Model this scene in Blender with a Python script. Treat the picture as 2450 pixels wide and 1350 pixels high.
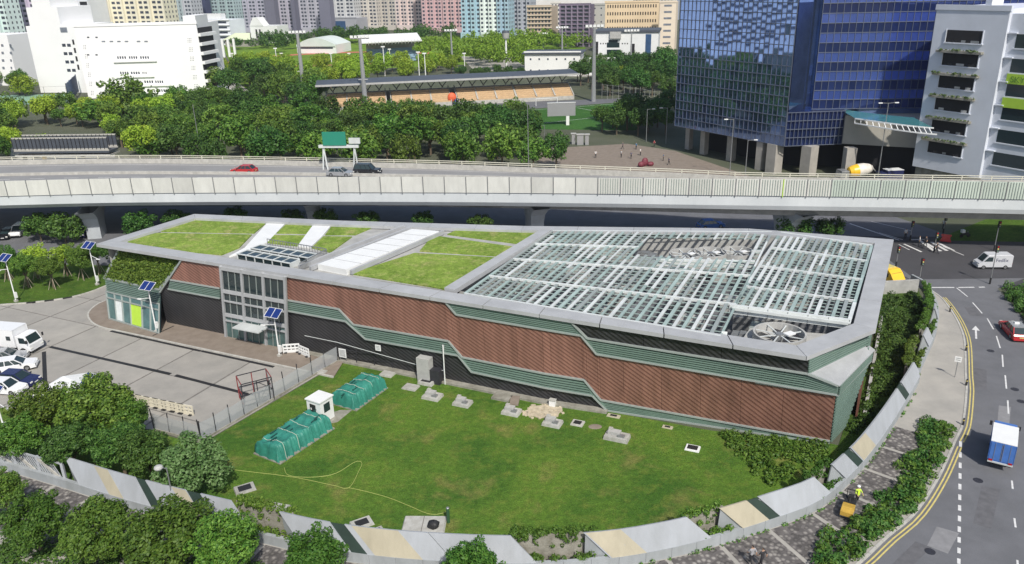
import bpy, bmesh, math, random
import numpy as np
from mathutils import Vector, Matrix

for o in list(bpy.data.objects): bpy.data.objects.remove(o, do_unlink=True)
S = bpy.context.scene
COL = S.collection
R = math.radians
rng = random.Random(7)
nrg = np.random.default_rng(11)

# ------------------------------------------------------------------ camera, sky, sun, exposure
FPX, HCAM = 1905.0, 40.0                       # focal length in photo pixels, drone height in metres
PITCH, ROLL = math.atan(FPX / 4975.0), -math.atan(125 / 4975.0)
fw = Vector((0, math.cos(PITCH), -math.sin(PITCH)))
r0, u0 = Vector((1, 0, 0)), Vector((0, math.sin(PITCH), math.cos(PITCH)))
cr = r0 * math.cos(ROLL) + u0 * math.sin(ROLL)
cu = -r0 * math.sin(ROLL) + u0 * math.cos(ROLL)
CAM = Vector((0, 0, HCAM))
cam_d = bpy.data.cameras.new('camera'); cam = bpy.data.objects.new('camera', cam_d); COL.objects.link(cam)
cam.matrix_world = Matrix(((cr.x, cu.x, -fw.x, CAM.x), (cr.y, cu.y, -fw.y, CAM.y), (cr.z, cu.z, -fw.z, CAM.z), (0, 0, 0, 1)))
cam_d.sensor_width = 36; cam_d.lens = 36 * FPX / 2450
cam_d.clip_start = 0.5; cam_d.clip_end = 6000
S.camera = cam

SUN_AZ, SUN_EL = 163.0, 47.0                   # azimuth clockwise from +Y: behind the drone, a little to its right
w = bpy.data.worlds.new('World'); S.world = w; w.use_nodes = True
nt = w.node_tree; bg = nt.nodes['Background']
sky = nt.nodes.new('ShaderNodeTexSky'); sky.sky_type = 'NISHITA'; sky.sun_disc = False
sky.sun_elevation = R(SUN_EL); sky.sun_rotation = R(SUN_AZ); sky.air_density = 1.2; sky.dust_density = 2.0; sky.ozone_density = 1.5
nt.links.new(sky.outputs[0], bg.inputs[0]); bg.inputs[1].default_value = 0.095
sd = bpy.data.lights.new('sun', 'SUN'); sd.energy = 3.9; sd.angle = R(1.6); sd.color = (1.0, 0.95, 0.86)
so = bpy.data.objects.new('sun', sd); COL.objects.link(so); so.location = (0, -50, 120)
sdir = Vector((math.sin(R(SUN_AZ)) * math.cos(R(SUN_EL)), math.cos(R(SUN_AZ)) * math.cos(R(SUN_EL)), math.sin(R(SUN_EL))))
so.rotation_euler = (-sdir).to_track_quat('-Z', 'Y').to_euler()
S.view_settings.view_transform = 'Standard'; S.view_settings.look = 'None'
S.view_settings.exposure = 0.2; S.view_settings.gamma = 1.0; S.view_settings.use_curve_mapping = False

# ------------------------------------------------------------------ survey helper: a measured sight line met with a level plane
def at(x, y, z=0.0):
    d = fw * FPX + cr * (x - 1225) - cu * (y - 675)
    return CAM + d * ((z - HCAM) / d.z)
def at2(x, y, z=0.0):
    p = at(x, y, z); return (p.x, p.y)
def depth_of(p): return (Vector(p) - CAM).dot(fw)

# ------------------------------------------------------------------ materials
MATS = {}
def mat(name, col, rough=0.7, var=0.0, scale=3.0, bump=0.0, bscale=None, metal=0.0, col2=None, spec=0.5, detail=6.0, stretch=None, ovar=0.0):
    if name in MATS: return MATS[name]
    m = bpy.data.materials.new(name); m.use_nodes = True; MATS[name] = m
    n = m.node_tree.nodes; l = m.node_tree.links; b = n['Principled BSDF']
    b.inputs['Roughness'].default_value = rough; b.inputs['Metallic'].default_value = metal
    b.inputs['Specular IOR Level'].default_value = spec
    c1 = tuple(col) + (1,)
    b.inputs['Base Color'].default_value = c1
    if var or col2 or bump:
        tc = n.new('ShaderNodeTexCoord'); vec = tc.outputs['Object']
        if stretch:
            mp = n.new('ShaderNodeMapping'); mp.inputs['Scale'].default_value = stretch; l.new(vec, mp.inputs[0]); vec = mp.outputs[0]
    if var or col2:
        tx = n.new('ShaderNodeTexNoise'); tx.inputs['Scale'].default_value = scale; tx.inputs['Detail'].default_value = detail
        tx.inputs['Roughness'].default_value = 0.65
        l.new(vec, tx.inputs['Vector'])
        rp = n.new('ShaderNodeValToRGB'); e = rp.color_ramp.elements
        e[0].position = 0.3; e[1].position = 0.7
        a = col2 if col2 else tuple(max(0, c * (1 - var)) for c in col)
        bb = col if col2 else tuple(min(1, c * (1 + var)) for c in col)
        e[0].color = tuple(a) + (1,); e[1].color = tuple(bb) + (1,)
        l.new(tx.outputs['Fac'], rp.inputs[0]); l.new(rp.outputs[0], b.inputs['Base Color'])
    if ovar:                                     # each copy a little lighter or darker
        oi = n.new('ShaderNodeObjectInfo'); mo = n.new('ShaderNodeMapRange'); mo.inputs['To Min'].default_value = 1 - ovar; mo.inputs['To Max'].default_value = 1 + ovar * .6; l.new(oi.outputs['Random'], mo.inputs['Value'])
        ho = n.new('ShaderNodeHueSaturation'); l.new(mo.outputs[0], ho.inputs['Value'])
        if b.inputs['Base Color'].links: l.new(b.inputs['Base Color'].links[0].from_socket, ho.inputs['Color'])
        else: ho.inputs['Color'].default_value = c1
        l.new(ho.outputs[0], b.inputs['Base Color'])
    if bump:
        bt = n.new('ShaderNodeTexNoise'); bt.inputs['Scale'].default_value = bscale or scale * 4; bt.inputs['Detail'].default_value = 4
        l.new(vec, bt.inputs['Vector'])
        bp = n.new('ShaderNodeBump'); bp.inputs['Strength'].default_value = bump; bp.inputs['Distance'].default_value = 0.1
        l.new(bt.outputs['Fac'], bp.inputs['Height']); l.new(bp.outputs[0], b.inputs['Normal'])
    return m

def leaf_mat(name, c1, c2, trans=0.25, hue=0.04):
    m = bpy.data.materials.new(name); m.use_nodes = True; MATS[name] = m
    n = m.node_tree.nodes; l = m.node_tree.links; b = n['Principled BSDF']; out = n['Material Output']
    g = n.new('ShaderNodeNewGeometry'); oi = n.new('ShaderNodeObjectInfo')
    rp = n.new('ShaderNodeValToRGB'); rp.color_ramp.elements[0].color = tuple(c1) + (1,); rp.color_ramp.elements[1].color = tuple(c2) + (1,)
    l.new(g.outputs['Random Per Island'], rp.inputs[0])
    hs = n.new('ShaderNodeHueSaturation')
    mr = n.new('ShaderNodeMapRange'); mr.inputs['To Min'].default_value = 0.5 - hue * .2; mr.inputs['To Max'].default_value = 0.5 + hue * .6
    l.new(oi.outputs['Random'], mr.inputs['Value']); l.new(mr.outputs[0], hs.inputs['Hue'])
    mv = n.new('ShaderNodeMapRange'); mv.inputs['To Min'].default_value = 0.75; mv.inputs['To Max'].default_value = 1.25
    mul = n.new('ShaderNodeMath'); mul.operation = 'MULTIPLY'; mul.inputs[1].default_value = 7.31
    fr = n.new('ShaderNodeMath'); fr.operation = 'FRACT'
    l.new(oi.outputs['Random'], mul.inputs[0]); l.new(mul.outputs[0], fr.inputs[0]); l.new(fr.outputs[0], mv.inputs['Value']); l.new(mv.outputs[0], hs.inputs['Value'])
    l.new(rp.outputs[0], hs.inputs['Color']); l.new(hs.outputs[0], b.inputs['Base Color'])
    b.inputs['Roughness'].default_value = 0.55; b.inputs['Specular IOR Level'].default_value = 0.3
    t = n.new('ShaderNodeBsdfTranslucent'); l.new(hs.outputs[0], t.inputs[0])
    mx = n.new('ShaderNodeMixShader'); mx.inputs[0].default_value = trans
    l.new(b.outputs[0], mx.inputs[1]); l.new(t.outputs[0], mx.inputs[2]); l.new(mx.outputs[0], out.inputs[0])
    return m

def stripe_mat(name, ca, cb, pitch, axis, rough=0.5, duty=0.5, bump=0.6):
    """fine slats too small to pick apart: object-space stripes along an axis vector, with relief"""
    m = bpy.data.materials.new(name); m.use_nodes = True; MATS[name] = m
    n = m.node_tree.nodes; l = m.node_tree.links; b = n['Principled BSDF']; b.inputs['Roughness'].default_value = rough
    tc = n.new('ShaderNodeTexCoord')
    dt = n.new('ShaderNodeVectorMath'); dt.operation = 'DOT_PRODUCT'; dt.inputs[1].default_value = tuple(a / pitch for a in axis)
    l.new(tc.outputs['Object'], dt.inputs[0])
    fr = n.new('ShaderNodeMath'); fr.operation = 'FRACT'; l.new(dt.outputs['Value'], fr.inputs[0])
    rp = n.new('ShaderNodeValToRGB'); e = rp.color_ramp.elements
    e[0].position = max(0, duty - 0.12); e[1].position = min(1, duty + 0.12); e[0].color = tuple(ca) + (1,); e[1].color = tuple(cb) + (1,)
    l.new(fr.outputs[0], rp.inputs[0])
    nz = n.new('ShaderNodeTexNoise'); nz.inputs['Scale'].default_value = 1.1; nz.inputs['Detail'].default_value = 6
    mp = n.new('ShaderNodeMapping'); mp.inputs['Scale'].default_value = (1, 1, .12); l.new(tc.outputs['Object'], mp.inputs[0]); l.new(mp.outputs[0], nz.inputs['Vector'])
    mr = n.new('ShaderNodeMapRange'); mr.inputs['From Min'].default_value = .3; mr.inputs['From Max'].default_value = .7; mr.inputs['To Min'].default_value = 0.74; mr.inputs['To Max'].default_value = 1.14
    oi = n.new('ShaderNodeObjectInfo'); mo = n.new('ShaderNodeMath'); mo.operation = 'MULTIPLY_ADD'; mo.inputs[1].default_value = .16; mo.inputs[2].default_value = -.08
    ad = n.new('ShaderNodeMath'); l.new(oi.outputs['Random'], mo.inputs[0]); l.new(nz.outputs['Fac'], ad.inputs[0]); l.new(mo.outputs[0], ad.inputs[1])
    l.new(ad.outputs[0], mr.inputs['Value'])
    hs = n.new('ShaderNodeHueSaturation'); l.new(rp.outputs[0], hs.inputs['Color']); l.new(mr.outputs[0], hs.inputs['Value'])
    l.new(hs.outputs[0], b.inputs['Base Color'])
    bp = n.new('ShaderNodeBump'); bp.inputs['Strength'].default_value = bump; bp.inputs['Distance'].default_value = 0.04; bp.invert = True
    l.new(fr.outputs[0], bp.inputs['Height']); l.new(bp.outputs[0], b.inputs['Normal'])
    return m

def grass_mat(name, ca, cb, cc, s1=0.09, s2=0.6, bare=None):
    m = bpy.data.materials.new(name); m.use_nodes = True; MATS[name] = m
    n = m.node_tree.nodes; l = m.node_tree.links; b = n['Principled BSDF']; b.inputs['Roughness'].default_value = 0.9; b.inputs['Specular IOR Level'].default_value = 0.15
    tc = n.new('ShaderNodeTexCoord')
    def noise(s, d, dist=0.0):
        t = n.new('ShaderNodeTexNoise'); t.inputs['Scale'].default_value = s; t.inputs['Detail'].default_value = d; t.inputs['Roughness'].default_value = .6; t.inputs['Distortion'].default_value = dist
        l.new(tc.outputs['Object'], t.inputs['Vector']); return t.outputs['Fac']
    def ramp(f, a, bcol, p0, p1):
        r_ = n.new('ShaderNodeValToRGB'); r_.color_ramp.elements[0].color = tuple(a) + (1,); r_.color_ramp.elements[1].color = tuple(bcol) + (1,)
        r_.color_ramp.elements[0].position = p0; r_.color_ramp.elements[1].position = p1; l.new(f, r_.inputs[0]); return r_.outputs[0]
    def mix(f, a, bb, mode='MIX'):
        x = n.new('ShaderNodeMix'); x.data_type = 'RGBA'; x.blend_type = mode
        if isinstance(f, float): x.inputs['Factor'].default_value = f
        else: l.new(f, x.inputs['Factor'])
        l.new(a, x.inputs['A']); l.new(bb, x.inputs['B']); return x.outputs['Result']
    base = ramp(noise(s1, 6, .6), ca, cb, .34, .62)
    f2 = ramp(noise(s2, 8), (0, 0, 0), (1, 1, 1), .5, .75)
    c = n.new('ShaderNodeRGB'); c.outputs[0].default_value = tuple(cc) + (1,)
    base = mix(f2, base, c.outputs[0])
    if bare:
        f3 = ramp(noise(s1 * 1.7, 9, .3), (0, 0, 0), (.85, .85, .85), .55, .74); c3 = n.new('ShaderNodeRGB'); c3.outputs[0].default_value = tuple(bare) + (1,)
        base = mix(f3, base, c3.outputs[0])
    fine = ramp(noise(9.0, 4), (.55, .55, .55), (1.35, 1.35, 1.35), .3, .7)
    base = mix(1.0, base, fine, 'MULTIPLY'); mid = ramp(noise(2.2, 7, .4), (.74, .76, .72), (1.22, 1.2, 1.15), .32, .68); base = mix(1.0, base, mid, 'MULTIPLY')
    l.new(base, b.inputs['Base Color'])
    bp = n.new('ShaderNodeBump'); bp.inputs['Strength'].default_value = 0.8; bp.inputs['Distance'].default_value = 0.12
    l.new(noise(5.0, 5), bp.inputs['Height']); l.new(bp.outputs[0], b.inputs['Normal'])
    return m

M = dict(
    ground=mat('ground_soil', (.10, .105, .075), .95, col2=(.055, .07, .035), scale=.05, bump=.3, bscale=2),
    asphalt=mat('asphalt', (.150, .153, .168), .85, col2=(.112, .115, .126), scale=.35, bump=.25, bscale=12),
    asphalt_dark=mat('asphalt_shaded', (.062, .06, .068), .85, col2=(.045, .045, .05), scale=.2, bump=.25, bscale=12),  # junction asphalt, its shade put into the darker colour
    conc=mat('concrete_yard', (.37, .35, .32), .85, col2=(.28, .27, .25), scale=.35, ovar=.12, bump=.15, bscale=6),
    joint=mat('joint_dirt', (.17, .16, .15), .95, var=.3, scale=2),
    brownpave=mat('brown_pavers', (.25, .21, .175), .9, col2=(.185, .15, .12), scale=.8, bump=.2, bscale=9),
    kerb=mat('kerb_concrete', (.42, .41, .38), .85, var=.2, scale=1.2, bump=.2),
    concrete=mat('concrete', (.36, .36, .35), .85, var=.22, scale=.7, bump=.25, bscale=5),
    concrete_old=mat('concrete_stained', (.34, .33, .29), .9, col2=(.17, .16, .13), scale=1.1, bump=.4, bscale=7),
    padconc=mat('pad_concrete', (.46, .46, .44), .85, col2=(.30, .29, .26), scale=1.6, bump=.3, bscale=7, ovar=.15),
    wallwhite=mat('wall_white_shaded', (.39, .415, .455), .75, col2=(.32, .34, .365), scale=.8, stretch=(1, 1, .25), ovar=.07, bump=.1, bscale=3),  # pale wall, darker and bluer: cloud shade put into the colour
    wallbase=mat('wall_base', (.36, .385, .41), .8, col2=(.27, .29, .30), scale=.9, bump=.2, stretch=(1, 1, .3)),
    cream=mat('wall_cream', (.41, .375, .285), .75, var=.12, scale=.8, stretch=(1, 1, .25)),
    yellowpaint=mat('paint_ochre', (.62, .47, .16), .75, var=.12, scale=1),
    fascia=mat('roof_fascia', (.375, .385, .40), .6, var=.12, scale=.45, ovar=.06, bump=.05),
    redlouv=stripe_mat('red_louvre', (.285, .145, .110), (.145, .064, .050), .29, (.62, .40, .72), .55, .62),
    blacklouv=stripe_mat('black_louvre', (.05, .05, .055), (.014, .014, .016), .29, (.62, .40, .72), .45, .55),
    greenslat=mat('green_slat', (.165, .245, .21), .45, var=.1, scale=.4, metal=.1),
    greendark=mat('green_back', (.02, .04, .032), .7, var=.2, scale=1),
    trim=mat('trim_grey', (.34, .38, .37), .5, var=.08, scale=.6, metal=.2),
    white=mat('white_paint', (.74, .75, .75), .5, var=.05, scale=.8),
    whitesteel=mat('white_steel', (.58, .61, .61), .45, var=.12, scale=.6, ovar=.14),
    palegreensteel=mat('pale_green_steel', (.33, .42, .40), .45, var=.12, scale=.6, ovar=.15),
    black=mat('black_matt', (.02, .02, .022), .6, var=.2, scale=3),
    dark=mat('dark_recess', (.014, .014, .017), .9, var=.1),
    steel=mat('grey_steel', (.30, .31, .32), .4, var=.12, scale=2, metal=.5),
    darksteel=mat('dark_steel', (.05, .05, .06), .5, var=.2, scale=3, metal=.4),
    rustred=mat('red_oxide', (.22, .035, .035), .6, var=.2, scale=3),
    glass=mat('glass_dark', (.02, .035, .04), .06, spec=.8, var=.05),
    officeglass=mat('office_glass', (.075, .14, .14), .08, spec=.8, var=.3, scale=.7),
    towerglass=mat('tower_glass', (.21, .32, .62), .03, var=.18, scale=.4, metal=.92, ovar=.25),
    towerblue=mat('tower_blue_spandrel', (.12, .20, .66), .14, var=.12, scale=.3, metal=.75, ovar=.12),
    towerdark=mat('tower_dark_glass', (.035, .06, .20), .05, var=.2, scale=.4, metal=.6, ovar=.3),
    mullion=mat('mullion', (.13, .15, .20), .45, var=.1, metal=.4),
    tarp=mat('green_tarp', (.035, .24, .185), .55, col2=(.025, .16, .125), scale=1.2, bump=.5, bscale=3),
    limegreen=mat('lime_green', (.38, .58, .05), .6, var=.06, scale=1),
    solar=mat('solar_cell', (.012, .03, .16), .15, spec=.8, var=.2, scale=5),
    paintwhite=mat('road_white', (.62, .62, .62), .7, var=.18, scale=2.5),
    paintyellow=mat('road_yellow', (.55, .46, .16), .75, var=.2, scale=2.5),
    tyre=mat('tyre_rubber', (.018, .018, .018), .85, var=.2, scale=8),
    rim=mat('alloy_rim', (.45, .46, .48), .3, metal=.8, var=.1),
    carwhite=mat('car_white', (.76, .77, .79), .25, var=.02, spec=.6),
    carblack=mat('car_black', (.015, .016, .02), .2, var=.1, spec=.6),
    carnavy=mat('car_navy', (.02, .025, .09), .22, var=.1, spec=.6),
    carred=mat('car_red', (.42, .025, .03), .25, var=.06, spec=.6),
    carsilver=mat('car_silver', (.46, .47, .49), .25, var=.05, metal=.5),
    truckblue=mat('truck_blue', (.06, .16, .46), .4, var=.12, scale=1.5, spec=.5),
    truckyellow=mat('truck_yellow', (.80, .48, .03), .35, var=.05),
    lampred=mat('lamp_red', (.35, .01, .01), .2), lampwhite=mat('lamp_clear', (.8, .8, .75), .1),
    bark=mat('bark', (.13, .10, .07), .9, var=.3, scale=4, bump=.5), barkpale=mat('bark_pale', (.33, .29, .22), .9, var=.25, scale=4),
    skin=mat('skin', (.42, .26, .18), .6, var=.05), hair=mat('hair', (.015, .012, .01), .6),
    seat=mat('seat_tan', (.52, .37, .22), .7, var=.12, scale=.8), seatblue=mat('seat_blue', (.25, .36, .46), .7, var=.12, scale=.5),
    roofdark=mat('roof_dark', (.07, .08, .10), .5, var=.12, scale=.4),
    track=mat('track_red', (.46, .15, .09), .9, var=.12, scale=.1), hvac=mat('hvac_grey', (.40, .40, .39), .6, var=.15, scale=1.2),
    blueboard=mat('blue_board', (.03, .08, .18), .6, var=.2, scale=.5),
    hose=mat('hose_yellow', (.36, .40, .12), .6, var=.1), brown=mat('brown_clad', (.16, .07, .05), .7, var=.2, scale=.6),
)
M['lawn'] = grass_mat('lawn_grass', (.050, .118, .018), (.098, .178, .025), (.135, .182, .034), .14, .8, bare=(.21, .19, .065))
M['greenroof'] = grass_mat('roof_sedum', (.145, .23, .035), (.24, .34, .065), (.30, .33, .11), .22, 1.1, bare=(.38, .34, .16))
M['hedgegrass'] = grass_mat('verge_grass', (.045, .095, .014), (.075, .14, .02), (.10, .14, .03), .25, 1.2)
M['weeds'] = grass_mat('weed_bank', (.03, .07, .012), (.06, .11, .02), (.08, .11, .03), .4, 1.6)
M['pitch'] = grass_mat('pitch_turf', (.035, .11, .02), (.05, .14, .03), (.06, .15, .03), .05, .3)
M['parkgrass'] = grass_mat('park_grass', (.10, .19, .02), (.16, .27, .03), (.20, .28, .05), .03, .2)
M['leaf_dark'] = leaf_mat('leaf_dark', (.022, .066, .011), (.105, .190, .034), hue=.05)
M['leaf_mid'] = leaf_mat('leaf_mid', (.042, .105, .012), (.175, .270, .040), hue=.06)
M['leaf_lime_sunlit'] = leaf_mat('leaf_lime_sunlit', (.18, .28, .018), (.37, .47, .05), .3)  # lime leaves, with strong sunlight put into the raised colour
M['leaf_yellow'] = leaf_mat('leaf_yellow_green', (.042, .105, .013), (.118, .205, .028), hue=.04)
M['leaf_grey'] = leaf_mat('leaf_grey_green', (.07, .13, .03), (.17, .24, .09))

# ------------------------------------------------------------------ mesh helpers
def rotz(v, a):
    c, s = math.cos(a), math.sin(a); return Vector((v[0] * c - v[1] * s, v[0] * s + v[1] * c, v[2]))
class MB:
    def __init__(s): s.v = []; s.f = []; s.m = []
    def poly(s, pts, mi=0):
        k = len(s.v); s.v += [tuple(p) for p in pts]; s.f.append(tuple(range(k, k + len(pts)))); s.m.append(mi); return s
    def box(s, c, d, rot=0.0, mi=0, taper=1.0):
        k = len(s.v); hx, hy, hz = d[0] / 2, d[1] / 2, d[2] / 2
        for z, t in ((-hz, 1.0), (hz, taper)):
            for x, y in ((-hx, -hy), (hx, -hy), (hx, hy), (-hx, hy)):
                q = rotz((x * t, y * t, z), rot); s.v.append((c[0] + q.x, c[1] + q.y, c[2] + q.z))
        for f in ((3, 2, 1, 0), (4, 5, 6, 7), (0, 1, 5, 4), (1, 2, 6, 5), (2, 3, 7, 6), (3, 0, 4, 7)):
            s.f.append(tuple(k + i for i in f)); s.m.append(mi)
        return s
    def bar(s, p0, p1, wd, ht, mi=0, up=(0, 0, 1)):
        p0, p1 = Vector(p0), Vector(p1); d = p1 - p0
        if d.length < 1e-6: return s
        d.normalize(); up = Vector(up)
        side = d.cross(up)
        if side.length < 1e-4: side = d.cross(Vector((1, 0, 0)))
        side.normalize(); u = side.cross(d); k = len(s.v)
        for p in (p0, p1):
            for a, b in ((-1, -1), (1, -1), (1, 1), (-1, 1)): s.v.append(tuple(p + side * (a * wd / 2) + u * (b * ht / 2)))
        for f in ((3, 2, 1, 0), (4, 5, 6, 7), (0, 1, 5, 4), (1, 2, 6, 5), (2, 3, 7, 6), (3, 0, 4, 7)):
            s.f.append(tuple(k + i for i in f)); s.m.append(mi)
        return s
    def tube(s, p0, p1, ra, rb=None, n=8, mi=0, cap=True):
        rb = ra if rb is None else rb; p0, p1 = Vector(p0), Vector(p1); d = (p1 - p0).normalized()
        a = d.cross(Vector((0, 0, 1)));
        if a.length < 1e-3: a = Vector((1, 0, 0))
        a.normalize(); b = d.cross(a); k = len(s.v)
        for p, r_ in ((p0, ra), (p1, rb)):
            for i in range(n):
                t = 2 * math.pi * i / n; s.v.append(tuple(p + a * (math.cos(t) * r_) + b * (math.sin(t) * r_)))
        for i in range(n):
            j = (i + 1) % n; s.f.append((k + i, k + j, k + n + j, k + n + i)); s.m.append(mi)
        if cap:
            s.f.append(tuple(k + i for i in range(n))[::-1]); s.m.append(mi); s.f.append(tuple(k + n + i for i in range(n))); s.m.append(mi)
        return s
    def prism(s, pts, z0, z1, mi=0, bottom=True):
        k = len(s.v); n = len(pts)
        ar = sum(pts[i][0] * pts[(i + 1) % n][1] - pts[(i + 1) % n][0] * pts[i][1] for i in range(n))
        if ar < 0: pts = pts[::-1]
        for p in pts: s.v.append((p[0], p[1], z0))
        for p in pts: s.v.append((p[0], p[1], z1))
        for i in range(n):
            j = (i + 1) % n; s.f.append((k + i, k + j, k + n + j, k + n + i)); s.m.append(mi)
        s.f.append(tuple(k + n + i for i in range(n))); s.m.append(mi)
        if bottom: s.f.append(tuple(k + i for i in range(n))[::-1]); s.m.append(mi)
        return s
    def slab(s, quad, th, nrm, mi=0):
        """thick plate: quad of points extruded by -nrm*th"""
        nrm = Vector(nrm); a = [Vector(p) for p in quad]; b = [p - nrm * th for p in a]; n = len(a); k = len(s.v)
        s.v += [tuple(p) for p in a] + [tuple(p) for p in b]
        s.f.append(tuple(range(k, k + n))); s.m.append(mi); s.f.append(tuple(range(k + n, k + 2 * n))[::-1]); s.m.append(mi)
        for i in range(n):
            j = (i + 1) % n; s.f.append((k + j, k + i, k + n + i, k + n + j)); s.m.append(mi)
        return s
    def ell(s, c, r_, nu=10, nv=6, mi=0):
        k = len(s.v)
        for j in range(nv + 1):
            ph = math.pi * j / nv
            for i in range(nu):
                t = 2 * math.pi * i / nu
                s.v.append((c[0] + r_[0] * math.sin(ph) * math.cos(t), c[1] + r_[1] * math.sin(ph) * math.sin(t), c[2] + r_[2] * math.cos(ph)))
        for j in range(nv):
            for i in range(nu):
                a, b = k + j * nu + i, k + j * nu + (i + 1) % nu
                s.f.append((a, a + nu, b + nu, b)); s.m.append(mi)
        return s
    def mesh(s, name, mats, smooth=False):
        me = bpy.data.meshes.new(name); me.from_pydata(s.v, [], s.f)
        for m_ in (mats if isinstance(mats, (list, tuple)) else [mats]): me.materials.append(m_)
        if any(s.m): me.polygons.foreach_set('material_index', s.m)
        if smooth: me.polygons.foreach_set('use_smooth', [True] * len(me.polygons))
        me.update(); return me
    def build(s, name, mats, parent=None, smooth=False, loc=None):
        o = bpy.data.objects.new(name, s.mesh(name, mats, smooth)); COL.objects.link(o)
        if parent:
            o.parent = parent
            if parent.name in WB: o.matrix_parent_inverse = Matrix.Translation(-parent.location)
        if loc: o.location = loc
        return o
WB = set()
def wthing(*a, **k):
    """a thing whose parts are given in place-wide coordinates"""
    o = thing(*a, **k); WB.add(o.name); return o
def tag(o, label=None, cat=None, group=None, kind=None):
    if label: o['label'] = label
    if cat: o['category'] = cat
    if group: o['group'] = group
    if kind: o['kind'] = kind
    return o
def thing(name, label, cat, loc=(0, 0, 0), rot=0.0, group=None):
    o = bpy.data.objects.new(name, None); COL.objects.link(o); o.location = loc; o.rotation_euler = (0, 0, rot); o.empty_display_size = .3
    return tag(o, label, cat, group)
def link(name, me, parent=None, loc=(0, 0, 0), rot=(0, 0, 0), scale=(1, 1, 1)):
    o = bpy.data.objects.new(name, me); COL.objects.link(o); o.parent = parent
    o.location = loc; o.rotation_euler = rot; o.scale = scale; return o
def copy_tree(o, parent=None):
    c = o.copy(); COL.objects.link(c); c.parent = parent
    for ch in list(o.children): copy_tree(ch, c)
    return c
def struct(name, mb, m, parent=None):
    o = mb.build(name, m, parent)
    if not parent: o['kind'] = 'structure'
    return o
def sheet(pts, z, m, name, parent=None, kind='structure'):
    o = MB().prism([(p[0], p[1]) for p in pts], z - .05, z, bottom=False).build(name, m, parent)
    if not parent: o['kind'] = kind
    return o
def clip(sub, win):
    """Sutherland-Hodgman: polygon sub clipped by convex polygon win (ccw)"""
    out = list(sub)
    for i in range(len(win)):
        a, b = win[i], win[(i + 1) % len(win)]; inp, out = out, []
        if not inp: break
        def side(p): return (b[0] - a[0]) * (p[1] - a[1]) - (b[1] - a[1]) * (p[0] - a[0])
        for j in range(len(inp)):
            p, q = inp[j], inp[(j + 1) % len(inp)]; sp, sq = side(p), side(q)
            if sp >= 0: out.append(p)
            if (sp >= 0) != (sq >= 0):
                t = sp / (sp - sq); out.append((p[0] + (q[0] - p[0]) * t, p[1] + (q[1] - p[1]) * t))
    return out
def area(p): return abs(sum(p[i][0] * p[(i + 1) % len(p)][1] - p[(i + 1) % len(p)][0] * p[i][1] for i in range(len(p)))) / 2
def smooth_curve(pts, step=1.0):
    """Catmull-Rom through 2-D points, resampled evenly"""
    P_ = [Vector((p[0], p[1])) for p in pts]; P_ = [P_[0] * 2 - P_[1]] + P_ + [P_[-1] * 2 - P_[-2]]; d = []
    for i in range(1, len(P_) - 2):
        for k in range(12):
            t = k / 12; a, b, c, e = P_[i - 1:i + 3]
            d.append(.5 * ((2 * b) + (c - a) * t + (2 * a - 5 * b + 4 * c - e) * t * t + (3 * b - a - 3 * c + e) * t ** 3))
    d.append(P_[-2]); return Poly(d)
class Poly:
    def __init__(s, pts):
        s.p = [Vector((p[0], p[1])) for p in pts]; s.l = [0.0]
        for i in range(1, len(s.p)): s.l.append(s.l[-1] + (s.p[i] - s.p[i - 1]).length)
        s.L = s.l[-1]
    def __call__(s, a, off=0.0):
        a_ = min(max(a, 0), s.L); i = 0
        i = min(max(int(np.searchsorted(s.l, a_)) - 1, 0), len(s.p) - 2)
        d = s.p[i + 1] - s.p[i]; t = (a - s.l[i]) / max(d.length, 1e-9) if (a < 0 or a > s.L) else (a_ - s.l[i]) / max(d.length, 1e-9)
        q = s.p[i] + d * t; d = d.normalized(); return q + Vector((-d.y, d.x)) * off
    def ang(s, a):
        q = s(a + .3) - s(a - .3); return math.atan2(q.y, q.x)
    def near(s, x, y):
        best = (1e9, 0); q = Vector((x, y))
        for i in range(len(s.p) - 1):
            d = s.p[i + 1] - s.p[i]; t = max(0, min(1, (q - s.p[i]).dot(d) / max(d.length_squared, 1e-9))); e = (s.p[i] + d * t - q).length
            if e < best[0]: best = (e, s.l[i] + d.length * t)
        return best[1]
def ribbon(curve, a0, a1, o0, o1, z, m, name, parent=None, n=None, mb=None):
    n = n or max(2, int((a1 - a0) / 1.5)); k = mb or MB()
    for i in range(n):
        a, b = a0 + (a1 - a0) * i / n, a0 + (a1 - a0) * (i + 1) / n
        q = [curve(a, o0), curve(b, o0), curve(b, o1), curve(a, o1)]
        k.poly([(p.x, p.y, z) for p in q])
    if mb: return mb
    return k.build(name, m, parent)

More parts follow.
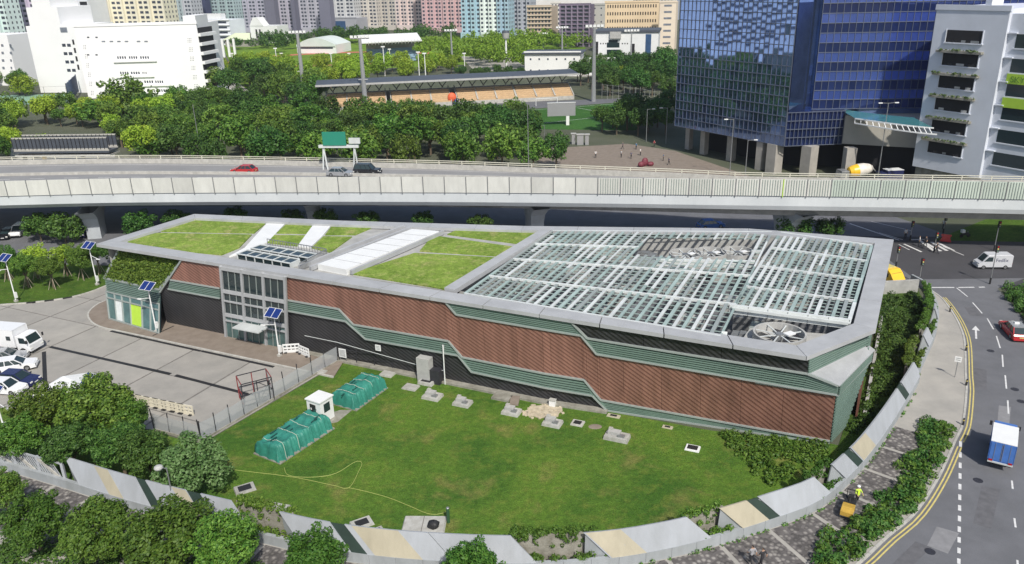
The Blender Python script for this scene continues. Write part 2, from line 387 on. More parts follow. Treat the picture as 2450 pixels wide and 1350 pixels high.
# ------------------------------------------------------------------ leaf meshes
def leaf_cloud(blobs, per, size, m, name, squash=1.0, flat=.35, aspect=1.6):
    """many small leaf faces spread over and inside overlapping lobes"""
    V, Fc = [], []
    for (c, r_) in blobs:
        n = max(6, int(per * (r_ ** 2)))
        d = nrg.normal(size=(n, 3)); d /= np.linalg.norm(d, axis=1)[:, None]
        rad = r_ * (0.72 + .38 * nrg.random(n))
        pos = np.array(c) + d * rad[:, None] * np.array([1, 1, squash])
        nm = d + nrg.normal(size=(n, 3)) * .45; nm[:, 2] += flat; nm /= np.linalg.norm(nm, axis=1)[:, None]
        t = np.cross(nm, nrg.normal(size=(n, 3))); t /= np.linalg.norm(t, axis=1)[:, None]; b = np.cross(nm, t)
        sz = size * (.6 + .8 * nrg.random(n)); L = (sz * aspect / 2)[:, None]; W_ = (sz / 2)[:, None]
        q = np.stack([pos - t * L, pos + b * W_ * .9, pos + t * L, pos - b * W_ * .9], 1)
        V.append(q.reshape(-1, 3))
    V = np.concatenate(V); n = len(V) // 4
    me = bpy.data.meshes.new(name); me.vertices.add(len(V)); me.vertices.foreach_set('co', V.astype(np.float32).ravel())
    me.loops.add(4 * n); me.loops.foreach_set('vertex_index', np.arange(4 * n, dtype=np.int32))
    me.polygons.add(n); me.polygons.foreach_set('loop_start', np.arange(0, 4 * n, 4, dtype=np.int32))
    me.materials.append(m); me.update(calc_edges=True); return me
def crown_blobs(n, seed, r_lo=.15, r_hi=.32, squash=.88):
    g = random.Random(seed); out = [((0, 0, -.05), .50)]
    for i in range(n):
        z = -0.55 + 1.4 * (i + .5) / n; t = i * 2.4 + g.uniform(-.6, .6); rr = .74 * math.sqrt(max(.05, 1 - (z / 1.0) ** 2)) * g.uniform(.7, 1.16)
        out.append(((rr * math.cos(t), rr * math.sin(t), z * squash * .8), g.uniform(r_lo, r_hi)))
    for i in range(max(2, n // 7)):              # a few lobes that break the outline
        t = g.uniform(0, 6.28); e = g.uniform(-.1, 1.2); rr = g.uniform(.9, 1.08); out.append(((rr * math.cos(t) * math.cos(e), rr * math.sin(t) * math.cos(e), rr * math.sin(e) * squash), g.uniform(.13, .24)))
    return out
CROWN = {}
def crowns(key, m, variants, nb, per, size, **kw):
    CROWN[key] = [leaf_cloud(crown_blobs(nb, 31 * i + hash(key) % 7 if False else 31 * i + len(key)), per, size, m, 'crown') for i in range(variants)]
crowns('near', M['leaf_mid'], 4, 50, 3600, .056)
crowns('nearD', M['leaf_dark'], 3, 50, 3600, .056)
crowns('nearY', M['leaf_yellow'], 3, 50, 3600, .057)
crowns('nearG', M['leaf_grey'], 1, 46, 3000, .060)
crowns('far', M['leaf_mid'], 4, 30, 1150, .09)
crowns('farD', M['leaf_dark'], 4, 30, 1150, .09)
crowns('farL', M['leaf_lime_sunlit'], 3, 30, 1150, .09)
TRUNK = []
for i in range(3):
    g = random.Random(50 + i); k = MB(); k.tube((0, 0, -.02), (.02, .01, .55), .085, .06, 7)
    for j in range(5):
        t = j * 1.26 + g.random(); k.tube((.02, .01, .5), (.45 * math.cos(t), .45 * math.sin(t), g.uniform(.8, 1.05)), .045, .015, 5)
    TRUNK.append(k.mesh('trunk', M['bark']))
tcount = 0
def tree(pos, rad, zc, key, label, group=None, name='broadleaf_tree', flat=.85, cat='tree'):
    """pos = foot, rad = crown radius, zc = height of the crown's middle"""
    global tcount; tcount += 1
    t = thing(name, label, cat, (pos[0], pos[1], pos[2] if len(pos) > 2 else 0), rng.uniform(0, 6.28), group)
    link('trunk', TRUNK[tcount % 3], t, scale=(min(rad * .8, zc * .6), min(rad * .8, zc * .6), zc))
    link('crown', rng.choice(CROWN[key]), t, (0, 0, zc), (0, 0, rng.uniform(0, 6.28)), (rad * rng.uniform(.92, 1.08), rad * rng.uniform(.82, 1.12), rad * flat * rng.uniform(.88, 1.18)))
    return t
def tree_px(cx, cy, wpx, zc, key, label, group=None, **kw):
    p = at(cx, cy, zc); d = depth_of(p); return tree((p.x, p.y), wpx * d / FPX / 2 / .98, zc, key, label, group, **kw)
# ================================================================== the ground, roads and pavements
sheet([(-1500, -400), (1500, -400), (1500, 2500), (-1500, 2500)], -.03, M['ground'], 'ground')
# --- lawn
lawn_px = [(815, 868), (1000, 905), (1130, 930), (1456, 985), (1700, 1030), (1990, 1062)]
lawn_pts = [at2(*p) for p in lawn_px] + [(30.5, 60.5), (27.2, 56.6), (23.4, 53.3), (19, 51.2), (14.4, 49.4), (10.8, 48.2), (6.3, 47.3), (.2, 47), (-7.2, 47.7), (-13.4, 49),
            (-19.4, 51.1), (-27, 53.9), (-32.3, 56.1), (-39.4, 59.3), (-49, 63.2), (-62, 68.5), (-50, 73), at2(370, 1035), at2(480, 1064)]
sheet(lawn_pts, .0, M['lawn'], 'lawn')
# --- concrete yard: every slab between two joints is a piece
yard = [(-95, 100), (-78, 104), (-64, 102.6), at2(70, 728), at2(150, 717), at2(262, 684), (-51, 95), (-44, 91), (-35, 88.8), (-20, 81.6), at2(812, 868), at2(480, 1062), at2(370, 1030), (-48, 71), (-70, 76), (-95, 88)]
yo = sheet(yard, .004, M['joint'], 'concrete_yard')
yd = Vector((.9045, -.427)); yn = Vector((.427, .9045)); y0 = Vector((-55.4, 86.7))
for i in range(-6, 6):
    for j in range(-4, 4):
        g_ = .11
        c = [y0 + yd * (8.5 * (i + a)) + yn * (6.3 * (j + b)) for a, b in ((0, 0), (1, 0), (1, 1), (0, 1))]
        mid = sum(c, Vector((0, 0))) / 4; c = [q + (mid - q).normalized() * g_ * 1.4 for q in c]
        q = clip(yard, [(p.x, p.y) for p in c])
        if len(q) > 2 and area(q) > 1.0:
            MB().prism(q, -.02, .03 + .004 * ((i * 7 + j * 3) % 3), bottom=False).build('paving_slab', M['conc'], yo)
def drain(a, b, wd, name='drain_channel', z=.05, parent=None):
    p, q = at(*a, z), at(*b, z); d = (q - p).length; k = MB().bar(p, q, wd, .03)
    return k.build(name, M['black'], parent or yo)
for a, b in (((120, 830), (408, 895)), ((420, 898), (592, 943)), ((105, 842), (108, 920))): drain(a, b, .42)
# --- brown apron round the plant with its kerb
ak = smooth_curve([at2(*p) for p in ((300, 690), (261, 718), (234, 731), (214, 751), (221, 771), (248, 785), (295, 795), (449, 828), (666, 874), (800, 903))])
apron = [tuple(p) for p in ak.p] + [(-19, 82), (-30, 88), (-40, 92.5), (-48, 99)]
ao = sheet(apron, .15, M['brownpave'], 'plant_apron')
k = MB()
n = int(ak.L / 1.0)
for i in range(n):
    a, b = ak(i * ak.L / n, -.12), ak((i + .97) * ak.L / n, -.12)
    MB().bar((a.x, a.y, .085), (b.x, b.y, .085), .22, .17).build('kerb_stone', M['kerb'], ao)
drain((265, 792), (480, 840), .36, z=.06); drain((482, 840), (655, 878), .36, z=.06); drain((416, 780), (366, 803), .14, z=.17, parent=ao)
# --- verge north of the yard, painted kerb
vk = smooth_curve([at2(*p) for p in ((-260, 752), (0, 731), (70, 726), (158, 715), (217, 700), (262, 682))])
vp = [tuple(p) for p in vk.p] + [at2(262, 655), (-58, 115), (-72, 117), (-100, 119), (-115, 112)]
vo = sheet(vp, .12, M['hedgegrass'], 'verge')
n = int(vk.L / 1.1)
for i in range(n):
    a, b = vk(i * vk.L / n, .0), vk((i + .97) * vk.L / n, .0); f = i * vk.L / n
    wh = vk.near(*at2(70, 726)) - 1 < f < vk.near(*at2(165, 713))
    MB().bar((a.x, a.y, .08), (b.x, b.y, .08), .24, .17).build('kerb_stone', M['black'] if (wh and i % 2) else M['kerb'], vo)
# --- road behind the plant, junction, roads under the viaduct
sheet([(-160, 112), (-100, 119.2), (-72, 117.2), (-58, 115.2), (-42, 110), (2, 101), (31, 97), (46, 100), (55.3, 98.2), (55.3, 140), (-160, 158)], .006, M['asphalt'], 'back_road')
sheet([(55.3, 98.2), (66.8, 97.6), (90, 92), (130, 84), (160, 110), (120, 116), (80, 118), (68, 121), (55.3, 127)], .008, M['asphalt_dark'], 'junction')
sheet([(38, 125), (55.3, 121), (70, 119.5), (60, 150), (20, 172), (-10, 172)], .010, M['asphalt'], 'side_road')
# --- the curving road on the right
kerb_pts = [(55.9, 101.5), (55.3, 97.8), (55.3, 94.7), (54.3, 90.1), (52.8, 85.3), (51.0, 81.1), (47.2, 73.9), (45.5, 70.6), (41.8, 64.4), (39.7, 61.7), (35.3, 56.1), (31.1, 51.5), (27.6, 48.7), (24.4, 46), (19, 42), (12, 38), (2, 34)]
KC = smooth_curve(kerb_pts)
right_edge = [(70, 101), (64.2, 97.5), (62.4, 90), (60.4, 85), (58.3, 78), (55.5, 70), (52, 62), (47, 53), (42, 45), (33, 37), (20, 28), (2, 20)]
sheet([tuple(p) for p in KC.p] + right_edge[::-1], .012, M['asphalt'], 'road')
road_o = bpy.data.objects['road']
patch_m = mat('asphalt_patch', (.115, .115, .125), .9, var=.2, scale=1.5); patch_l = mat('asphalt_patch_pale', (.22, .22, .23), .9, var=.15, scale=1.5)
for (x, y), w_, l_p, a_, m_ in (((2345, 905), 1.1, 5, 62, patch_m), ((2360, 1210), 1.2, 6, 55, patch_m), ((2255, 1290), 1.4, 3, 50, patch_l), ((2330, 745), 1.6, 3, 75, patch_m), ((2400, 1010), .9, 7, 58, patch_l), ((2180, 1330), 1.0, 4, 40, patch_m)):
    p = at(x, y, .016); MB().poly([p + rotz(q, R(a_)) for q in ((-l_p / 2, -w_ / 2, 0), (l_p / 2, -w_ / 2 - .1, 0), (l_p / 2 - .2, w_ / 2, 0), (-l_p / 2, w_ / 2, 0))]).build('asphalt_patch', m_, road_o)
for x, y in ((2428, 932), (2443, 961), (2340, 1150), (2370, 840), (2225, 1320)):
    p = at(x, y, 0); MB().tube((p.x, p.y, -.02), (p.x, p.y, .024), .38, .38, 18).build('manhole_cover', M['darksteel'], road_o)
marks = thing('road_markings', 'white lane lines, arrow and yellow kerb lines painted on the curving road', 'road marking')
def line(a, b, wd, m, z=.02, name='lane_dash', parent=None):
    p, q = at(*a, z), at(*b, z); d = (q - p); s_ = Vector((-d.y, d.x, 0)).normalized() * wd / 2
    return MB().poly([p - s_, q - s_, q + s_, p + s_]).build(name, m, parent or marks)
for a, b in (((2289, 689), (2315, 710)), ((2327, 724), (2350, 750)), ((2362, 762), (2377, 788)), ((2384, 804), (2393, 833)), ((2398, 849), (2400, 878)), ((2405, 898), (2408, 930)), ((2411, 958), (2413, 990)), ((2421, 1150), (2423, 1170)), ((2427, 1240), (2430, 1262)), ((2434, 1340), (2436, 1365))):
    line(a, b, .14, M['paintwhite'])
for i in range(13):
    y = 1056 + i * 25.5; line((2298 - i * .35, y), (2298 - i * .35, y + 13), .22, M['paintwhite'])
line((2222, 688), (2283, 688), .28, M['paintwhite'], name='stop_line'); line((2293, 688), (2331, 687.5), .28, M['paintwhite'], name='stop_line'); line((2342, 687.5), (2356, 687), .28, M['paintwhite'], name='stop_line')
a0 = KC.near(55.3, 95); a1 = KC.near(39.7, 61.7); a2 = KC.L
for o0 in (.30, .58):
    ribbon(KC, a0, a1, o0, o0 + .12, .02, M['paintyellow'], 'kerb_line', marks); ribbon(KC, a1 + 1, a2, o0, o0 + .12, .02, M['paintyellow'], 'kerb_line', marks)
p = at(2335, 795, .021); k = MB(); a_ = R(62)   # straight-ahead arrow
k.poly([rotz((x, y, 0), a_) + p for x, y in ((-2, -.1), (.6, -.1), (.6, .1), (-2, .1))]); k.poly([rotz((x, y, 0), a_) + p for x, y in ((.6, -.42), (2, 0), (.6, .42))])
k.build('arrow', M['paintwhite'], marks)
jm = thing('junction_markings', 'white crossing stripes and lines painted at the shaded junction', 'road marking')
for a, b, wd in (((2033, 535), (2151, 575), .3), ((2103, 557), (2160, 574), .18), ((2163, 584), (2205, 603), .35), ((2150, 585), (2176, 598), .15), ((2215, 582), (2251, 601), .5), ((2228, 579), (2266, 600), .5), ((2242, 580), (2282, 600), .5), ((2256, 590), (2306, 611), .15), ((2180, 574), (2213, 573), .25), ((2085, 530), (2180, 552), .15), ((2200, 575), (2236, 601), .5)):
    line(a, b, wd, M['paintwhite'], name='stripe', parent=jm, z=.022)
# --- pavement along the wall: cobbled bays between concrete strips, plain concrete beyond
wall_pts = [(-62, 66.6), (-49, 61.9), (-39.8, 58.1), (-32.7, 54.9), (-27.3, 52.7), (-19.8, 49.9), (-13.7, 47.8), (-7.3, 46.5), (.2, 45.8), (6.3, 46.1), (10.9, 47), (14.7, 48.2), (19.3, 50), (23.7, 52.1), (27.7, 55.6), (31, 59.1), (35.5, 64.5), (41.4, 72.1), (43, 74.9), (48.5, 82.8), (52.1, 89.3), (54, 94.3), (55, 98), (54.6, 101.1)]
WC = smooth_curve(wall_pts)
pv = [tuple(WC(a)) for a in np.linspace(0, WC.L - 2.5, 90)] + [tuple(KC(a, -.1)) for a in np.linspace(KC.near(55.3, 98), KC.L, 60)] + [(-20, 34), (-50, 44), (-66, 58)]
pav = sheet(pv, .10, M['conc'], 'pavement')
k = MB(); nk = int(KC.L / 1.0)
for i in range(nk):
    a, b = KC(i * KC.L / nk, .0), KC((i + .97) * KC.L / nk, .0)
    MB().bar((a.x, a.y, .07), (b.x, b.y, .07), .2, .15).build('kerb_stone', M['kerb'], pav)
# cobble material: pale stones with dark joints, stones about 0.3 m
cm = bpy.data.materials.new('cobbles'); cm.use_nodes = True; n_ = cm.node_tree.nodes; l_ = cm.node_tree.links; b_ = n_['Principled BSDF']; b_.inputs['Roughness'].default_value = .9
tc = n_.new('ShaderNodeTexCoord'); vo_ = n_.new('ShaderNodeTexVoronoi'); vo_.inputs['Scale'].default_value = 2.6; l_.new(tc.outputs['Object'], vo_.inputs['Vector'])
rp = n_.new('ShaderNodeValToRGB'); rp.color_ramp.elements[0].color = (.24, .225, .21, 1); rp.color_ramp.elements[1].color = (.10, .092, .09, 1); rp.color_ramp.elements[0].position = .22; rp.color_ramp.elements[1].position = .5
l_.new(vo_.outputs['Distance'], rp.inputs[0]); hs = n_.new('ShaderNodeHueSaturation'); l_.new(rp.outputs[0], hs.inputs['Color'])
sx = n_.new('ShaderNodeSeparateColor'); l_.new(vo_.outputs['Color'], sx.inputs[0]); mr = n_.new('ShaderNodeMapRange'); mr.inputs['To Min'].default_value = .65; mr.inputs['To Max'].default_value = 1.35; l_.new(sx.outputs[0], mr.inputs['Value']); l_.new(mr.outputs[0], hs.inputs['Value'])
l_.new(hs.outputs[0], b_.inputs['Base Color']); bp = n_.new('ShaderNodeBump'); bp.inputs['Strength'].default_value = 1; bp.inputs['Distance'].default_value = .06; bp.invert = True; l_.new(vo_.outputs['Distance'], bp.inputs['Height']); l_.new(bp.outputs[0], b_.inputs['Normal'])
aw = WC.near(35.2, 64.2); i = 0
while aw > 2:
    step = 4.4; b0 = aw - step + .35
    # width of the paved band: up to the shrub strip or the kerb
    def width(a):
        q = WC(a); kk = KC(KC.near(q.x, q.y)); return max(2.4, min((kk - q).length - 1.2, 6.2))
    nn = 4; k = MB()
    for j in range(nn):
        u, v = b0 + (aw - b0) * j / nn, b0 + (aw - b0) * (j + 1) / nn
        q = [WC(u, -.1), WC(v, -.1), WC(v, -width(v)), WC(u, -width(u))]; k.poly([(p.x, p.y, .112) for p in q][::-1])
    k.build('cobbled_bay', cm, pav)
    aw -= step; i += 1
# --- beyond the viaduct
sheet([(14, 148), (46, 148), (52, 158), (40, 190), (30, 200), (5, 196), (8, 170)], .014, M['brownpave'], 'plaza')
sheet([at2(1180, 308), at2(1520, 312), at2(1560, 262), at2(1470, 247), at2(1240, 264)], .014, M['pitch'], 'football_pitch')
sheet([at2(700, 300), at2(960, 305), at2(1180, 300), at2(1245, 262), at2(1480, 245), at2(1500, 235), at2(770, 262)], .010, M['asphalt'], 'stand_apron')
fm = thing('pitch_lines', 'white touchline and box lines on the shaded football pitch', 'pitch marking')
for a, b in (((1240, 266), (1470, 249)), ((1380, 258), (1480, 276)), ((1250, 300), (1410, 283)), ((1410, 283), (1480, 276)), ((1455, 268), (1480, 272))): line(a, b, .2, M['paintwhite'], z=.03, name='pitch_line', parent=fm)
sheet([(-150, 300), (-100, 296), (-78, 330), (-60, 400), (40, 420), (60, 620), (-220, 640), (-140, 420)], -.01, M['parkgrass'], 'sports_park_lawn')
# running track ring
k = MB(); c0 = at(760, 150); N_ = 40
for i in range(N_):
    q = []
    for rr, j in ((1.0, i), (1.0, i + 1), (.80, i + 1), (.80, i)):
        t = 2 * math.pi * j / N_; q.append((c0.x + 60 * rr * math.cos(t) + 6, c0.y + 42 * rr * math.sin(t) + 22, .02))
    k.poly(q[::-1])
tag(k.build('running_track', M['track']), kind='structure')
sheet([at2(505, 190), at2(560, 190), at2(700, 300), at2(660, 315), at2(600, 265)], .006, mat('pale_road', (.34, .33, .31), .9, var=.1, scale=.3), 'park_street')
sheet([at2(1270, 180), at2(1450, 185), at2(1440, 140), at2(1100, 135), at2(1130, 165)], .004, M['conc'], 'clubhouse_yard')
sheet([at2(30, 345), at2(270, 350), at2(280, 395), at2(20, 400)], .008, M['concrete'], 'footbridge_forecourt')
sheet([(66, 118), (110, 112), (140, 120), (140, 135), (85, 132)], .02, M['hedgegrass'], 'junction_grass')
# ================================================================== the cooling plant
PL = wthing('cooling_plant', 'long low plant with red slatted walls, green louvre bands and a planted roof', 'building', (-10, 82, 0))
A0, A1 = Vector((-51.5, 95.5)), Vector((24.3, 59.7)); FD = (A1 - A0).normalized(); FN = Vector((FD.y, -FD.x))   # FN points out to the lawn
def off(s): return .9 if s < 60 else .9 + (s - 60) / 27 * 2.7
def W(s, z, out=0.0):
    p = A0 + FD * s; q = p - FN * off(s); t = z / 10; xy = q * (1 - t) + p * t + FN * out; return Vector((xy.x, xy.y, z))
FN3 = Vector((FN.x, FN.y, 0))
def lin(pts, s):
    for (a, b), (c, d) in zip(pts, pts[1:]):
        if a <= s <= c: return b + (d - b) * (s - a) / max(c - a, 1e-6)
    return pts[0][1] if s < pts[0][0] else pts[-1][1]
# dark backing wall
k = MB(); ss = np.linspace(14.0, 86.6, 38)
k.poly([W(8, 0), W(14, 0), W(14, 9.7), W(8.15, 4.15)])
for a, b in zip(ss, ss[1:]): zt_ = 9.8 if b < 84.2 else 7.2; k.poly([W(a, 0), W(b, 0), W(b, zt_), W(a, zt_)])
k.build('front_wall', M['blacklouv'], PL)
LOWT = [(10.93, 6.61), (35.92, 6.62), (37.55, 4.98), (49.4, 5.08), (50.86, 3.43), (60.0, 3.35), (64.1, 3.32), (65.71, 1.23), (86.6, .42)]
LOWB = [(10.13, 5.25), (36.59, 5.22), (38.88, 3.42), (50.4, 3.55), (51.8, 1.85), (60.0, 1.69), (64.88, 1.6), (66.3, .06), (86.6, .05)]
UPB = [(14.0, 9.8), (49.4, 9.8), (50.68, 8.38), (64.0, 8.32), (65.47, 6.52), (86.7, 6.22)]
# red slatted cladding, panel by panel
br = sorted(set([10.95, 14.0, 18.7] + [27.6, 29.4] + [p[0] for p in LOWT if p[0] > 29] + [p[0] for p in UPB if p[0] > 29] + list(np.arange(32, 86, 3.6))))
br = [b for i, b in enumerate(br) if i == 0 or b - br[i - 1] > .05]
for a, b in zip(br, br[1:]):
    if b > 86.62: continue
    ua = 6.62 + (a - 10.95) / 3.05 * 3.18 if a < 14 else lin(UPB, a); ub = 6.62 + (b - 10.95) / 3.05 * 3.18 if b <= 14 else lin(UPB, b)
    q = [W(a + .012, lin(LOWT, a), .14), W(b - .012, lin(LOWT, b), .14), W(b - .012, ub, .14), W(a + .012, ua, .14)]
    if a < 11: q = [q[0], q[1], q[2]]
    MB().slab(q, .12, FN3).build('cladding_panel', M['redlouv'], PL)
# black upper panels
for a, b in ((63.3, 70), (70, 77), (77, 84.2)):
    za = 9.75 if a < 64 else 8.12
    q = [W(64.9 if a < 64 else a + .02, 8.15, .14), W(b - .02, 8.1, .14), W(b - .02, 9.72, .14), W(63.3 if a < 64 else a + .02, 9.72, .14)]
    MB().slab(q, .12, FN3).build('black_panel', M['blacklouv'], PL)
def band(T, B, n, name='louvre_band', ends=True, back=.06, out=.2, parent=PL, conv=W, m=None):
    pa = MB()
    for (t0, t1, b0, b1) in zip(T, T[1:], B, B[1:]):
        pa.slab([conv(*b0, back), conv(*b1, back), conv(*t1, back), conv(*t0, back)], .05, FN3)
    po_ = pa.build(name, M['greendark'], parent)
    for i in range(n):
        f = (i + .5) / n
        for (t0, t1, b0, b1) in zip(T, T[1:], B, B[1:]):
            p = (b0[0] + (t0[0] - b0[0]) * f, b0[1] + (t0[1] - b0[1]) * f); q = (b1[0] + (t1[0] - b1[0]) * f, b1[1] + (t1[1] - b1[1]) * f)
            h = abs(t0[1] - b0[1]) / n
            MB().bar(conv(*p, out - .07), conv(*q, out - .07), .16, max(h * .58, .07)).build('louvre_slat', m or M['greenslat'], po_)
    for pts in (T, B):
        for p, q in zip(pts, pts[1:]):
            MB().bar(conv(*p, out), conv(*q, out), .2, .17).build('edge_trim', M['trim'], po_)
    return po_
band([(10.95, 6.6), (18.8, 6.6)], [(10.15, 5.25), (18.5, 5.25)], 6)
band([(28.1, 6.62)] + LOWT[1:], [(27.7, 5.22)] + LOWB[1:], 6)
band([(49.5, 9.72), (60.0, 9.72), (62.97, 9.72), (64.6, 8.12), (84.2, 8.06), (86.7, 7.25)], [(50.68, 8.38), (60.6, 8.335), (64.0, 8.32), (65.47, 6.52), (84.0, 6.25), (86.7, 6.22)], 7)
MB().bar(W(49.4, 9.8, .2), W(50.68, 8.38, .2), .2, .17).build('edge_trim', M['trim'], PL)
MB().bar(W(14.0, 9.8, .2), W(8.1, 4.1, .2), .22, .2).build('edge_trim', M['trim'], PL)
k = MB(); k.bar(W(30, .1, .35), W(60, .1, .35), .9, .24); k.bar(W(60, .1, .35), W(66.4, .1, .35), .9, .24); k.build('plinth', M['concrete_old'], PL)
# entrance bay: tilted frame with glass
bay = thing('entrance_bay', '', ''); 
for key in ('label', 'category'):
    if key in bay: del bay[key]
bay.parent = PL; bay.matrix_parent_inverse = Matrix.Translation(-PL.location)
def bs(s, z, out): return W(s + .195 * (z - 9.8) + 0, z, out)
bx = [20.2, 23.3, 26.4, 29.5]; bz = [.1, 3.3, 6.5, 9.6]
for i in range(3):
    for j in range(3):
        q = [bs(bx[i], bz[j], .42), bs(bx[i + 1], bz[j], .42), bs(bx[i + 1], bz[j + 1], .42), bs(bx[i], bz[j + 1], .42)]
        MB().slab(q, .06, FN3).build('pane', M['glass'] if j else M['officeglass'], bay)
    for f in (.33, .66):
        x = bx[i] + 3.1 * f; MB().bar(bs(x, .1, .48), bs(x, 9.6, .48), .07, .1, up=FN3).build('mullion', M['trim'], bay)
for x in bx: MB().bar(bs(x, .05, .5), bs(x, 9.75, .5), .32, .26, up=FN3).build('post', M['fascia'], bay)
for z in (3.3, 6.5, 9.5, 2.5, 5.2): MB().bar(bs(20.2, z, .52), bs(29.5, z, .52), .2, .16 if z in (2.5, 5.2) else .42).build('transom', M['fascia'], bay)
MB().slab([bs(22.9, 2.7, 2.2), bs(26.8, 2.7, 2.2), bs(26.8, 2.7, .5), bs(22.9, 2.7, .5)], .14, (0, 0, 1)).build('door_canopy', M['whitesteel'], bay)
# --- glazed office block at the left end with the planted slope above it
g0, g1 = at(265, 762, .15), at(383, 797, .15); e0, e1 = at(253, 664, 4.9), at(384, 691, 4.9); t0, t1 = at(291, 590, 9.6), at(441, 617, 9.6)
gd = (g1 - g0); gn = Vector((gd.y, -gd.x, 0)).normalized()
def lp(a, b, f): return a + (b - a) * f
def oq(u, v): return lp(lp(g0, g1, u), lp(e0, e1, u), v)
MB().slab([oq(0, 0), oq(1, 0), oq(1, 1), oq(0, 1)], .1, gn).build('office_wall', M['glass'], PL)
us = [0, .16, .30, .46, .68, .84, 1.0]
for i in range(6):
    MB().slab([oq(us[i], .03) + gn * .14, oq(us[i + 1], .03) + gn * .14, oq(us[i + 1], .52) + gn * .14, oq(us[i], .52) + gn * .14], .04, gn).build('pane', M['limegreen'] if i == 3 else (M['whitesteel'] if i in (1,) else M['officeglass']), PL)
    MB().slab([oq(us[i], .54) + gn * .14, oq(us[i + 1], .54) + gn * .14, oq(us[i + 1], .66) + gn * .14, oq(us[i], .66) + gn * .14], .04, gn).build('pane', M['officeglass'], PL)
for u in us: MB().bar(oq(u, 0) + gn * .2, oq(u, .68) + gn * .2, .13, .14, up=gn).build('mullion', M['trim'], PL)
for v in (.015, .53, .67): MB().bar(oq(0, v) + gn * .22, oq(1, v) + gn * .22, .16, .14).build('transom', M['trim'], PL)
for i in range(7):
    v = .70 + i * .042; MB().bar(oq(0, v) + gn * .1, oq(1, v) + gn * .1, .14, .10).build('louvre_slat', M['greenslat'], PL)
MB().bar(oq(-.01, 1.0) + gn * .15, oq(1.0, 1.0) + gn * .15, .3, .22).build('edge_trim', M['trim'], PL)
sn = ((e1 - e0).cross(t0 - e0)).normalized(); sn = sn if sn.z > 0 else -sn
ps = MB().slab([e0, e1, t1, t0], .3, sn).build('planted_slope', M['hedgegrass'], PL)
blobs = []
for i in range(520):
    u, v = rng.random(), rng.random(); p = lp(lp(e0, e1, u), lp(t0, t1, u), v) + sn * .05; blobs.append((tuple(p), rng.uniform(.22, .36)))
cl = leaf_cloud(blobs, 420, .17, M['leaf_mid'], 'climber'); o = link('climber', cl, ps); tag(o, kind='stuff')
for a, b in ((e0, t0), (e1, t1)): MB().bar(a + sn * .1, b + sn * .1, .28, .3, up=sn).build('edge_trim', M['trim'], PL)
# side, back and right walls
BLp, B1p, B2p, B3p, BRp, CHp = (-44.2, 107.8), (-22.4, 102.6), (1.6, 98.1), (29.6, 94.6), (44.7, 89.0), (32.0, 64.6)
FLp, FRp = (A0.x, A0.y), (A1.x, A1.y)
k = MB(); ring = [(-51.0, 96.0), (-43.8, 107.0), (-22.2, 101.8), (1.6, 97.3), (29.3, 93.8), (44.0, 88.6)]
for a, b in zip(ring, ring[1:]): k.poly([(a[0], a[1], 0), (b[0], b[1], 0), (b[0], b[1], 9.6), (a[0], a[1], 9.6)])
k.build('back_wall', M['concrete'], PL)
rw = [(32.6, 66.0), (44.0, 88.6)]
MB().slab([(32.6, 66.0, 0), (44.0, 88.6, 0), (44.0, 88.6, 6.2), (32.6, 66.0, 6.2)], .2, (.89, -.45, 0)).build('side_wall', M['brown'], PL)
MB().slab([(32.2, 65.4, 6.2), (44.2, 88.7, 6.2), (44.2, 88.7, 9.7), (32.2, 65.4, 9.7)], .2, (.89, -.45, 0)).build('side_wall', M['greendark'], PL)
for i in range(9):
    z = 6.4 + i * .38; MB().bar((32.3, 65.35, z), (44.3, 88.65, z), .16, .16).build('louvre_slat', M['greenslat'], PL)
MB().bar((33.2, 65.9, .3), (44.9, 88.6, .3), .3, .4).build('plinth', M['concrete'], PL)
# chamfered corner, three tiers
def tier(a0, a1, b0, b1, n, backm, slatm, nm):
    """a = lower edge ends, b = upper edge ends"""
    a0, a1, b0, b1 = map(Vector, (a0, a1, b0, b1)); nr = (a1 - a0).cross(b0 - a0).normalized()
    o_ = MB().slab([a0, a1, b1, b0], .1, nr).build(nm, backm, PL)
    for i in range(n):
        f = (i + .5) / n; h = (b0 - a0).length / n
        MB().bar(lp(a0, b0, f) + nr * .08, lp(a1, b1, f) + nr * .08, .16, h * .5).build('louvre_slat', slatm, o_)
    return o_
tier(W(84.15, 8.0, .1), (32.35, 65.7, 7.85), W(84.1, 9.7, .1), (32.2, 65.4, 9.7), 7, M['greendark'], M['greenslat'], 'corner_louvre')
tier(W(86.75, 6.2, .12), (33.1, 66.2, 6.0), W(86.75, 7.3, .12), (33.1, 66.2, 7.1), 5, M['greendark'], M['greenslat'], 'corner_louvre')
tier(W(86.62, .25, .12), (30.6, 64.2, .1), W(86.62, 6.15, .12), (33.0, 66.3, 6.0), 16, M['greendark'], M['greenslat'], 'corner_louvre')
k = MB(); k.slab([W(84.2, 8.0, .25), W(86.8, 7.34, .25), (33.3, 66.0, 7.14), (32.4, 65.7, 7.86)], .1, (0, 0, 1)); k.build('ledge', M['fascia'], PL)
k = MB(); k.slab([W(80, 6.14, .2), W(86.8, 6.14, .2), (33.2, 66.1, 5.95), (32.4, 67.5, 5.95)], .1, (0, 0, 1)); k.build('ledge', M['trim'], PL)
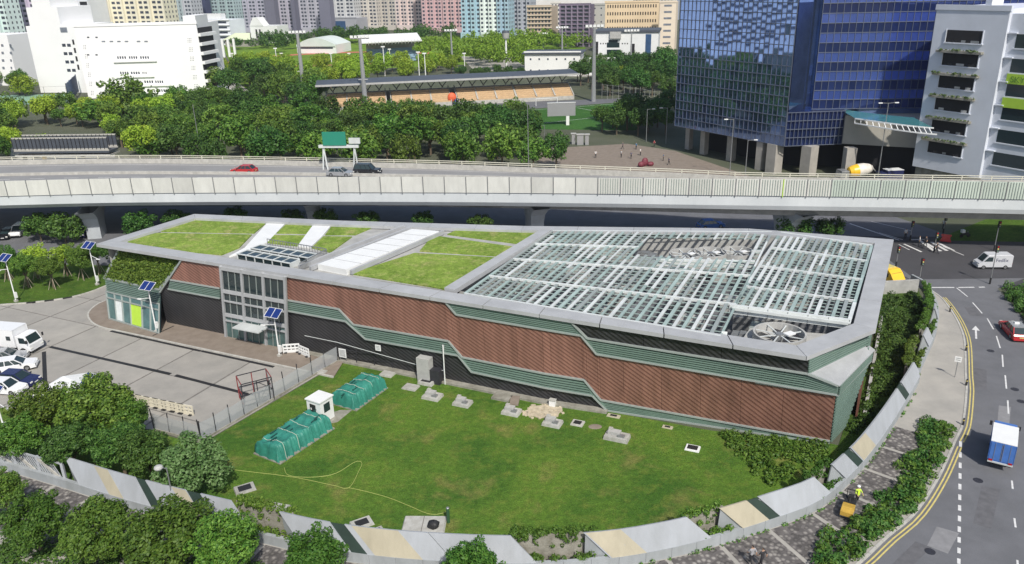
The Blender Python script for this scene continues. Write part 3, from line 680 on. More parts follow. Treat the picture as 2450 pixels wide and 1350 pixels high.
# parapet ring
OUT = [FLp, FRp, CHp, BRp, B3p, B2p, B1p, BLp]
def inset(poly, d):
    n = len(poly); res = []
    for i in range(n):
        a, b, c = Vector(poly[i - 1]), Vector(poly[i]), Vector(poly[(i + 1) % n])
        e, f = (b - a).normalized(), (c - b).normalized(); n1, n2 = Vector((-e.y, e.x)), Vector((-f.y, f.x))
        m_ = (n1 + n2); m_ = m_ / max(m_.dot(n1), .3); res.append(tuple(b + m_ * d))
    return res
OUTB = [tuple(Vector(p)) for p in OUT]; INN = inset(OUT, 1.55); OV = inset(OUT, -.35)
for i in range(8):
    j = (i + 1) % 8; nseg = max(1, int((Vector(OV[j]) - Vector(OV[i])).length / 6))
    for q in range(nseg):
        f0, f1 = q / nseg + .0006, (q + 1) / nseg - .0006
        a, b = Vector(OV[i]).lerp(Vector(OV[j]), f0), Vector(OV[i]).lerp(Vector(OV[j]), f1); c, d = Vector(INN[i]).lerp(Vector(INN[j]), f1), Vector(INN[i]).lerp(Vector(INN[j]), f0)
        MB().prism([tuple(a), tuple(b), tuple(c), tuple(d)], 9.62, 10.0 + .004 * (q % 2)).build('parapet_cap', M['fascia'], PL)
# roof deck left of the louvred court
pb0, pb1 = at2(1074, 694, 9.6), at2(1310, 551, 9.6)
deck = [INN[0], pb0, pb1, INN[5], INN[6], INN[7]]
MB().prism(deck, 9.3, 9.55).build('roof_deck', M['concrete'], PL)
beds = [[(385, 553), (475, 521), (641, 529), (608, 557)], [(300, 577), (375, 557), (602, 561), (572, 592), (530, 609), (420, 598)], [(690, 531), (751, 533), (735, 558), (662, 557)], [(655, 562), (733, 563), (712, 588), (640, 580)],
        [(798, 535), (905, 538), (850, 561), (778, 561)], [(774, 565), (842, 566), (790, 603), (746, 592)], [(1036, 563), (1243, 592), (1198, 612), (1004, 600)], [(992, 605), (1192, 616), (1072, 692), (838, 654)], [(1100, 547), (1302, 553), (1262, 585), (1070, 560)]]
for b in beds: MB().prism([at2(*p, 9.7) for p in b], 9.5, 9.7).build('roof_bed', M['greenroof'], PL)
for b in ([(643, 529), (687, 530), (640, 579), (600, 598), (548, 613), (585, 593)], [(753, 533), (797, 534), (770, 566), (742, 592), (712, 588)]):
    MB().prism([at2(*p, 9.72) for p in b], 9.52, 9.72).build('roof_path', M['white'], PL)
o = MB().prism([at2(*p, 10.25) for p in ((760, 632), (828, 645), (1050, 553), (985, 548))], 9.5, 10.25).build('roof_duct', M['white'], PL)
for i in range(1, 7):
    f = i / 7; a, b = Vector(at2(760, 632, 10.27)).lerp(Vector(at2(985, 548, 10.27)), f), Vector(at2(828, 645, 10.27)).lerp(Vector(at2(1050, 553, 10.27)), f)
    MB().bar((a.x, a.y, 10.26), (b.x, b.y, 10.26), .06, .04).build('duct_seam', M['fascia'], o)
for a, b in (((716, 640), (966, 543)), ((742, 643), (984, 546)), ((840, 652), (1060, 556))): MB().bar(at(*a, 9.9), at(*b, 9.9), .35, .5).build('roof_kerb', M['fascia'], PL)
MB().bar(at(1076, 696, 10.0), at(1308, 553, 10.0), 1.3, .5).build('roof_kerb', M['fascia'], PL)
# skylight court
MB().prism([at2(*p, 9.62) for p in ((640, 582), (780, 606), (716, 640), (572, 613))], 9.5, 9.62).build('skylight_base', M['concrete'], PL)
for (a, b) in (((612, 596), (748, 619)), ((580, 609), (706, 632))):
    p, q = at(*a, 9.9), at(*b, 9.9); sk = MB().bar(p, q, 1.5, .6).build('skylight', M['glass'], PL); d = (q - p); sd_ = Vector((-d.y, d.x, 0)).normalized()
    for i in range(7):
        c = p.lerp(q, i / 6); MB().bar(c - sd_ * .8 + Vector((0, 0, .02)), c + sd_ * .8 + Vector((0, 0, .02)), .13, .66).build('skylight_frame', M['whitesteel'], sk)
    for s_ in (-.78, .78): MB().bar(p + sd_ * s_ + Vector((0, 0, .34)), q + sd_ * s_ + Vector((0, 0, .34)), .14, .12).build('skylight_frame', M['whitesteel'], sk)
k = MB()
for a, b in (((640, 581), (780, 605)), ((782, 606), (718, 640))):
    p, q = at(*a, 10.1), at(*b, 10.1); n = 22
    for i in range(n + 1): c = p.lerp(q, i / n); k.bar(c - Vector((0, 0, .5)), c + Vector((0, 0, .5)), .06, .06)
    k.bar(p + Vector((0, 0, .5)), q + Vector((0, 0, .5)), .08, .08)
k.build('roof_railing', M['steel'], PL)
# --- court under the louvred canopy
court = [pb0, INN[1], INN[2], INN[3], INN[4], pb1]
MB().prism(court, 5.4, 5.7).build('court_floor', M['asphalt'], PL)
k = MB(); n = len(INN)
for a, b in zip(court, court[1:] + court[:1]): k.poly([(a[0], a[1], 5.6), (b[0], b[1], 5.6), (b[0], b[1], 9.7), (a[0], a[1], 9.7)])
k.build('court_wall', M['hvac'], PL)
def inpoly(p, poly):
    c = False
    for i in range(len(poly)):
        a, b = poly[i], poly[i - 1]
        if (a[1] > p[1]) != (b[1] > p[1]) and p[0] < (b[0] - a[0]) * (p[1] - a[1]) / (b[1] - a[1]) + a[0]: c = not c
    return c
cnt = 0
while cnt < 34:
    u, v = rng.uniform(2, 32), rng.uniform(2.5, 30); q = A0 + FD * (50 + u) - FN * v
    if inpoly(q, inset(court, .5) if False else court) and inpoly((q.x + 2, q.y + 2), court) and inpoly((q.x - 2, q.y - 2), court) and inpoly((q.x + 2, q.y - 2), court):
        h = rng.uniform(1.2, 3.0); b_ = MB().box((q.x, q.y, 5.7 + h / 2), (rng.uniform(1.6, 3.6), rng.uniform(1.2, 2.2), h), math.atan2(FD.y, FD.x))
        b_.box((q.x, q.y, 5.75 + h), (1.0, .9, .35), math.atan2(FD.y, FD.x)); b_.build('chiller_unit', rng.choice([M['hvac'], M['steel'], M['steel'], M['trim']]), PL); cnt += 1
# --- canopy of louvre bars
cano = MB().bar(at(1745, 738, 9.75), at(2032, 775, 9.75), .3, .9).build('canopy_girder', M['whitesteel'], PL)
for f in np.linspace(0, 1, 7):
    c = at(1745, 738, 9.75).lerp(at(2032, 775, 9.75), float(f)); MB().bar(c + FN3 * .17 - Vector((0, 0, .45)), c + FN3 * .17 + Vector((0, 0, .45)), .05, .03, up=FN3).build('girder_seam', M['steel'], cano)
MB().bar(at(1733, 800, 7.6), at(1733, 800, 9.9), .5, .5).build('canopy_post', M['whitesteel'], PL)
ZC = 9.92
def pg(fp, bp, n, hole=None, seed=1):
    g = random.Random(seed)
    F0, F1, B0, B1_ = (at(*p, ZC) for p in (fp[0], fp[1], bp[0], bp[1]))
    def pt(f, t): return lp(lp(F0, F1, f), lp(B0, B1_, f), t)
    for i in range(n + 1):
        f = i / n
        spans = [(0, 1)] if not hole or not (hole[0] < f < hole[1]) else [(0, hole[2]), (hole[3], 1)]
        for a, b in spans:
            # each bar is a run of blades, alternately pale and greenish
            cuts = [a]; 
            while cuts[-1] < b - .05: cuts.append(min(b, cuts[-1] + g.uniform(.18, .34)))
            cuts[-1] = b
            for u, v in zip(cuts, cuts[1:]): MB().bar(pt(f, u), pt(f, v - .002), g.choice([.30, .30, .34, .20]), .14).build('canopy_bar', g.choice([M['whitesteel'], M['whitesteel'], M['palegreensteel'], M['palegreensteel'], M['trim']]), cano)
    m = 28
    for j in range(m + 1):
        t = j / m
        fs = [(0, 1)] if not hole or not (hole[2] < t < hole[3]) else [(0, hole[0]), (hole[1], 1)]
        for a, b in fs:
            if b - a > .01: MB().bar(pt(a, t) - Vector((0, 0, .1)), pt(b, t) - Vector((0, 0, .1)), .08, .07).build('canopy_rail', M['palegreensteel'], cano)
    for t in (0, .24, .5, .76, 1):
        fs = [(0, 1)] if not hole or not (hole[2] < t < hole[3]) else [(0, hole[0]), (hole[1], 1)]
        for a, b in fs:
            if b - a > .01: MB().bar(pt(a, t) + Vector((0, 0, -.02)), pt(b, t) + Vector((0, 0, -.02)), .22, .26).build('canopy_beam', M['whitesteel'], cano)
pg(((1112, 703), (1724, 805)), ((1322, 553), (1846, 556)), 30, hole=(.47, .955, .66, .90), seed=2)
pg(((1752, 738), (2030, 774)), ((1868, 557), (2086, 588)), 14, seed=5)
# cooling fans in the two openings
def fan(c, rad, zt, nm='cooling_fan'):
    k = MB(); N_ = 28
    for i in range(N_):
        t, u = 2 * math.pi * i / N_, 2 * math.pi * (i + 1) / N_
        for r_, z0, z1 in ((rad, zt - 1.6, zt), (rad * .93, zt - 1.6, zt)):
            k.poly([(c[0] + r_ * math.cos(t), c[1] + r_ * math.sin(t), z0), (c[0] + r_ * math.cos(u), c[1] + r_ * math.sin(u), z0), (c[0] + r_ * math.cos(u), c[1] + r_ * math.sin(u), z1), (c[0] + r_ * math.cos(t), c[1] + r_ * math.sin(t), z1)])
        k.poly([(c[0] + r_ * math.cos(a_), c[1] + r_ * math.sin(a_), zt) for r_, a_ in ((rad, t), (rad, u), (rad * .93, u), (rad * .93, t))])
    o_ = k.build(nm, M['hvac'], PL)
    for i in range(8):
        t = 2 * math.pi * i / 8 + .2; MB().bar((c[0], c[1], zt - .25), (c[0] + rad * .92 * math.cos(t), c[1] + rad * .92 * math.sin(t), zt - .2), .12, .06).build('fan_guard', M['whitesteel'], o_)
    for i in range(6):
        t = 2 * math.pi * i / 6; a_, b_ = (math.cos(t), math.sin(t)), (math.cos(t + .42), math.sin(t + .42))
        MB().poly([(c[0] + a_[0] * .4, c[1] + a_[1] * .4, zt - .7), (c[0] + a_[0] * rad * .88, c[1] + a_[1] * rad * .88, zt - .75), (c[0] + b_[0] * rad * .88, c[1] + b_[1] * rad * .88, zt - .55), (c[0] + b_[0] * .4, c[1] + b_[1] * .4, zt - .6)]).build('fan_blade', M['darksteel'], o_)
    MB().tube((c[0], c[1], zt - 1.2), (c[0], c[1], zt - .1), .42, .36, 12).build('fan_hub', M['steel'], o_)
    MB().box((c[0] + rad * .35, c[1] - rad * .1, zt - .05), (rad * .4, rad * .28, .12), .5).build('motor_plate', M['white'], o_)
pf = at(1865, 800, 9.0)
MB().prism([at2(*p, 8.3) for p in ((1770, 820), (1795, 785), (1990, 800), (2005, 822), (1925, 850))], 7.9, 8.3).build('fan_deck', M['hvac'], PL)
fan((pf.x, pf.y), 2.35, 9.2)
for px in ((1640, 607), (1700, 604), (1765, 602)):
    p = at(*px, 9.2); fan((p.x, p.y), 1.9, 9.3)
MB().bar(at(1570, 628, 9.5), at(1806, 632, 9.5), .3, .8).build('canopy_girder', M['whitesteel'], PL)
# ================================================================== viaduct
VN = smooth_curve([(-190, 124), (-140, 126), (-83.3, 126.4), (-55.7, 125.8), (-7.9, 121.3), (40.5, 114.5), (73.5, 109.3), (125, 99), (170, 88)])
VF = smooth_curve([(-200, 148), (-140, 152.5), (-97.7, 152), (-64.6, 149.6), (-16.2, 139.7), (5.8, 133.8), (28.7, 127.3), (38.6, 124.0), (73, 118), (125, 108.5), (172, 98)])
VD = wthing('road_viaduct', 'long pale road viaduct with panelled noise barriers crossing behind the plant', 'viaduct', (0, 125, 0))
NV = 90
def vpt(f, g, z):
    a, b = VN(f * VN.L), VF(f * VF.L); p = a.lerp(b, g); return (p.x, p.y, z)
top, gird, gird2, sof = MB(), MB(), MB(), MB()
for i in range(NV):
    a, b = i / NV, (i + 1) / NV
    top.poly([vpt(a, 0, 8.6), vpt(b, 0, 8.6), vpt(b, 1, 8.6), vpt(a, 1, 8.6)])
    for g, s_ in ((0, 1), (1, -1)):
        q = [vpt(a, g, 8.62), vpt(a, g, 7.2), vpt(b, g, 7.2), vpt(b, g, 8.62)]; gg = gird if s_ > 0 else gird2; gg.poly(q if s_ > 0 else q[::-1])
        q = [vpt(a, g, 7.2), vpt(a, g + .03 * s_, 6.5), vpt(b, g + .03 * s_, 6.5), vpt(b, g, 7.2)]; gg.poly(q if s_ > 0 else q[::-1])
        q = [vpt(a, g + .03 * s_, 6.5), vpt(a, g + .22 * s_, 6.2), vpt(b, g + .22 * s_, 6.2), vpt(b, g + .03 * s_, 6.5)]; sof.poly(q if s_ > 0 else q[::-1])
    sof.poly([vpt(a, .22, 6.2), vpt(a, .3, 5.0), vpt(b, .3, 5.0), vpt(b, .22, 6.2)]); sof.poly([vpt(a, .3, 5.0), vpt(a, .7, 5.0), vpt(b, .7, 5.0), vpt(b, .3, 5.0)]); sof.poly([vpt(a, .7, 5.0), vpt(a, .78, 6.2), vpt(b, .78, 6.2), vpt(b, .7, 5.0)])
top.build('deck', mat('deck_asphalt', (.24, .24, .245), .85, var=.1, scale=.15), VD)
gm = mat('girder_paint', (.60, .63, .65), .6, col2=(.50, .53, .55), scale=.25, stretch=(1, 1, .4)); gird.build('girder', gm, VD); gird2.build('girder', gm, VD); sof.build('soffit', M['concrete'], VD)
pan_flat = mat('barrier_panel', (.58, .585, .555), .5, var=.10, scale=.9, stretch=(1, 1, .3), ovar=.10); pan_green = mat('barrier_panel_green', (.50, .57, .51), .5, var=.10, scale=.9, stretch=(1, 1, .3), ovar=.10); rib = mat('barrier_rib', (.33, .38, .35), .5, var=.1)
npan = int(VN.L / 3.4)
for i in range(npan):
    a, b = VN(i * 3.4, -.14), VN(i * 3.4 + 3.3, -.14)
    if a.x < -130 or a.x > 130: continue
    dr = Vector((b.x - a.x, b.y - a.y, 0)).normalized(); nr = Vector((dr.y, -dr.x, 0))
    o = MB().slab([(a.x, a.y, 8.75), (b.x, b.y, 8.75), (b.x, b.y, 11.25), (a.x, a.y, 11.25)], .1, nr).build('barrier_panel', pan_green if a.x > 47 else pan_flat, VD)
    MB().bar((a.x - dr.x * .06, a.y - dr.y * .06, 8.6), (a.x - dr.x * .06, a.y - dr.y * .06, 11.3), .12, .2, up=nr).build('barrier_post', M['limegreen'] if abs(a.x - 41.5) < 1.7 else M['steel'], VD)
    if a.x > 12:
        k = MB()
        for j in range(1, 9):
            c = Vector((a.x, a.y, 0)).lerp(Vector((b.x, b.y, 0)), j / 9) + nr * .05; k.bar((c.x, c.y, 8.8), (c.x, c.y, 11.2), .1, .08, up=nr)
        k.build('barrier_rib', rib, o)
k = MB(); r1 = MB()
for i in range(NV):
    a, b = i / NV, (i + 1) / NV
    for g0, g1, z in ((.985, 1.0, 9.5),):
        k.poly([vpt(a, g0, 8.6), vpt(b, g0, 8.6), vpt(b, g0, z), vpt(a, g0, z)]); k.poly([vpt(a, g0, z), vpt(b, g0, z), vpt(b, g1, z), vpt(a, g1, z)]); k.poly([vpt(b, g1, 8.6), vpt(a, g1, 8.6), vpt(a, g1, z), vpt(b, g1, z)])
    for z in (9.78, 10.1): r1.bar(vpt(a, .992, z), vpt(b, .992, z), .14, .1)
    r1.bar(vpt(a, .992, 9.4), vpt(a, .992, 10.15), .12, .12)
k.build('parapet', M['kerb'], VD); r1.build('guard_rail', mat('rail_cream', (.62, .60, .50), .5), VD)
for g, wd, m_ in ((.08, .12, M['paintwhite']), (.93, .12, M['paintwhite'])):
    k = MB()
    for i in range(NV):
        a, b = i / NV, (i + 1) / NV; k.poly([vpt(a, g, 8.612), vpt(b, g, 8.612), vpt(b, g + .008, 8.612), vpt(a, g + .008, 8.612)])
    k.build('edge_line', m_, VD)
for i in range(0, int(VN.L / 6)):
    f = i * 6 / VN.L; MB().poly([vpt(f, .5, 8.613), vpt(f + 2.5 / VN.L, .5, 8.613), vpt(f + 2.5 / VN.L, .507, 8.613), vpt(f, .507, 8.613)]).build('lane_dash', M['paintwhite'], VD)
# median kerb
k = MB()
for i in range(NV): k.bar(vpt(i / NV, .62, 8.8), vpt((i + 1) / NV, .62, 8.8), .5, .5)
k.build('median_barrier', M['kerb'], VD)
pier_m = mat('pier_concrete', (.40, .43, .46), .75, var=.12, scale=.6)
for px, py in ((-71.3, 131.9), (-112, 138), (-34, 133.5), (4, 127.5), (43.7, 120.0), (84, 112.5)):
    f = VN.near(px, py) / VN.L; a, b = Vector(vpt(f, .12, 0)), Vector(vpt(f, .88, 0)); d = (b - a).normalized(); c = Vector((px, py, 0)); lat = Vector((-d.y, d.x, 0)); k = MB()
    prof = [(0, 1.9, 1.1), (2.2, 1.9, 1.1), (3.6, 2.4, 1.2), (4.6, 3.6, 1.3), (5.3, 5.0, 1.4)]
    for (z0, w0, t0_), (z1, w1, t1_) in zip(prof, prof[1:]):
        q0 = [c + d * (sx * w0) + lat * (sy * t0_) + Vector((0, 0, z0)) for sx, sy in ((-1, -1), (1, -1), (1, 1), (-1, 1))]
        q1 = [c + d * (sx * w1) + lat * (sy * t1_) + Vector((0, 0, z1)) for sx, sy in ((-1, -1), (1, -1), (1, 1), (-1, 1))]
        for i in range(4): j = (i + 1) % 4; k.poly([q0[i], q0[j], q1[j], q1[i]])
    k.build('pier', pier_m, VD)

# ================================================================== perimeter wall of leaning panels
PW = wthing('perimeter_wall', 'curving pale wall of leaning panels with planted gaps round the lawn', 'wall', (0, 46, 0))
ZT, INW, SH = 2.9, .6, 1.9
def wa(px): p = at(px[0], px[1], ZT); return WC.near(p.x, p.y)
def wq(a, off_, z): p = WC(a, off_); return Vector((p.x, p.y, z))
nb = int(WC.L / 2)
for i in range(nb):
    a, b = i * WC.L / nb, (i + 1) * WC.L / nb - .02
    q = [wq(a, -.0, 0), wq(b, -.0, 0), wq(b, .0, .95), wq(a, .0, .95)]; d = (q[1] - q[0]).normalized()
    MB().slab(q, .3, (d.y, -d.x, 0)).build('base_wall', M['wallbase'], PW)
def panel(a0, a1, m, z0=.92, z1=ZT, sh=SH, name='wall_panel', th=.16, par=PW, lift=0.0):
    n = max(2, int((a1 - a0) / 1.2)); k = MB(); T, B = [], []
    for i in range(n + 1):
        u = a0 + (a1 - a0) * i / n; T.append(wq(u, INW + lift, z1)); B.append(wq(u + sh, .04, z0))
    nr = Vector((0, -INW * .0, 0))
    for i in range(n):
        e = (B[i + 1] - B[i]).cross(T[i] - B[i]).normalized(); k.slab([B[i], B[i + 1], T[i + 1], T[i]], th, e)
    o_ = k.build(name, m, par)
    if name == 'wall_panel':
        for i, da in ((0, .12), (n, -.12)):     # solid cheek closing each end of the panel
            t_, b_ = T[i], B[i]; u_ = a0 if i == 0 else a1; t2, b2 = wq(u_ + da, INW + .05, z1 - .2), wq(u_ + sh + da, .16, z0 - .05); t3, b3 = wq(u_ + da, INW + .3, .02), wq(u_ + sh + da, .3, .02)
            d_ = (b3 - t3).normalized(); MB().slab([t3, b3, b2, t2], .1, (d_.y, -d_.x, 0)).build('panel_cheek', M['wallbase'], o_)
    return o_
def stripe(a0, a1, wd, m, f=0.0):
    """painted diagonal on a panel, 6 mm proud"""
    n = 3; k = MB()
    T = [wq(a0 + wd * i / n, INW - .008, ZT - .005) for i in range(n + 1)]; B = [wq(a0 + SH + f + wd * i / n, .032, .923) for i in range(n + 1)]
    for i in range(n): e = (B[i + 1] - B[i]).cross(T[i] - B[i]).normalized(); k.slab([B[i] + e * .006, B[i + 1] + e * .006, T[i + 1] + e * .006, T[i] + e * .006], .01, e)
    k.build('painted_stripe', m, PW)
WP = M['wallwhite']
segs = [('p', (125, 1110), (310, 1150)), ('s', (310, 1150), (335, 1158)), ('p', (335, 1158), (432, 1180)), ('s', (434, 1181), (463, 1192)), ('p', (465, 1193), (535, 1212)), ('g', (535, 1212), (652, 1240)),
        ('p', (652, 1240), (775, 1265)), ('s', (775, 1265), (812, 1272)), ('p', (812, 1272), (1018, 1291)), ('p', (1020, 1291), (1220, 1297)), ('g', (1220, 1297), (1400, 1288)), ('p', (1400, 1288), (1650, 1245)), ('g', (1650, 1245), (1730, 1225)),
        ('c', (1730, 1225), (1795, 1205)), ('s', (1795, 1205), (1820, 1195)), ('p', (1820, 1195), (1940, 1137)), ('g', (1940, 1137), (1985, 1110)), ('p', (1985, 1110), (2020, 1085)), ('s', (2020, 1085), (2035, 1072)),
        ('p', (2035, 1072), (2105, 1000)), ('p', (2105, 1000), (2150, 930)), ('s', (2150, 930), (2156, 915)), ('p', (2156, 915), (2168, 862)), ('g', (2168, 862), (2195, 800)), ('p', (2195, 800), (2205, 780)), ('g', (2205, 780), (2215, 735)), ('p', (2215, 735), (2218, 722)), ('g', (2218, 722), (2196, 676))]
leafy = 0
for kind, p0, p1 in segs:
    a0, a1 = wa(p0), wa(p1)
    if a1 < a0 + .3: a1 = a0 + .6
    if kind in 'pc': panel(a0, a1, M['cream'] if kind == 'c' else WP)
    elif kind == 's': panel(a0, a1, M['greendark'], .92, ZT - .12, name='wall_slit', th=.08, lift=.12)
    else:
        n = max(2, int((a1 - a0) / 1.2)); k = MB()
        for i in range(n):
            u, v = a0 + (a1 - a0 + .8) * i / n, a0 + (a1 - a0 + .8) * (i + 1) / n; q = [wq(u, 1.2, 0), wq(v, 1.2, 0), wq(v, 1.2, 2.45), wq(u, 1.2, 2.45)]; e = (q[1] - q[0]).normalized(); k.slab(q, .18, (e.y, -e.x, 0))
        po = k.build('planter', M['concrete_old'], PW)
        bl = []
        for i in range(int((a1 - a0 + 1.2) * 16)):
            u = rng.uniform(a0, a1 + 1.0 if rng.random() < .5 else a1 + .4); r_ = rng.random()
            if r_ < .55: bl.append((tuple(wq(u, rng.uniform(1.05, 1.7), rng.uniform(2.4, 2.75))), rng.uniform(.16, .32)))
            elif r_ < .75: bl.append((tuple(wq(u, rng.uniform(1.02, 1.18), rng.uniform(1.4, 2.4))), rng.uniform(.08, .2)))
            else: bl.append((tuple(wq(u + .8, rng.uniform(.25, .8), rng.uniform(.85, 1.1))), rng.uniform(.16, .3)))
        tag(link('planter_plants', leaf_cloud(bl, 900, .11, M['leaf_yellow'] if leafy % 2 else M['leaf_mid'], 'planter_plants'), po), kind='stuff'); leafy += 1
stripe(wa((205, 1127)), 0, 1.6, M['cream'], 0); stripe(wa((400, 1173)), 0, 1.4, M['cream']); stripe(wa((830, 1274)), 0, 3.6, M['cream']); stripe(wa((1404, 1287)), 0, 2.6, M['cream']); stripe(wa((2037, 1070)), 0, 3.0, M['cream'])
# sliding gate at the left end of the wall
ga0, ga1 = WC.near(*at2(0, 1092, 2.4)) - 3.0, wa((122, 1110)) - .1
G1 = wthing('sliding_gate', 'white slatted sliding gate with diagonal brace at the end of the pale wall', 'gate', tuple(wq(ga0, 0, 0)))
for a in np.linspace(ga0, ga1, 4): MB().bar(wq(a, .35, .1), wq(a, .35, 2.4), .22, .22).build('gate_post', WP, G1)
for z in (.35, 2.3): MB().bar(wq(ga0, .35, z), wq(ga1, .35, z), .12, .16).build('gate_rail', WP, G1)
ns = int((ga1 - ga0) / .34)
for i in range(ns):
    u = ga0 + (ga1 - ga0 - 1.0) * i / ns; MB().bar(wq(u, .35, 2.25), wq(u + 1.1, .35, .4), .05, .1).build('gate_slat', WP, G1)
for i in range(3):
    u = ga0 + (ga1 - ga0) * i / 3; MB().bar(wq(u, .30, 2.2), wq(u + (ga1 - ga0) / 3, .30, .45), .08, .3).build('gate_brace', M['kerb'], G1)

# ================================================================== things on and round the lawn
def pad(px, w_, d_, h, label, rot=-.42, grate=None, box=False, m=None, name='manhole_pad'):
    p = at(*px); t = thing(name, label, 'manhole', (p.x, p.y, 0), rot); MB().box((0, 0, h / 2), (w_, d_, h), 0, taper=.94).build('slab', m or M['padconc'], t)
    if grate: MB().box((0, 0, h + .012), (w_ * grate, d_ * grate, .04)).build('grate', M['black'], t)
    if box:
        MB().box((-w_ * .12, .1, h + .16), (w_ * .5, d_ * .5, .32)).build('raised_cover', M['hvac'], t)
        MB().box((w_ * .2, -d_ * .16, h + .10), (w_ * .28, d_ * .3, .2)).build('raised_cover', M['steel'], t); MB().box((-w_ * .3, d_ * .25, h + .2), (.35, .35, .45)).build('vent_box', M['kerb'], t)
    return t
pad((927, 897), 1.5, 1.1, .2, 'pale concrete slab on the lawn by the plant fence')
pad((983, 928), 1.6, 1.2, .16, 'flat square concrete cover on the lawn, right of the far green tarpaulin', grate=None)
pad((1022, 917), 1.7, 1.2, .35, 'concrete manhole with dark grate near the plant wall', grate=.66)
pad((1035, 951), 1.9, 1.4, .3, 'grey equipment base on the lawn, nearest the green tarpaulins', box=True)
pad((1107, 967), 1.8, 1.3, .3, 'grey equipment base on the lawn, second from the tarpaulins', box=True)
pad((1224, 988), 1.8, 1.3, .3, 'grey equipment base below the broken slab by the plant', box=True)
pad((1322, 1015), 1.8, 1.3, .3, 'grey equipment base beside the pale rubble patch', box=True)
pad((1476, 1049), 2.3, 1.3, .38, 'long grey equipment base standing alone at the right of the lawn', box=True)
pad((1382, 1014), 1.2, 1.0, .14, 'small framed grate in the lawn beside a brown bare patch', grate=.6)
pad((1657, 1074), 1.3, .95, .14, 'dark grate with white frame at the right of the lawn', grate=.7, m=M['white'])
pad((586, 1171), 1.7, 1.25, .16, 'square dark grate in the lawn by the left trees', grate=.62, rot=.5)
pad((866, 1254), 1.7, 1.2, .16, 'square dark grate in the lawn just behind the wall', grate=.6, rot=.5)
pad((904, 1271), .9, .7, .14, 'very small grate beside a bigger one just behind the wall', grate=.5, rot=.5)
pad((665, 1216), 1.9, 1.0, .14, 'half hidden concrete cover behind the planted gap at the left', rot=-.3)
pad((770, 893), 1.1, .8, .25, 'low concrete block at the foot of the netted fence')
pad((1468, 996), 1.3, .6, .08, 'thin yellowed frame lying by the plant wall', grate=.5, m=M['cream'])
pad((1597, 1023), 1.0, .5, .08, 'tiny yellowed frame in the grass under the red wall', grate=.5, m=M['cream'])
t = pad((1012, 1270), 3.4, 3.4, .16, 'large stained concrete platform at the front edge of the lawn', rot=-.05)
for x in (-.1,): MB().box((x, 0, .17), (.05, 3.2, .03)).build('joint', M['joint'], t)
p = at(1038, 1262, .16); k = MB().ell((p.x, p.y, p.z + .28), (.48, .42, .36), 12, 7)
for i, v in enumerate(k.v): k.v[i] = (v[0] + rng.uniform(-.05, .05), v[1] + rng.uniform(-.05, .05), v[2] + rng.uniform(-.04, .04))
tag(k.build('rubbish_bag', M['black'], smooth=True), 'black bag lying on the stained concrete platform', 'bag')
p = at(1215, 952); t = thing('broken_slab', 'brown broken concrete slab leaning on the plant wall', 'slab', (p.x, p.y, 0), -.43)
MB().box((-.5, .2, .12), (1.9, 2.2, .24)).build('slab', M['concrete_old'], t); MB().box((1.0, -.5, .14), (.9, 1.7, .2), .3).build('slab', M['brownpave'], t)
p = at(1300, 985); k = MB()
for i in range(60):
    a_, rr = rng.uniform(0, 6.28), 1.5 * math.sqrt(rng.random()); s_ = rng.uniform(.1, .32); k.box((p.x + 1.4 * rr * math.cos(a_), p.y + rr * math.sin(a_), s_ * .25), (s_, s_ * .8, s_ * .5), rng.uniform(0, 3))
k.prism([(p.x + 2.1 * rr * math.cos(a_ * .449), p.y + 1.35 * rr * math.sin(a_ * .449)) for a_, rr in zip(range(14), (.9, 1, .8, 1.05, .85, 1, .75, .95, 1.1, .8, 1, .85, 1.05, .8))], 0, .07)
tag(k.build('rubble_patch', mat('rubble', (.46, .40, .30), .9, var=.3, scale=2)), 'pale rubble heap on the grass by the plant', 'rubble', kind='stuff')
p = at(1424, 1021); MBt = MB().ell((p.x, p.y, -.02), (.7, .5, .08), 14, 6); tag(MBt.build('soil_patch', M['brownpave']), 'dark brown bare soil mound in the lawn', 'soil')
p = at(1322, 972); t = thing('meter_box', 'small white meter box standing by the rubble heap', 'meter box', (p.x, p.y, 0), -.43); MB().box((0, 0, .35), (.6, .45, .7)).build('case', M['white'], t); MB().box((0, 0, .73), (.7, .55, .06)).build('lid', M['kerb'], t)
p = at(1073, 1250); t = thing('standpipe_post', 'dark green post at the end of the yellow hose', 'post', (p.x, p.y, 0)); MB().tube((0, 0, 0), (0, 0, 1.35), .13, .13, 12).build('post', mat('post_green', (.03, .09, .04), .5), t); MB().ell((0, 0, 1.36), (.14, .14, .08), 12, 4).build('cap', M['steel'], t)
hp = [(470, 1085), (500, 1095), (530, 1108), (545, 1122), (600, 1130), (660, 1137), (720, 1146), (800, 1163), (835, 1168), (860, 1125), (866, 1108), (850, 1106), (800, 1135), (740, 1143), (690, 1138), (680, 1120)]
def hose(pts, label):
    k = MB(); c = smooth_curve([at2(*q) for q in pts]); n = int(c.L / .4)
    for i in range(n): a, b = c(i * c.L / n), c((i + 1) * c.L / n); k.tube((a.x, a.y, .04), (b.x, b.y, .04), .022, n=6, cap=False)
    return tag(k.build('garden_hose', M['hose']), label, 'hose')
hose(hp, 'yellow hose looping on the lawn near the front tarpaulin'); hose([(835, 1168), (880, 1178), (930, 1192), (980, 1212), (1020, 1229), (1045, 1232), (1068, 1226)], 'yellow hose running across the grass to the green post')
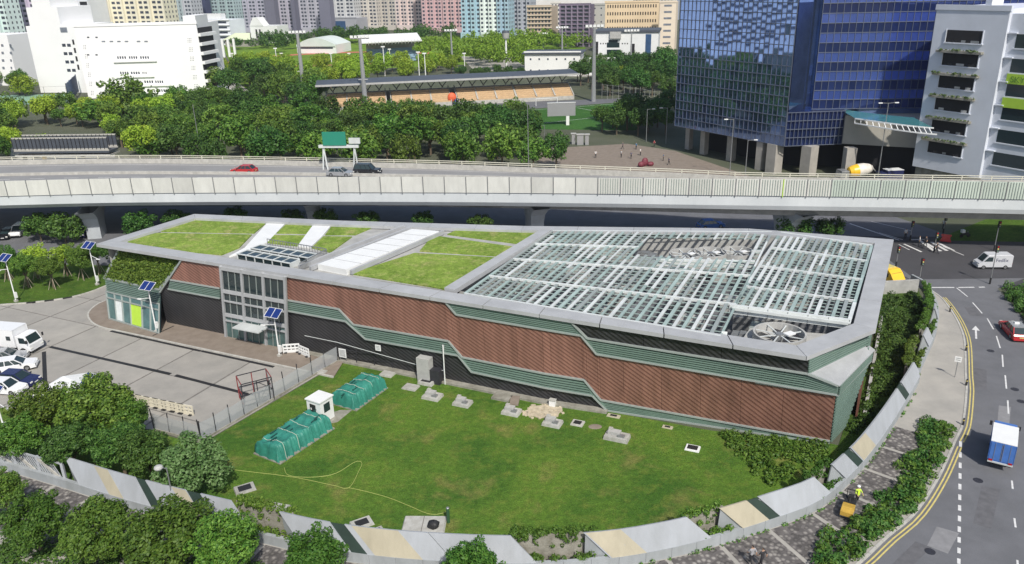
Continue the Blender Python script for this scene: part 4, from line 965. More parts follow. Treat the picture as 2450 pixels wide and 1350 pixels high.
# covered equipment
def tarp(a, b, wd, ht, label, seed, skirt=True):
    p, q = at(*a), at(*b); L = (q - p).length; ang = math.atan2(q.y - p.y, q.x - p.x); t = thing('tarpaulin_stack', label, 'tarpaulin', tuple((p + q) / 2), ang); nu, nv = 72, 32; g = np.random.default_rng(seed)
    prof = g.normal(size=(nu + 1, nv + 1)) * .022; lum = [(g.uniform(-L / 2, L / 2), g.uniform(-wd / 2, wd / 2), g.uniform(.4, 1.0), g.uniform(-.12, .12)) for _ in range(26)]; k = MB()
    for i in range(nu + 1):
        for j in range(nv + 1):
            u, v = -1 + 2 * i / nu, -1 + 2 * j / nv
            eu, ev = max(0, (abs(u) - .9) / .1), max(0, (abs(v) - .72) / .28); e = max(eu, ev)
            x = u * (L / 2) * (1 if eu == 0 else 1.01) ; y = v * wd / 2
            z = ht * (1 - e ** 2.2) + prof[i, j]
            z += (.06 * math.sin(x * 2.3 + 2 * y + seed) + .04 * math.sin(4.7 * x - 1.1 * y)) * (1 - e) + .03 * math.sin(7.1 * y - 2.3 * x)
            if e > .05: x += .06 * math.sin(9 * v + i); y += (.12 * math.sin(2.1 * i + seed) + .1 * math.sin(.7 * i)) * (.4 + e)
            for lx, ly, ls, lh in lum: z += lh * math.exp(-((x - lx) ** 2 + (y - ly) ** 2) / (ls * ls)) * (1 - e)
            k.v.append((x, y, max(z, .03)))
    for i in range(nu):
        for j in range(nv): c = i * (nv + 1) + j; k.f.append((c, c + nv + 1, c + nv + 2, c + 1)); k.m.append(0)
    k.build('cover', M['tarp'], t, smooth=True)
    for i in (9, 27, 44, 62):
        rp_ = MB()
        for j in range(nv): a_, b_ = Vector(k.v[i * (nv + 1) + j]) * 1.0, Vector(k.v[i * (nv + 1) + j + 1]); rp_.tube(a_ + Vector((0, 0, .03)), b_ + Vector((0, 0, .03)), .025, n=5, cap=False)
        rp_.build('rope', mat('rope', (.45, .50, .42), .8), t)
    fo = MB()
    for i in range(9):
        x = g.uniform(-L / 2, L / 2); y = g.uniform(-wd / 3, wd / 3); fo.bar((x - .4, y, ht + .05), (x + .4, y + .05, ht + .05), .1, .05)
    fo.build('strap', mat('strap_green', (.01, .07, .06), .6), t)
    MB().box((0, 0, .05), (L * 1.03, wd * 1.12, .1)).build('pallet_base', M['concrete_old'], t); return t
tarp((640, 1098), (768, 1016), 3.1, 1.5, 'long heap under green tarpaulin, nearer the camera', 3); tarp((822, 975), (897, 922), 3.0, 1.45, 'heap under torn green tarpaulin beyond the white kiosk', 8)
sheet([at2(*q) for q in ((772, 1018), (788, 990), (815, 982), (842, 982), (808, 1010))], .05, M['concrete_old'], 'kiosk_slab')
p = at(770, 1002); t = thing('guard_kiosk', 'small white guard kiosk between the two tarpaulin heaps', 'kiosk', (p.x, p.y, .05), -.43 - .12)
MB().box((0, 0, 1.15), (1.75, 1.75, 2.3)).build('cabin', M['white'], t); MB().box((0, 0, 2.36), (1.95, 1.95, .12)).build('roof', M['white'], t)
MB().box((-.1, -.885, 1.2), (.75, .04, 1.5)).build('door', M['black'], t); MB().box((.885, 0, 1.5), (.04, .8, .9)).build('window', M['glass'], t); MB().box((-.3, -.915, 1.45), (.12, .03, .2)).build('notice', M['white'], t)
# netted fence on the left of the lawn
net = bpy.data.materials.new('fence_net'); net.use_nodes = True; n_ = net.node_tree.nodes; l_ = net.node_tree.links
tr = n_.new('ShaderNodeBsdfTransparent'); mx = n_.new('ShaderNodeMixShader'); mx.inputs[0].default_value = .62; b_ = n_['Principled BSDF']; b_.inputs['Base Color'].default_value = (.42, .44, .47, 1); b_.inputs['Roughness'].default_value = .7
l_.new(tr.outputs[0], mx.inputs[1]); l_.new(b_.outputs[0], mx.inputs[2]); l_.new(mx.outputs[0], n_['Material Output'].inputs[0])
def fence(pts, h, label, step=1.7, mesh=True, pm=None, hn=None, kerb=True, name='netted_fence'):
    P3 = [at(*q) for q in pts]; f = wthing(name, label, 'fence', tuple(P3[0]))
    for a, b in zip(P3, P3[1:]):
        n = max(1, int((b - a).length / step)); nr = Vector((b.y - a.y, a.x - b.x, 0)).normalized()
        for i in range(n + 1):
            c = a.lerp(b, i / n); lean = nr * rng.uniform(-.12, .12); MB().bar(c, c + lean + Vector((0, 0, h * rng.uniform(.92, 1.08))), .07, .07).build('fence_post', pm or M['darksteel'], f)
            if mesh and i < n:
                d = a.lerp(b, (i + 1) / n); hh = (hn or h * .8)
                MB().poly([c + Vector((0, 0, .15)), d + Vector((0, 0, .15)), d + Vector((0, 0, hh * rng.uniform(.9, 1.1))) + nr * .05, c + Vector((0, 0, hh * rng.uniform(.9, 1.1)))]).build('net_panel', net, f)
        if not mesh: 
            for z in (h * .5, h * .95): MB().bar(a + Vector((0, 0, z)), b + Vector((0, 0, z)), .05, .05).build('fence_rail', pm or M['darksteel'], f)
        if kerb: MB().bar(a - nr * .0 + Vector((0, 0, .12)), b + Vector((0, 0, .12)), .22, .24).build('fence_kerb', M['concrete_old'], f)
    return f
fence([(370, 1030), (482, 1058), (648, 960), (808, 866)], 2.4, 'grey netted fence with dark posts between yard and lawn')
fence([(812, 866), (940, 885), (1060, 908)], 1.7, 'thin dark wire fence on a low wall along the plant', mesh=False, step=1.9, name='wire_fence')
p = at(615, 955); t = thing('steel_cage', 'dark red steel cage frame beside the netted fence', 'frame', (p.x, p.y, 0), .52); X, Y_, Z_ = 1.5, 1.1, 2.6; k = MB()
for x in (-X, 0, X):
    for y in (-Y_, Y_): MB().bar((x, y, 0), (x, y, Z_), .09, .09).build('upright', M['darksteel'] if y < 0 else M['rustred'], t)
for z in (.2, 1.3, Z_):
    for y in (-Y_, Y_): MB().bar((-X, y, z), (X, y, z), .08, .08).build('rail', M['darksteel'], t)
    for x in (-X, X): MB().bar((x, -Y_, z), (x, Y_, z), .08, .08).build('rail', M['rustred'], t)
for a, b in (((0, -Y_, .2), (X, -Y_, 2.5)), ((X, -Y_, .2), (X, Y_, 2.5)), ((0, -Y_, 2.5), (X, -Y_, 1.3))): MB().bar(a, b, .06, .06).build('brace', M['darksteel'], t)
p = at(745, 835); t = thing('portal_frame', 'red steel portal frame against the dark plant wall', 'frame', (p.x, p.y, .15), -.43)
for x in (-1.9, 1.9): MB().bar((x, 0, 0), (x, 0, 2.9), .3, .3).build('leg', M['rustred'], t)
MB().bar((-2.1, 0, 2.9), (2.1, 0, 2.9), .35, .3).build('beam', M['rustred'], t); MB().bar((-1.9, 0, 1.9), (-1.0, 0, 2.9), .15, .15).build('brace', M['rustred'], t); MB().bar((1.9, 0, 1.9), (1.0, 0, 2.9), .15, .15).build('brace', M['rustred'], t)
def barrier(px, rot, label, group=None, m=None, z=0.0):
    p = at(*px, z); t = thing('plastic_barrier', label, 'barrier', (p.x, p.y, z), rot, group); mm = m or M['white']
    for zz in (.15, .55, .98): MB().box((0, 0, zz), (1.9, .12, .16 if zz > .2 else .3)).build('rail', mm, t)
    for x in (-.9, -.45, 0, .45, .9): MB().box((x, 0, .55), (.12, .11, .9)).build('bar', mm, t)
    for x in (-.65, .65): MB().box((x, 0, .05), (.3, .6, .1)).build('foot', M['black'], t)
    return t
bar_cream = mat('barrier_cream', (.66, .62, .50), .5, var=.05)
for i in range(8): barrier((305 + i * 20, 961 + i * 4.2), -.40 + .05 * (i % 2), 'cream plastic barrier in the row across the lower yard', 'cream barrier row in the yard', bar_cream, .03)
barrier((698, 843), .1, 'white plastic barrier beside the lamp post by the entrance', z=.15); barrier((728, 850), -.7, 'white plastic barrier turned across the apron end', z=.15); barrier((1118, 918), -.3, 'white plastic barrier lying by the plant wall at the lawn edge', m=bar_cream)
p = at(937, 840, 1.6)
for sg, (px, zz, lab) in enumerate((((937, 842), 2.6, 'white square notice fixed on the dark plant wall'),)):
    t = thing('wall_notice', lab, 'sign', tuple(W(40.4, 2.6, .2))); t.rotation_euler = (0, 0, math.atan2(FD.y, FD.x)); MB().box((0, -.03, 0), (.7, .05, .7)).build('board', M['white'], t)
    for i in range(3): MB().box((0, -.06, .18 - i * .17), (.44, .012, .05)).build('print_line', M['steel'], t)
t = thing('fence_notice', 'white striped notice board on the lawn fence corner', 'sign', (at(822, 868).x, at(822, 868).y, 0), -.43); MB().box((0, 0, 1.2), (.95, .05, 1.05)).build('board', M['white'], t)
for i in range(6): MB().box((0, -.035, 1.55 - i * .14), (.78, .012, .06)).build('print_line', M['steel'], t)
for x in (-.4, .4): MB().box((x, .05, .6), (.06, .06, 1.2)).build('leg', M['steel'], t)
p = W(46.5, 0, .9); t = thing('wall_cabinet', 'grey steel cabinet with drainpipe against the dark plant wall', 'cabinet', tuple(p), math.atan2(FD.y, FD.x)); MB().box((0, 0, 1.4), (1.5, .9, 2.8)).build('case', M['hvac'], t); MB().box((1.3, .1, .8), (1.2, .9, 1.6)).build('case', M['darksteel'], t)
for x in (2.3, ): MB().tube((x, .1, 0), (x, .1, 4.6), .06, n=8).build('pipe', M['white'], t)
k = MB(); pp = [W(30.5, 2.4, .35), W(35, 2.35, .35), W(44.5, 1.6, .45), W(47.5, 1.4, .5), W(48.6, 1.5, .5), W(48.9, 4.6, .35)]
for a, b in zip(pp, pp[1:]): k.tube(a, b, .035, n=7)
tag(k.build('service_pipe', M['whitesteel']), 'thin white service pipe running along the dark plant wall', 'pipe')
# tent roof behind the left trees
p = at(150, 950); t = wthing('canopy_tent', 'white pitched tent roof behind the left trees', 'tent', (p.x, p.y, 0)); q = [at(*s_, z) for s_, z in (((70, 948), 2.6), ((152, 900), 3.6), ((215, 928), 2.6), ((150, 975), 2.6))]
rdg = q[1]; k = MB(); k.poly([q[0], q[3], q[1]]); k.poly([q[3], q[2], q[1]]); bk = [q[0] + Vector((1, 4, 0)), q[2] + Vector((-1.5, 3.5, 0))]; k.poly([q[1], q[2], bk[1]]); k.poly([q[0], q[1], bk[0]]); k.poly([q[1], bk[1], bk[0]]); k.build('roof', M['white'], t)
for c in (q[0], q[3], q[2]): MB().tube((c.x, c.y, 0), c, .06, n=8).build('leg', M['steel'], t)

# ================================================================== planting
cov = []
def scatter(poly_px, n, rlo, rhi, zlo=.1, zhi=.5, z=0.0, world=False):
    P2 = poly_px if world else [at2(*q, z) for q in poly_px]; xs, ys = [p[0] for p in P2], [p[1] for p in P2]; out = []
    while len(out) < n:
        q = (rng.uniform(min(xs), max(xs)), rng.uniform(min(ys), max(ys)))
        if inpoly(q, P2): out.append(((q[0], q[1], z + rng.uniform(zlo, zhi)), rng.uniform(rlo, rhi)))
    return out
def ground_cover(name, blobs, m, label, per=420, size=.16):
    o = link(name, leaf_cloud(blobs, per, size, m, name)); return tag(o, label, 'plants', kind='stuff')
bl = []
for i in range(420):
    a = rng.uniform(KC.near(41, 63.2), KC.near(22, 44.4)); u = rng.random(); wmax = 1.5 + 1.4 * math.sin(a * .9) * .4 + .8; q = KC(a, -(.35 + u * wmax)); hh = .35 + .65 * (.5 + .5 * math.sin(a * 1.7) * math.cos(a * .63 + 1)); bl.append(((q.x, q.y, rng.uniform(.05, .8) * hh), rng.uniform(.22, .6) * (.5 + .5 * hh)))
ground_cover('roadside_shrubs', bl[:210], M['leaf_dark'], 'strip of unkempt shrubs between pavement and road', 330, .17); ground_cover('roadside_shrubs', bl[210:310], M['leaf_mid'], 'brighter green clumps in the roadside shrub strip', 330, .17); ground_cover('roadside_shrubs', bl[310:], M['leaf_yellow'], 'yellowish weeds among the roadside shrub strip', 330, .17)
ground_cover('lawn_corner_shrubs', scatter([(1720, 1035), (1990, 1065), (1985, 1085), (1930, 1120), (1850, 1165), (1800, 1130)], 210, .14, .5, -.05, .35), M['leaf_mid'], 'low shrubs spilling over the right corner of the lawn', 380, .16)
sheet([(28.5, 60.5), (31, 61), (35, 66), (41, 73.2), (47.9, 83.3), (52, 91), (53.8, 98), (47, 99.6), (45.5, 90)], .03, M['weeds'], 'side_bank')
ground_cover('bank_weeds', scatter([(2030, 1040), (2060, 1000), (2090, 900), (2105, 720), (2190, 705), (2205, 760), (2160, 880), (2090, 1000)], 260, .3, .7), M['leaf_dark'], 'dark weeds in the strip between plant and wall', 330, .17)
MB().slab([at(2116, 715, 0), at(2195, 690, 0), at(2195, 690, 0) + Vector((0, 0, 1.6)), at(2116, 715, 0) + Vector((0, 0, 1.6))], .25, (0, -1, 0))
o = MB().bar(at(2090, 690, .9), at(2196, 684, .9), .3, 1.8).build('retaining_wall', M['concrete']); tag(o, 'plain concrete retaining wall closing the weedy side strip', 'wall')
ground_cover('median_hedge', scatter([(64.5, 97.5), (70, 97), (66.5, 84), (62, 77), (58.8, 77.5), (61, 86)], 150, .4, .7, .3, .9, world=True), M['leaf_dark'], 'dark hedge along the right edge of the road', 330, .17)
0 and ground_cover('lawn_tufts', scatter([(830, 900), (1450, 1000), (1900, 1080), (1640, 1220), (1250, 1285), (720, 1235), (560, 1120)], 240, .12, .26, .0, .05), M['leaf_yellow'], 'scattered grass tufts on the lawn', 300, .10)
ground_cover('wall_foot_weeds', [((lambda q: (q.x, q.y, rng.uniform(.1, .25)))(WC(rng.uniform(WC.near(8, 46), WC.near(40, 70)), -.15)), rng.uniform(.08, .2)) for _ in range(90)], M['leaf_mid'], 'small weeds along the foot of the pale wall', 500, .10)
# trees: inside the wall at the left
for cx, cy, wp, zc, key, lab in (
    (45, 1045, 125, 3.3, 'near', 'leftmost dense tree just inside the gate'), (105, 985, 150, 3.6, 'near', 'loose tree in front of the white tent roof at the left'),
    (168, 1060, 125, 3.3, 'nearD', 'dense round tree behind the wall, second row from the gate'), (228, 975, 165, 4.2, 'near', 'tallest light green tree beside the solar panel'),
    (283, 1062, 130, 3.4, 'nearD', 'dark round tree in the middle of the group inside the wall'), (352, 1085, 125, 3.2, 'nearD', 'dark tree at the right of the group behind the wall'),
    (455, 1118, 168, 3.0, 'nearG', 'pale blossoming tree standing apart at the lawn edge'), (300, 1000, 110, 3.2, 'near', 'small tree behind the group next to the cream barriers')):
    tree_px(cx, cy, wp, zc, key, lab, 'trees inside the wall')
for cx, cy, wp, zc, key, lab in (
    (78, 1245, 165, 3.3, 'nearY', 'street tree below the gate, leftmost full one outside the wall'), (228, 1268, 160, 3.2, 'nearY', 'street tree outside the wall, below the ochre stripe'), (388, 1278, 195, 3.2, 'nearY', 'widest street tree outside the wall, below the lamp post'),
    (548, 1300, 170, 3.2, 'near', 'bright green street tree below the first planted gap'), (748, 1335, 145, 3.0, 'nearY', 'small street tree below the second dark slit'), (1128, 1362, 150, 2.7, 'near', 'round bright bush tree at the bottom middle edge'), (5, 1170, 100, 3.2, 'near', 'street tree cut by the left picture edge outside the gate')):
    tree_px(cx, cy, wp, zc, key, lab, 'street trees outside the wall')
ground_cover('verge_undergrowth', scatter([(-40, 1300), (200, 1300), (600, 1345), (700, 1400), (-40, 1400)], 260, .25, .5, .1, .4), M['leaf_dark'], 'dark undergrowth beneath the street trees', 300, .16)
# young staked trees on the verge
stakes = MB()
for j in range(4):
    t_ = j * 1.57; stakes.tube((.75 * math.cos(t_), .75 * math.sin(t_), 0), (.12 * math.cos(t_), .12 * math.sin(t_), 1.7), .04, .04, 6)
stk = stakes.mesh('stake', M['barkpale'])
for (bx_, by_), (cx, cy), wp, key, lab in (((22, 671), (12, 604), 62, 'near', 'staked young tree on the verge, leftmost'), ((69, 688), (82, 628), 62, 'near', 'staked young tree with sparse crown in front of the lime one'), ((92, 667), (78, 600), 64, 'farL', 'lime green staked young tree on the verge'), ((130, 691), (122, 640), 58, 'near', 'staked young tree nearest the yard kerb'),
        ((162, 661), (152, 603), 64, 'farL', 'bright staked young tree in the verge middle'), ((200, 669), (193, 618), 66, 'near', 'staked young tree left of the tall solar lamp'), ((240, 655), (238, 612), 48, 'near', 'staked young tree beside the plant corner')):
    p = at(bx_, by_, .12); d = depth_of(p); rr = wp * d / FPX / 2; q = at(cx, cy, 3.2); t = tree((p.x, p.y, .12), rr, 3.4, key, lab, 'young trees on the verge', flat=.95, name='young_tree'); link('stakes', stk, t)
# ================================================================== vehicles
def hd(a, b, z=0.0):
    p, q = at(*a, z), at(*b, z); return math.atan2(q.y - p.y, q.x - p.x)
def loft(k, prof, hw, bev, mi=0):
    """side profile (x,z) extruded across the width with softened edges"""
    n = len(prof); cx = sum(p[0] for p in prof) / n; cz = sum(p[1] for p in prof) / n; b0 = len(k.v)
    for y, s_ in ((-hw, 1 - bev), (-hw * (1 - bev * .8), 1), (hw * (1 - bev * .8), 1), (hw, 1 - bev)):
        for x, z in prof: k.v.append((cx + (x - cx) * (s_ if s_ == 1 else .985), y, cz + (z - cz) * s_))
    for r_ in range(3):
        for i in range(n): j = (i + 1) % n; k.f.append((b0 + r_ * n + i, b0 + r_ * n + j, b0 + (r_ + 1) * n + j, b0 + (r_ + 1) * n + i)); k.m.append(mi)
    k.f.append(tuple(b0 + i for i in range(n))); k.m.append(mi); k.f.append(tuple(b0 + 3 * n + i for i in range(n))[::-1]); k.m.append(mi)
WHEEL = {}
def wheels(t, xs, hw, r_):
    if r_ not in WHEEL:
        WHEEL[r_] = (MB().tube((0, -.11, 0), (0, .11, 0), r_, r_, 16).mesh('wheel', M['tyre'], False), MB().tube((0, -.125, 0), (0, .125, 0), r_ * .6, r_ * .6, 12).mesh('rim', M['rim']))
    for x in xs:
        for s_ in (-1, 1):
            w_ = link('wheel', WHEEL[r_][0], t, (x, s_ * (hw - .1), r_)); link('rim', WHEEL[r_][1], w_)
def lights(t, xf, xr, hw, zf, zr):
    for s_ in (-1, 1):
        MB().box((xf, s_ * hw * .74, zf), (.08, hw * .36, .14)).build('headlight', M['lampwhite'], t); MB().box((xr, s_ * hw * .78, zr), (.08, hw * .3, .16)).build('tail_light', M['lampred'], t)
def car(pos, heading, paint, label, L=4.5, Wd=1.78, H=1.46, name='parked_car', cat='car', group=None, roof=None, suv=False):
    t = thing(name, label, cat, pos, heading, group); hw = Wd / 2; k = MB(); b = .60 if not suv else .56
    loft(k, [(x * L, z * H) for x, z in ((-.5, .2), (-.5, .5), (-.475, b), (.2, b), (.46, .5 if not suv else .54), (.5, .4), (.5, .2), (.36, .13), (-.36, .13))], hw, .06); k.build('body', paint, t)
    rb, rt = (-.43, -.30) if not suv else (-.47, -.42); fb, ft = (.24, .07) if not suv else (.24, .10)
    def gh(s_, ex): return [Vector((x * L, y * hw, z * H)) for x, y, z in ((rb - ex, -.9 * s_, b), (fb + ex, -.9 * s_, b), (fb + ex, .9 * s_, b), (rb - ex, .9 * s_, b), (rt - ex, -.74 * s_, .97), (ft + ex, -.74 * s_, .97), (ft + ex, .74 * s_, .97), (rt - ex, .74 * s_, .97))]
    v = gh(1, 0); g_ = MB(); g_.v = [tuple(p) for p in v]; g_.f = [(0, 1, 5, 4), (1, 2, 6, 5), (2, 3, 7, 6), (3, 0, 4, 7), (4, 5, 6, 7)]; g_.m = [0] * 5; g_.build('windows', M['glass'], t)
    r_ = MB(); r_.slab([v[4] + Vector((-.02, -.02, .05)), v[5] + Vector((.02, -.02, .05)), v[6] + Vector((.02, .02, .05)), v[7] + Vector((-.02, .02, .05))], .07, (0, 0, 1)); r_.build('roof', roof or paint, t)
    for a, c in ((0, 4), (1, 5), (2, 6), (3, 7)): MB().bar(v[a], v[c], .09, .08).build('pillar', paint, t)
    for f in (.42, .72):
        for a, c, d, e in ((0, 1, 4, 5), (3, 2, 7, 6)): MB().bar(v[a].lerp(v[c], f), v[d].lerp(v[e], f), .07, .05).build('pillar', paint, t)
    wheels(t, (-.31 * L, .31 * L), hw, .33 if not suv else .38); lights(t, .492 * L, -.492 * L, hw, .43 * H, .46 * H)
    for x in (.5 * L, -.5 * L): MB().box((x, 0, .22 * H), (.1, Wd * .92, .18)).build('bumper', M['black'] if suv else paint, t)
    MB().box((-.503 * L, 0, .38 * H), (.03, .5, .12)).build('number_plate', M['paintyellow'], t); MB().box((.503 * L, 0, .3 * H), (.03, .5, .12)).build('number_plate', M['white'], t)
    for s_ in (-1, 1): MB().box((.2 * L, s_ * (hw + .09), b * H + .06), (.12, .18, .12)).build('mirror', M['black'], t)
    return t
def box_truck(pos, heading, cabm, boxm, label, L=6.2, Wd=2.15, H=3.1, boxroof=None, name='box_truck', door=False, sidewin=False, shutter=None):
    t = thing(name, label, 'truck', pos, heading); hw = Wd / 2; cl = 1.75; k = MB()
    loft(k, [(L / 2 - cl, .45), (L / 2 - cl, 2.25), (L / 2 - cl + .3, 2.35), (L / 2 - .55, 2.3), (L / 2 - .08, 1.35), (L / 2, 1.2), (L / 2, .45)], hw * .93, .05); k.build('cab', cabm, t)
    MB().slab([(L / 2 - .08 + .02, -hw * .8, 1.38), (L / 2 - .08 + .02, hw * .8, 1.38), (L / 2 - .5, hw * .74, 2.22), (L / 2 - .5, -hw * .74, 2.22)], .02, Vector((.9, 0, .42))).build('windscreen', M['glass'], t)
    for s_ in (-1, 1):
        MB().slab([(L / 2 - 1.35, s_ * hw * .945, 1.4), (L / 2 - .3, s_ * hw * .945, 1.4), (L / 2 - .62, s_ * hw * .945, 2.1), (L / 2 - 1.35, s_ * hw * .945, 2.1)], .02, (0, s_, 0)).build('side_window', M['glass'], t)
        MB().box((L / 2 - .1, s_ * (hw + .16), 1.75), (.1, .2, .4)).build('mirror', M['black'], t)
    MB().box((0, 0, .62), (L * .96, Wd * .5, .28)).build('chassis', M['black'], t)
    if boxm:
        bl_ = L - cl - .12; cx = -L / 2 + bl_ / 2; bo = MB().box((cx, 0, (.85 + H) / 2), (bl_, Wd, H - .85)).build('cargo_box', boxm, t)
        MB().box((cx, 0, H + .025), (bl_ + .04, Wd + .04, .06)).build('box_roof', boxroof or boxm, t)
        for s_ in (-1, 1): MB().box((-L / 2 - .02, s_ * Wd * .245, (.9 + H) / 2), (.04, Wd * .46, H - 1.05)).build('rear_door', boxm, bo)
        for y in (-.05, .05, -Wd * .3, Wd * .3): MB().box((-L / 2 - .05, y, (.9 + H) / 2), (.03, .035, H - 1.1)).build('lock_rod', M['steel'], bo)
        MB().box((-L / 2 - .06, 0, .8), (.1, Wd, .12)).build('rear_bumper', M['whitesteel'], t)
        for x in np.linspace(cx - bl_ / 2, cx + bl_ / 2, 6):
            for s_ in (-1, 1): MB().box((float(x), s_ * (Wd / 2 + .012), (.9 + H) / 2), (.05, .03, H - 1.0)).build('side_rib', boxm, bo)
        if sidewin:
            MB().box((cx + bl_ / 2 - .75, -Wd / 2 - .03, 2.0), (.55, .04, .5)).build('side_hatch', M['glass'], t)
    wheels(t, (L / 2 - 1.0, -L / 2 + 1.3), hw, .42); lights(t, L / 2 + .0, -L / 2 - .05, hw, .8, .95)
    return t
def gp(px, z=0.0): p = at(*px, z); return (p.x, p.y, z)
box_truck(gp((2392, 1092), .012), R(57), M['truckblue'], M['truckblue'], 'blue box truck with white roof driving away on the right', L=5.2, Wd=1.85, H=2.7, boxroof=M['white'])
tx = car(gp((2424, 800), .012), R(78), M['carred'], 'red taxi with white roof on the right road', 4.7, 1.75, 1.5, 'taxi', roof=M['carsilver']); MB().box((-.3, 0, 1.58), (.25, .5, .16)).build('roof_sign', M['white'], tx)
# white delivery van with lettering
p = gp((2372, 640), .01); t = thing('delivery_van', 'white delivery van with dark lettering crossing the shaded junction', 'van', p, R(176)); t.scale = (.82, .82, .82); L, hw = 5.6, 1.0; k = MB()
loft(k, [(-2.8, .35), (-2.8, 2.4), (-2.6, 2.55), (1.0, 2.55), (1.3, 2.48), (2.15, 1.35), (2.7, 1.1), (2.8, .8), (2.8, .35)], hw, .05); k.build('body', mat('van_white_shaded', (.52, .53, .56), .35, var=.06), t)  # white van; its shade is put into the greyed body colour
MB().slab([(2.17, -.8, 1.4), (2.17, .8, 1.4), (1.36, .75, 2.42), (1.36, -.75, 2.42)], .03, (.8, 0, .6)).build('windscreen', M['glass'], t)
for s_ in (-1, 1): MB().slab([(.5, s_ * 1.01, 1.4), (1.95, s_ * 1.01, 1.4), (1.25, s_ * 1.01, 2.2), (.5, s_ * 1.01, 2.2)], .02, (0, s_, 0)).build('side_window', M['glass'], t)
wheels(t, (-1.75, 1.85), hw, .36); lights(t, 2.8, -2.8, hw, .85, 1.0)
def text(body, size, m, parent, loc, rot, name='lettering', ext=.004):
    c = bpy.data.curves.new(name, 'FONT'); c.body = body; c.size = size; c.extrude = ext; c.align_x = 'CENTER'; c.materials.append(m); tmp = bpy.data.objects.new('tmp', c); COL.objects.link(tmp); bpy.context.view_layer.update()
    me = bpy.data.meshes.new_from_object(tmp.evaluated_get(bpy.context.evaluated_depsgraph_get())); bpy.data.objects.remove(tmp, do_unlink=True)
    return tag(link(name, me, parent, loc, rot), kind='stuff')
text('FedEx', .85, M['carnavy'], t, (-1.0, 1.015, 1.35), (R(90), 0, R(180)))
text('FedEx', .85, M['carnavy'], t, (-1.0, -1.015, 1.35), (R(90), 0, 0))
# yellow van hidden behind the parapet
p = gp((2118, 676), .01); t = thing('yellow_van', 'bright yellow van with dark window showing past the roof corner', 'van', p, R(-70)); k = MB()
loft(k, [(-2.4, .35), (-2.4, 2.1), (-2.2, 2.3), (1.2, 2.3), (1.7, 1.9), (2.3, 1.1), (2.4, .8), (2.4, .35)], 1.0, .07); k.build('body', M['truckyellow'], t); MB().slab([(2.12, -.85, 1.3), (2.12, .85, 1.3), (1.66, .8, 1.95), (1.66, -.8, 1.95)], .03, (.8, 0, .6)).build('windscreen', M['glass'], t)
for s_ in (-1, 1): MB().box((-.3, s_ * 1.0, 1.6), (3.2, .04, .5)).build('side_window', M['glass'], t)
MB().box((-.6, 0, 2.36), (2.6, 1.5, .1)).build('roof_rack', M['paintyellow'], t); wheels(t, (-1.5, 1.5), 1.0, .36); lights(t, 2.4, -2.4, 1.0, .85, 1.0)
# yard
box_truck(gp((30, 836), .03), hd((0, 843), (85, 850)), M['carwhite'], M['carwhite'], 'white box truck with side hatch parked in the yard', L=7.2, Wd=2.2, H=3.0, sidewin=True)
car(gp((36, 884), .03), hd((4, 887), (72, 877)), M['carwhite'], 'white car with dark sills parked next to the white truck', 4.6)
car(gp((14, 864), .03), hd((4, 867), (72, 860)), M['carsilver'], 'silver car half hidden between the truck and the white car', 4.6)
car(gp((45, 918), .03), hd((4, 921), (72, 925)), M['carnavy'], 'navy blue saloon parked in the lower left yard', 4.5)
car(gp((18, 938), .03), hd((4, 941), (72, 945)), M['carwhite'], 'small white car in front of the navy saloon', 3.9, 1.68, 1.5)
# viaduct and beyond
def on_deck(x, y): p = at(x, y, 8.6); return (p.x, p.y, 8.61)
car(on_deck(880, 417), hd((820, 417), (940, 421), 8.6), M['carblack'], 'black off-road car driving on the viaduct', 4.7, 1.9, 1.85, 'moving_car', suv=True)
car(on_deck(585, 414), hd((640, 413), (540, 411), 8.6), M['carred'], 'dark red car on the viaduct, left lane', name='moving_car'); car(on_deck(815, 421), hd((780, 420), (850, 422), 8.6), M['carsilver'], 'low grey car just behind the black off-road car', name='moving_car')
for i, (x, y, a_, m_, lab) in enumerate(((48, 562, -1.4, 'carwhite', 'white van-like car parked under the viaduct at the left'), (205, 562, -1.5, 'carnavy', 'dark blue car under the viaduct beside the pier'), (20, 567, -1.4, 'carblack', 'black car parked under the viaduct by the picture edge'), (1700, 545, .2, 'truckblue', 'bright blue car beneath the viaduct behind the canopy'), (757, 243, .2, 'carwhite', 'white car parked at the left end of the grandstand'), (772, 248, .1, 'carsilver', 'grey car parked below the grandstand corner'),
        (545, 216, -1.1, 'carwhite', 'white car on the park street, farthest up'), (566, 231, -1.1, 'carsilver', 'silver car on the park street, second from the top'), (588, 246, -1.1, 'carwhite', 'white car queued halfway down the park street'), (606, 258, -1.1, 'carblack', 'black car queued on the park street'), (625, 272, -1.1, 'carwhite', 'white car lowest on the park street'))):
    car(gp((x, y), .01), a_, M[m_], lab, suv=(i == 0), H=1.9 if i == 0 else 1.46)
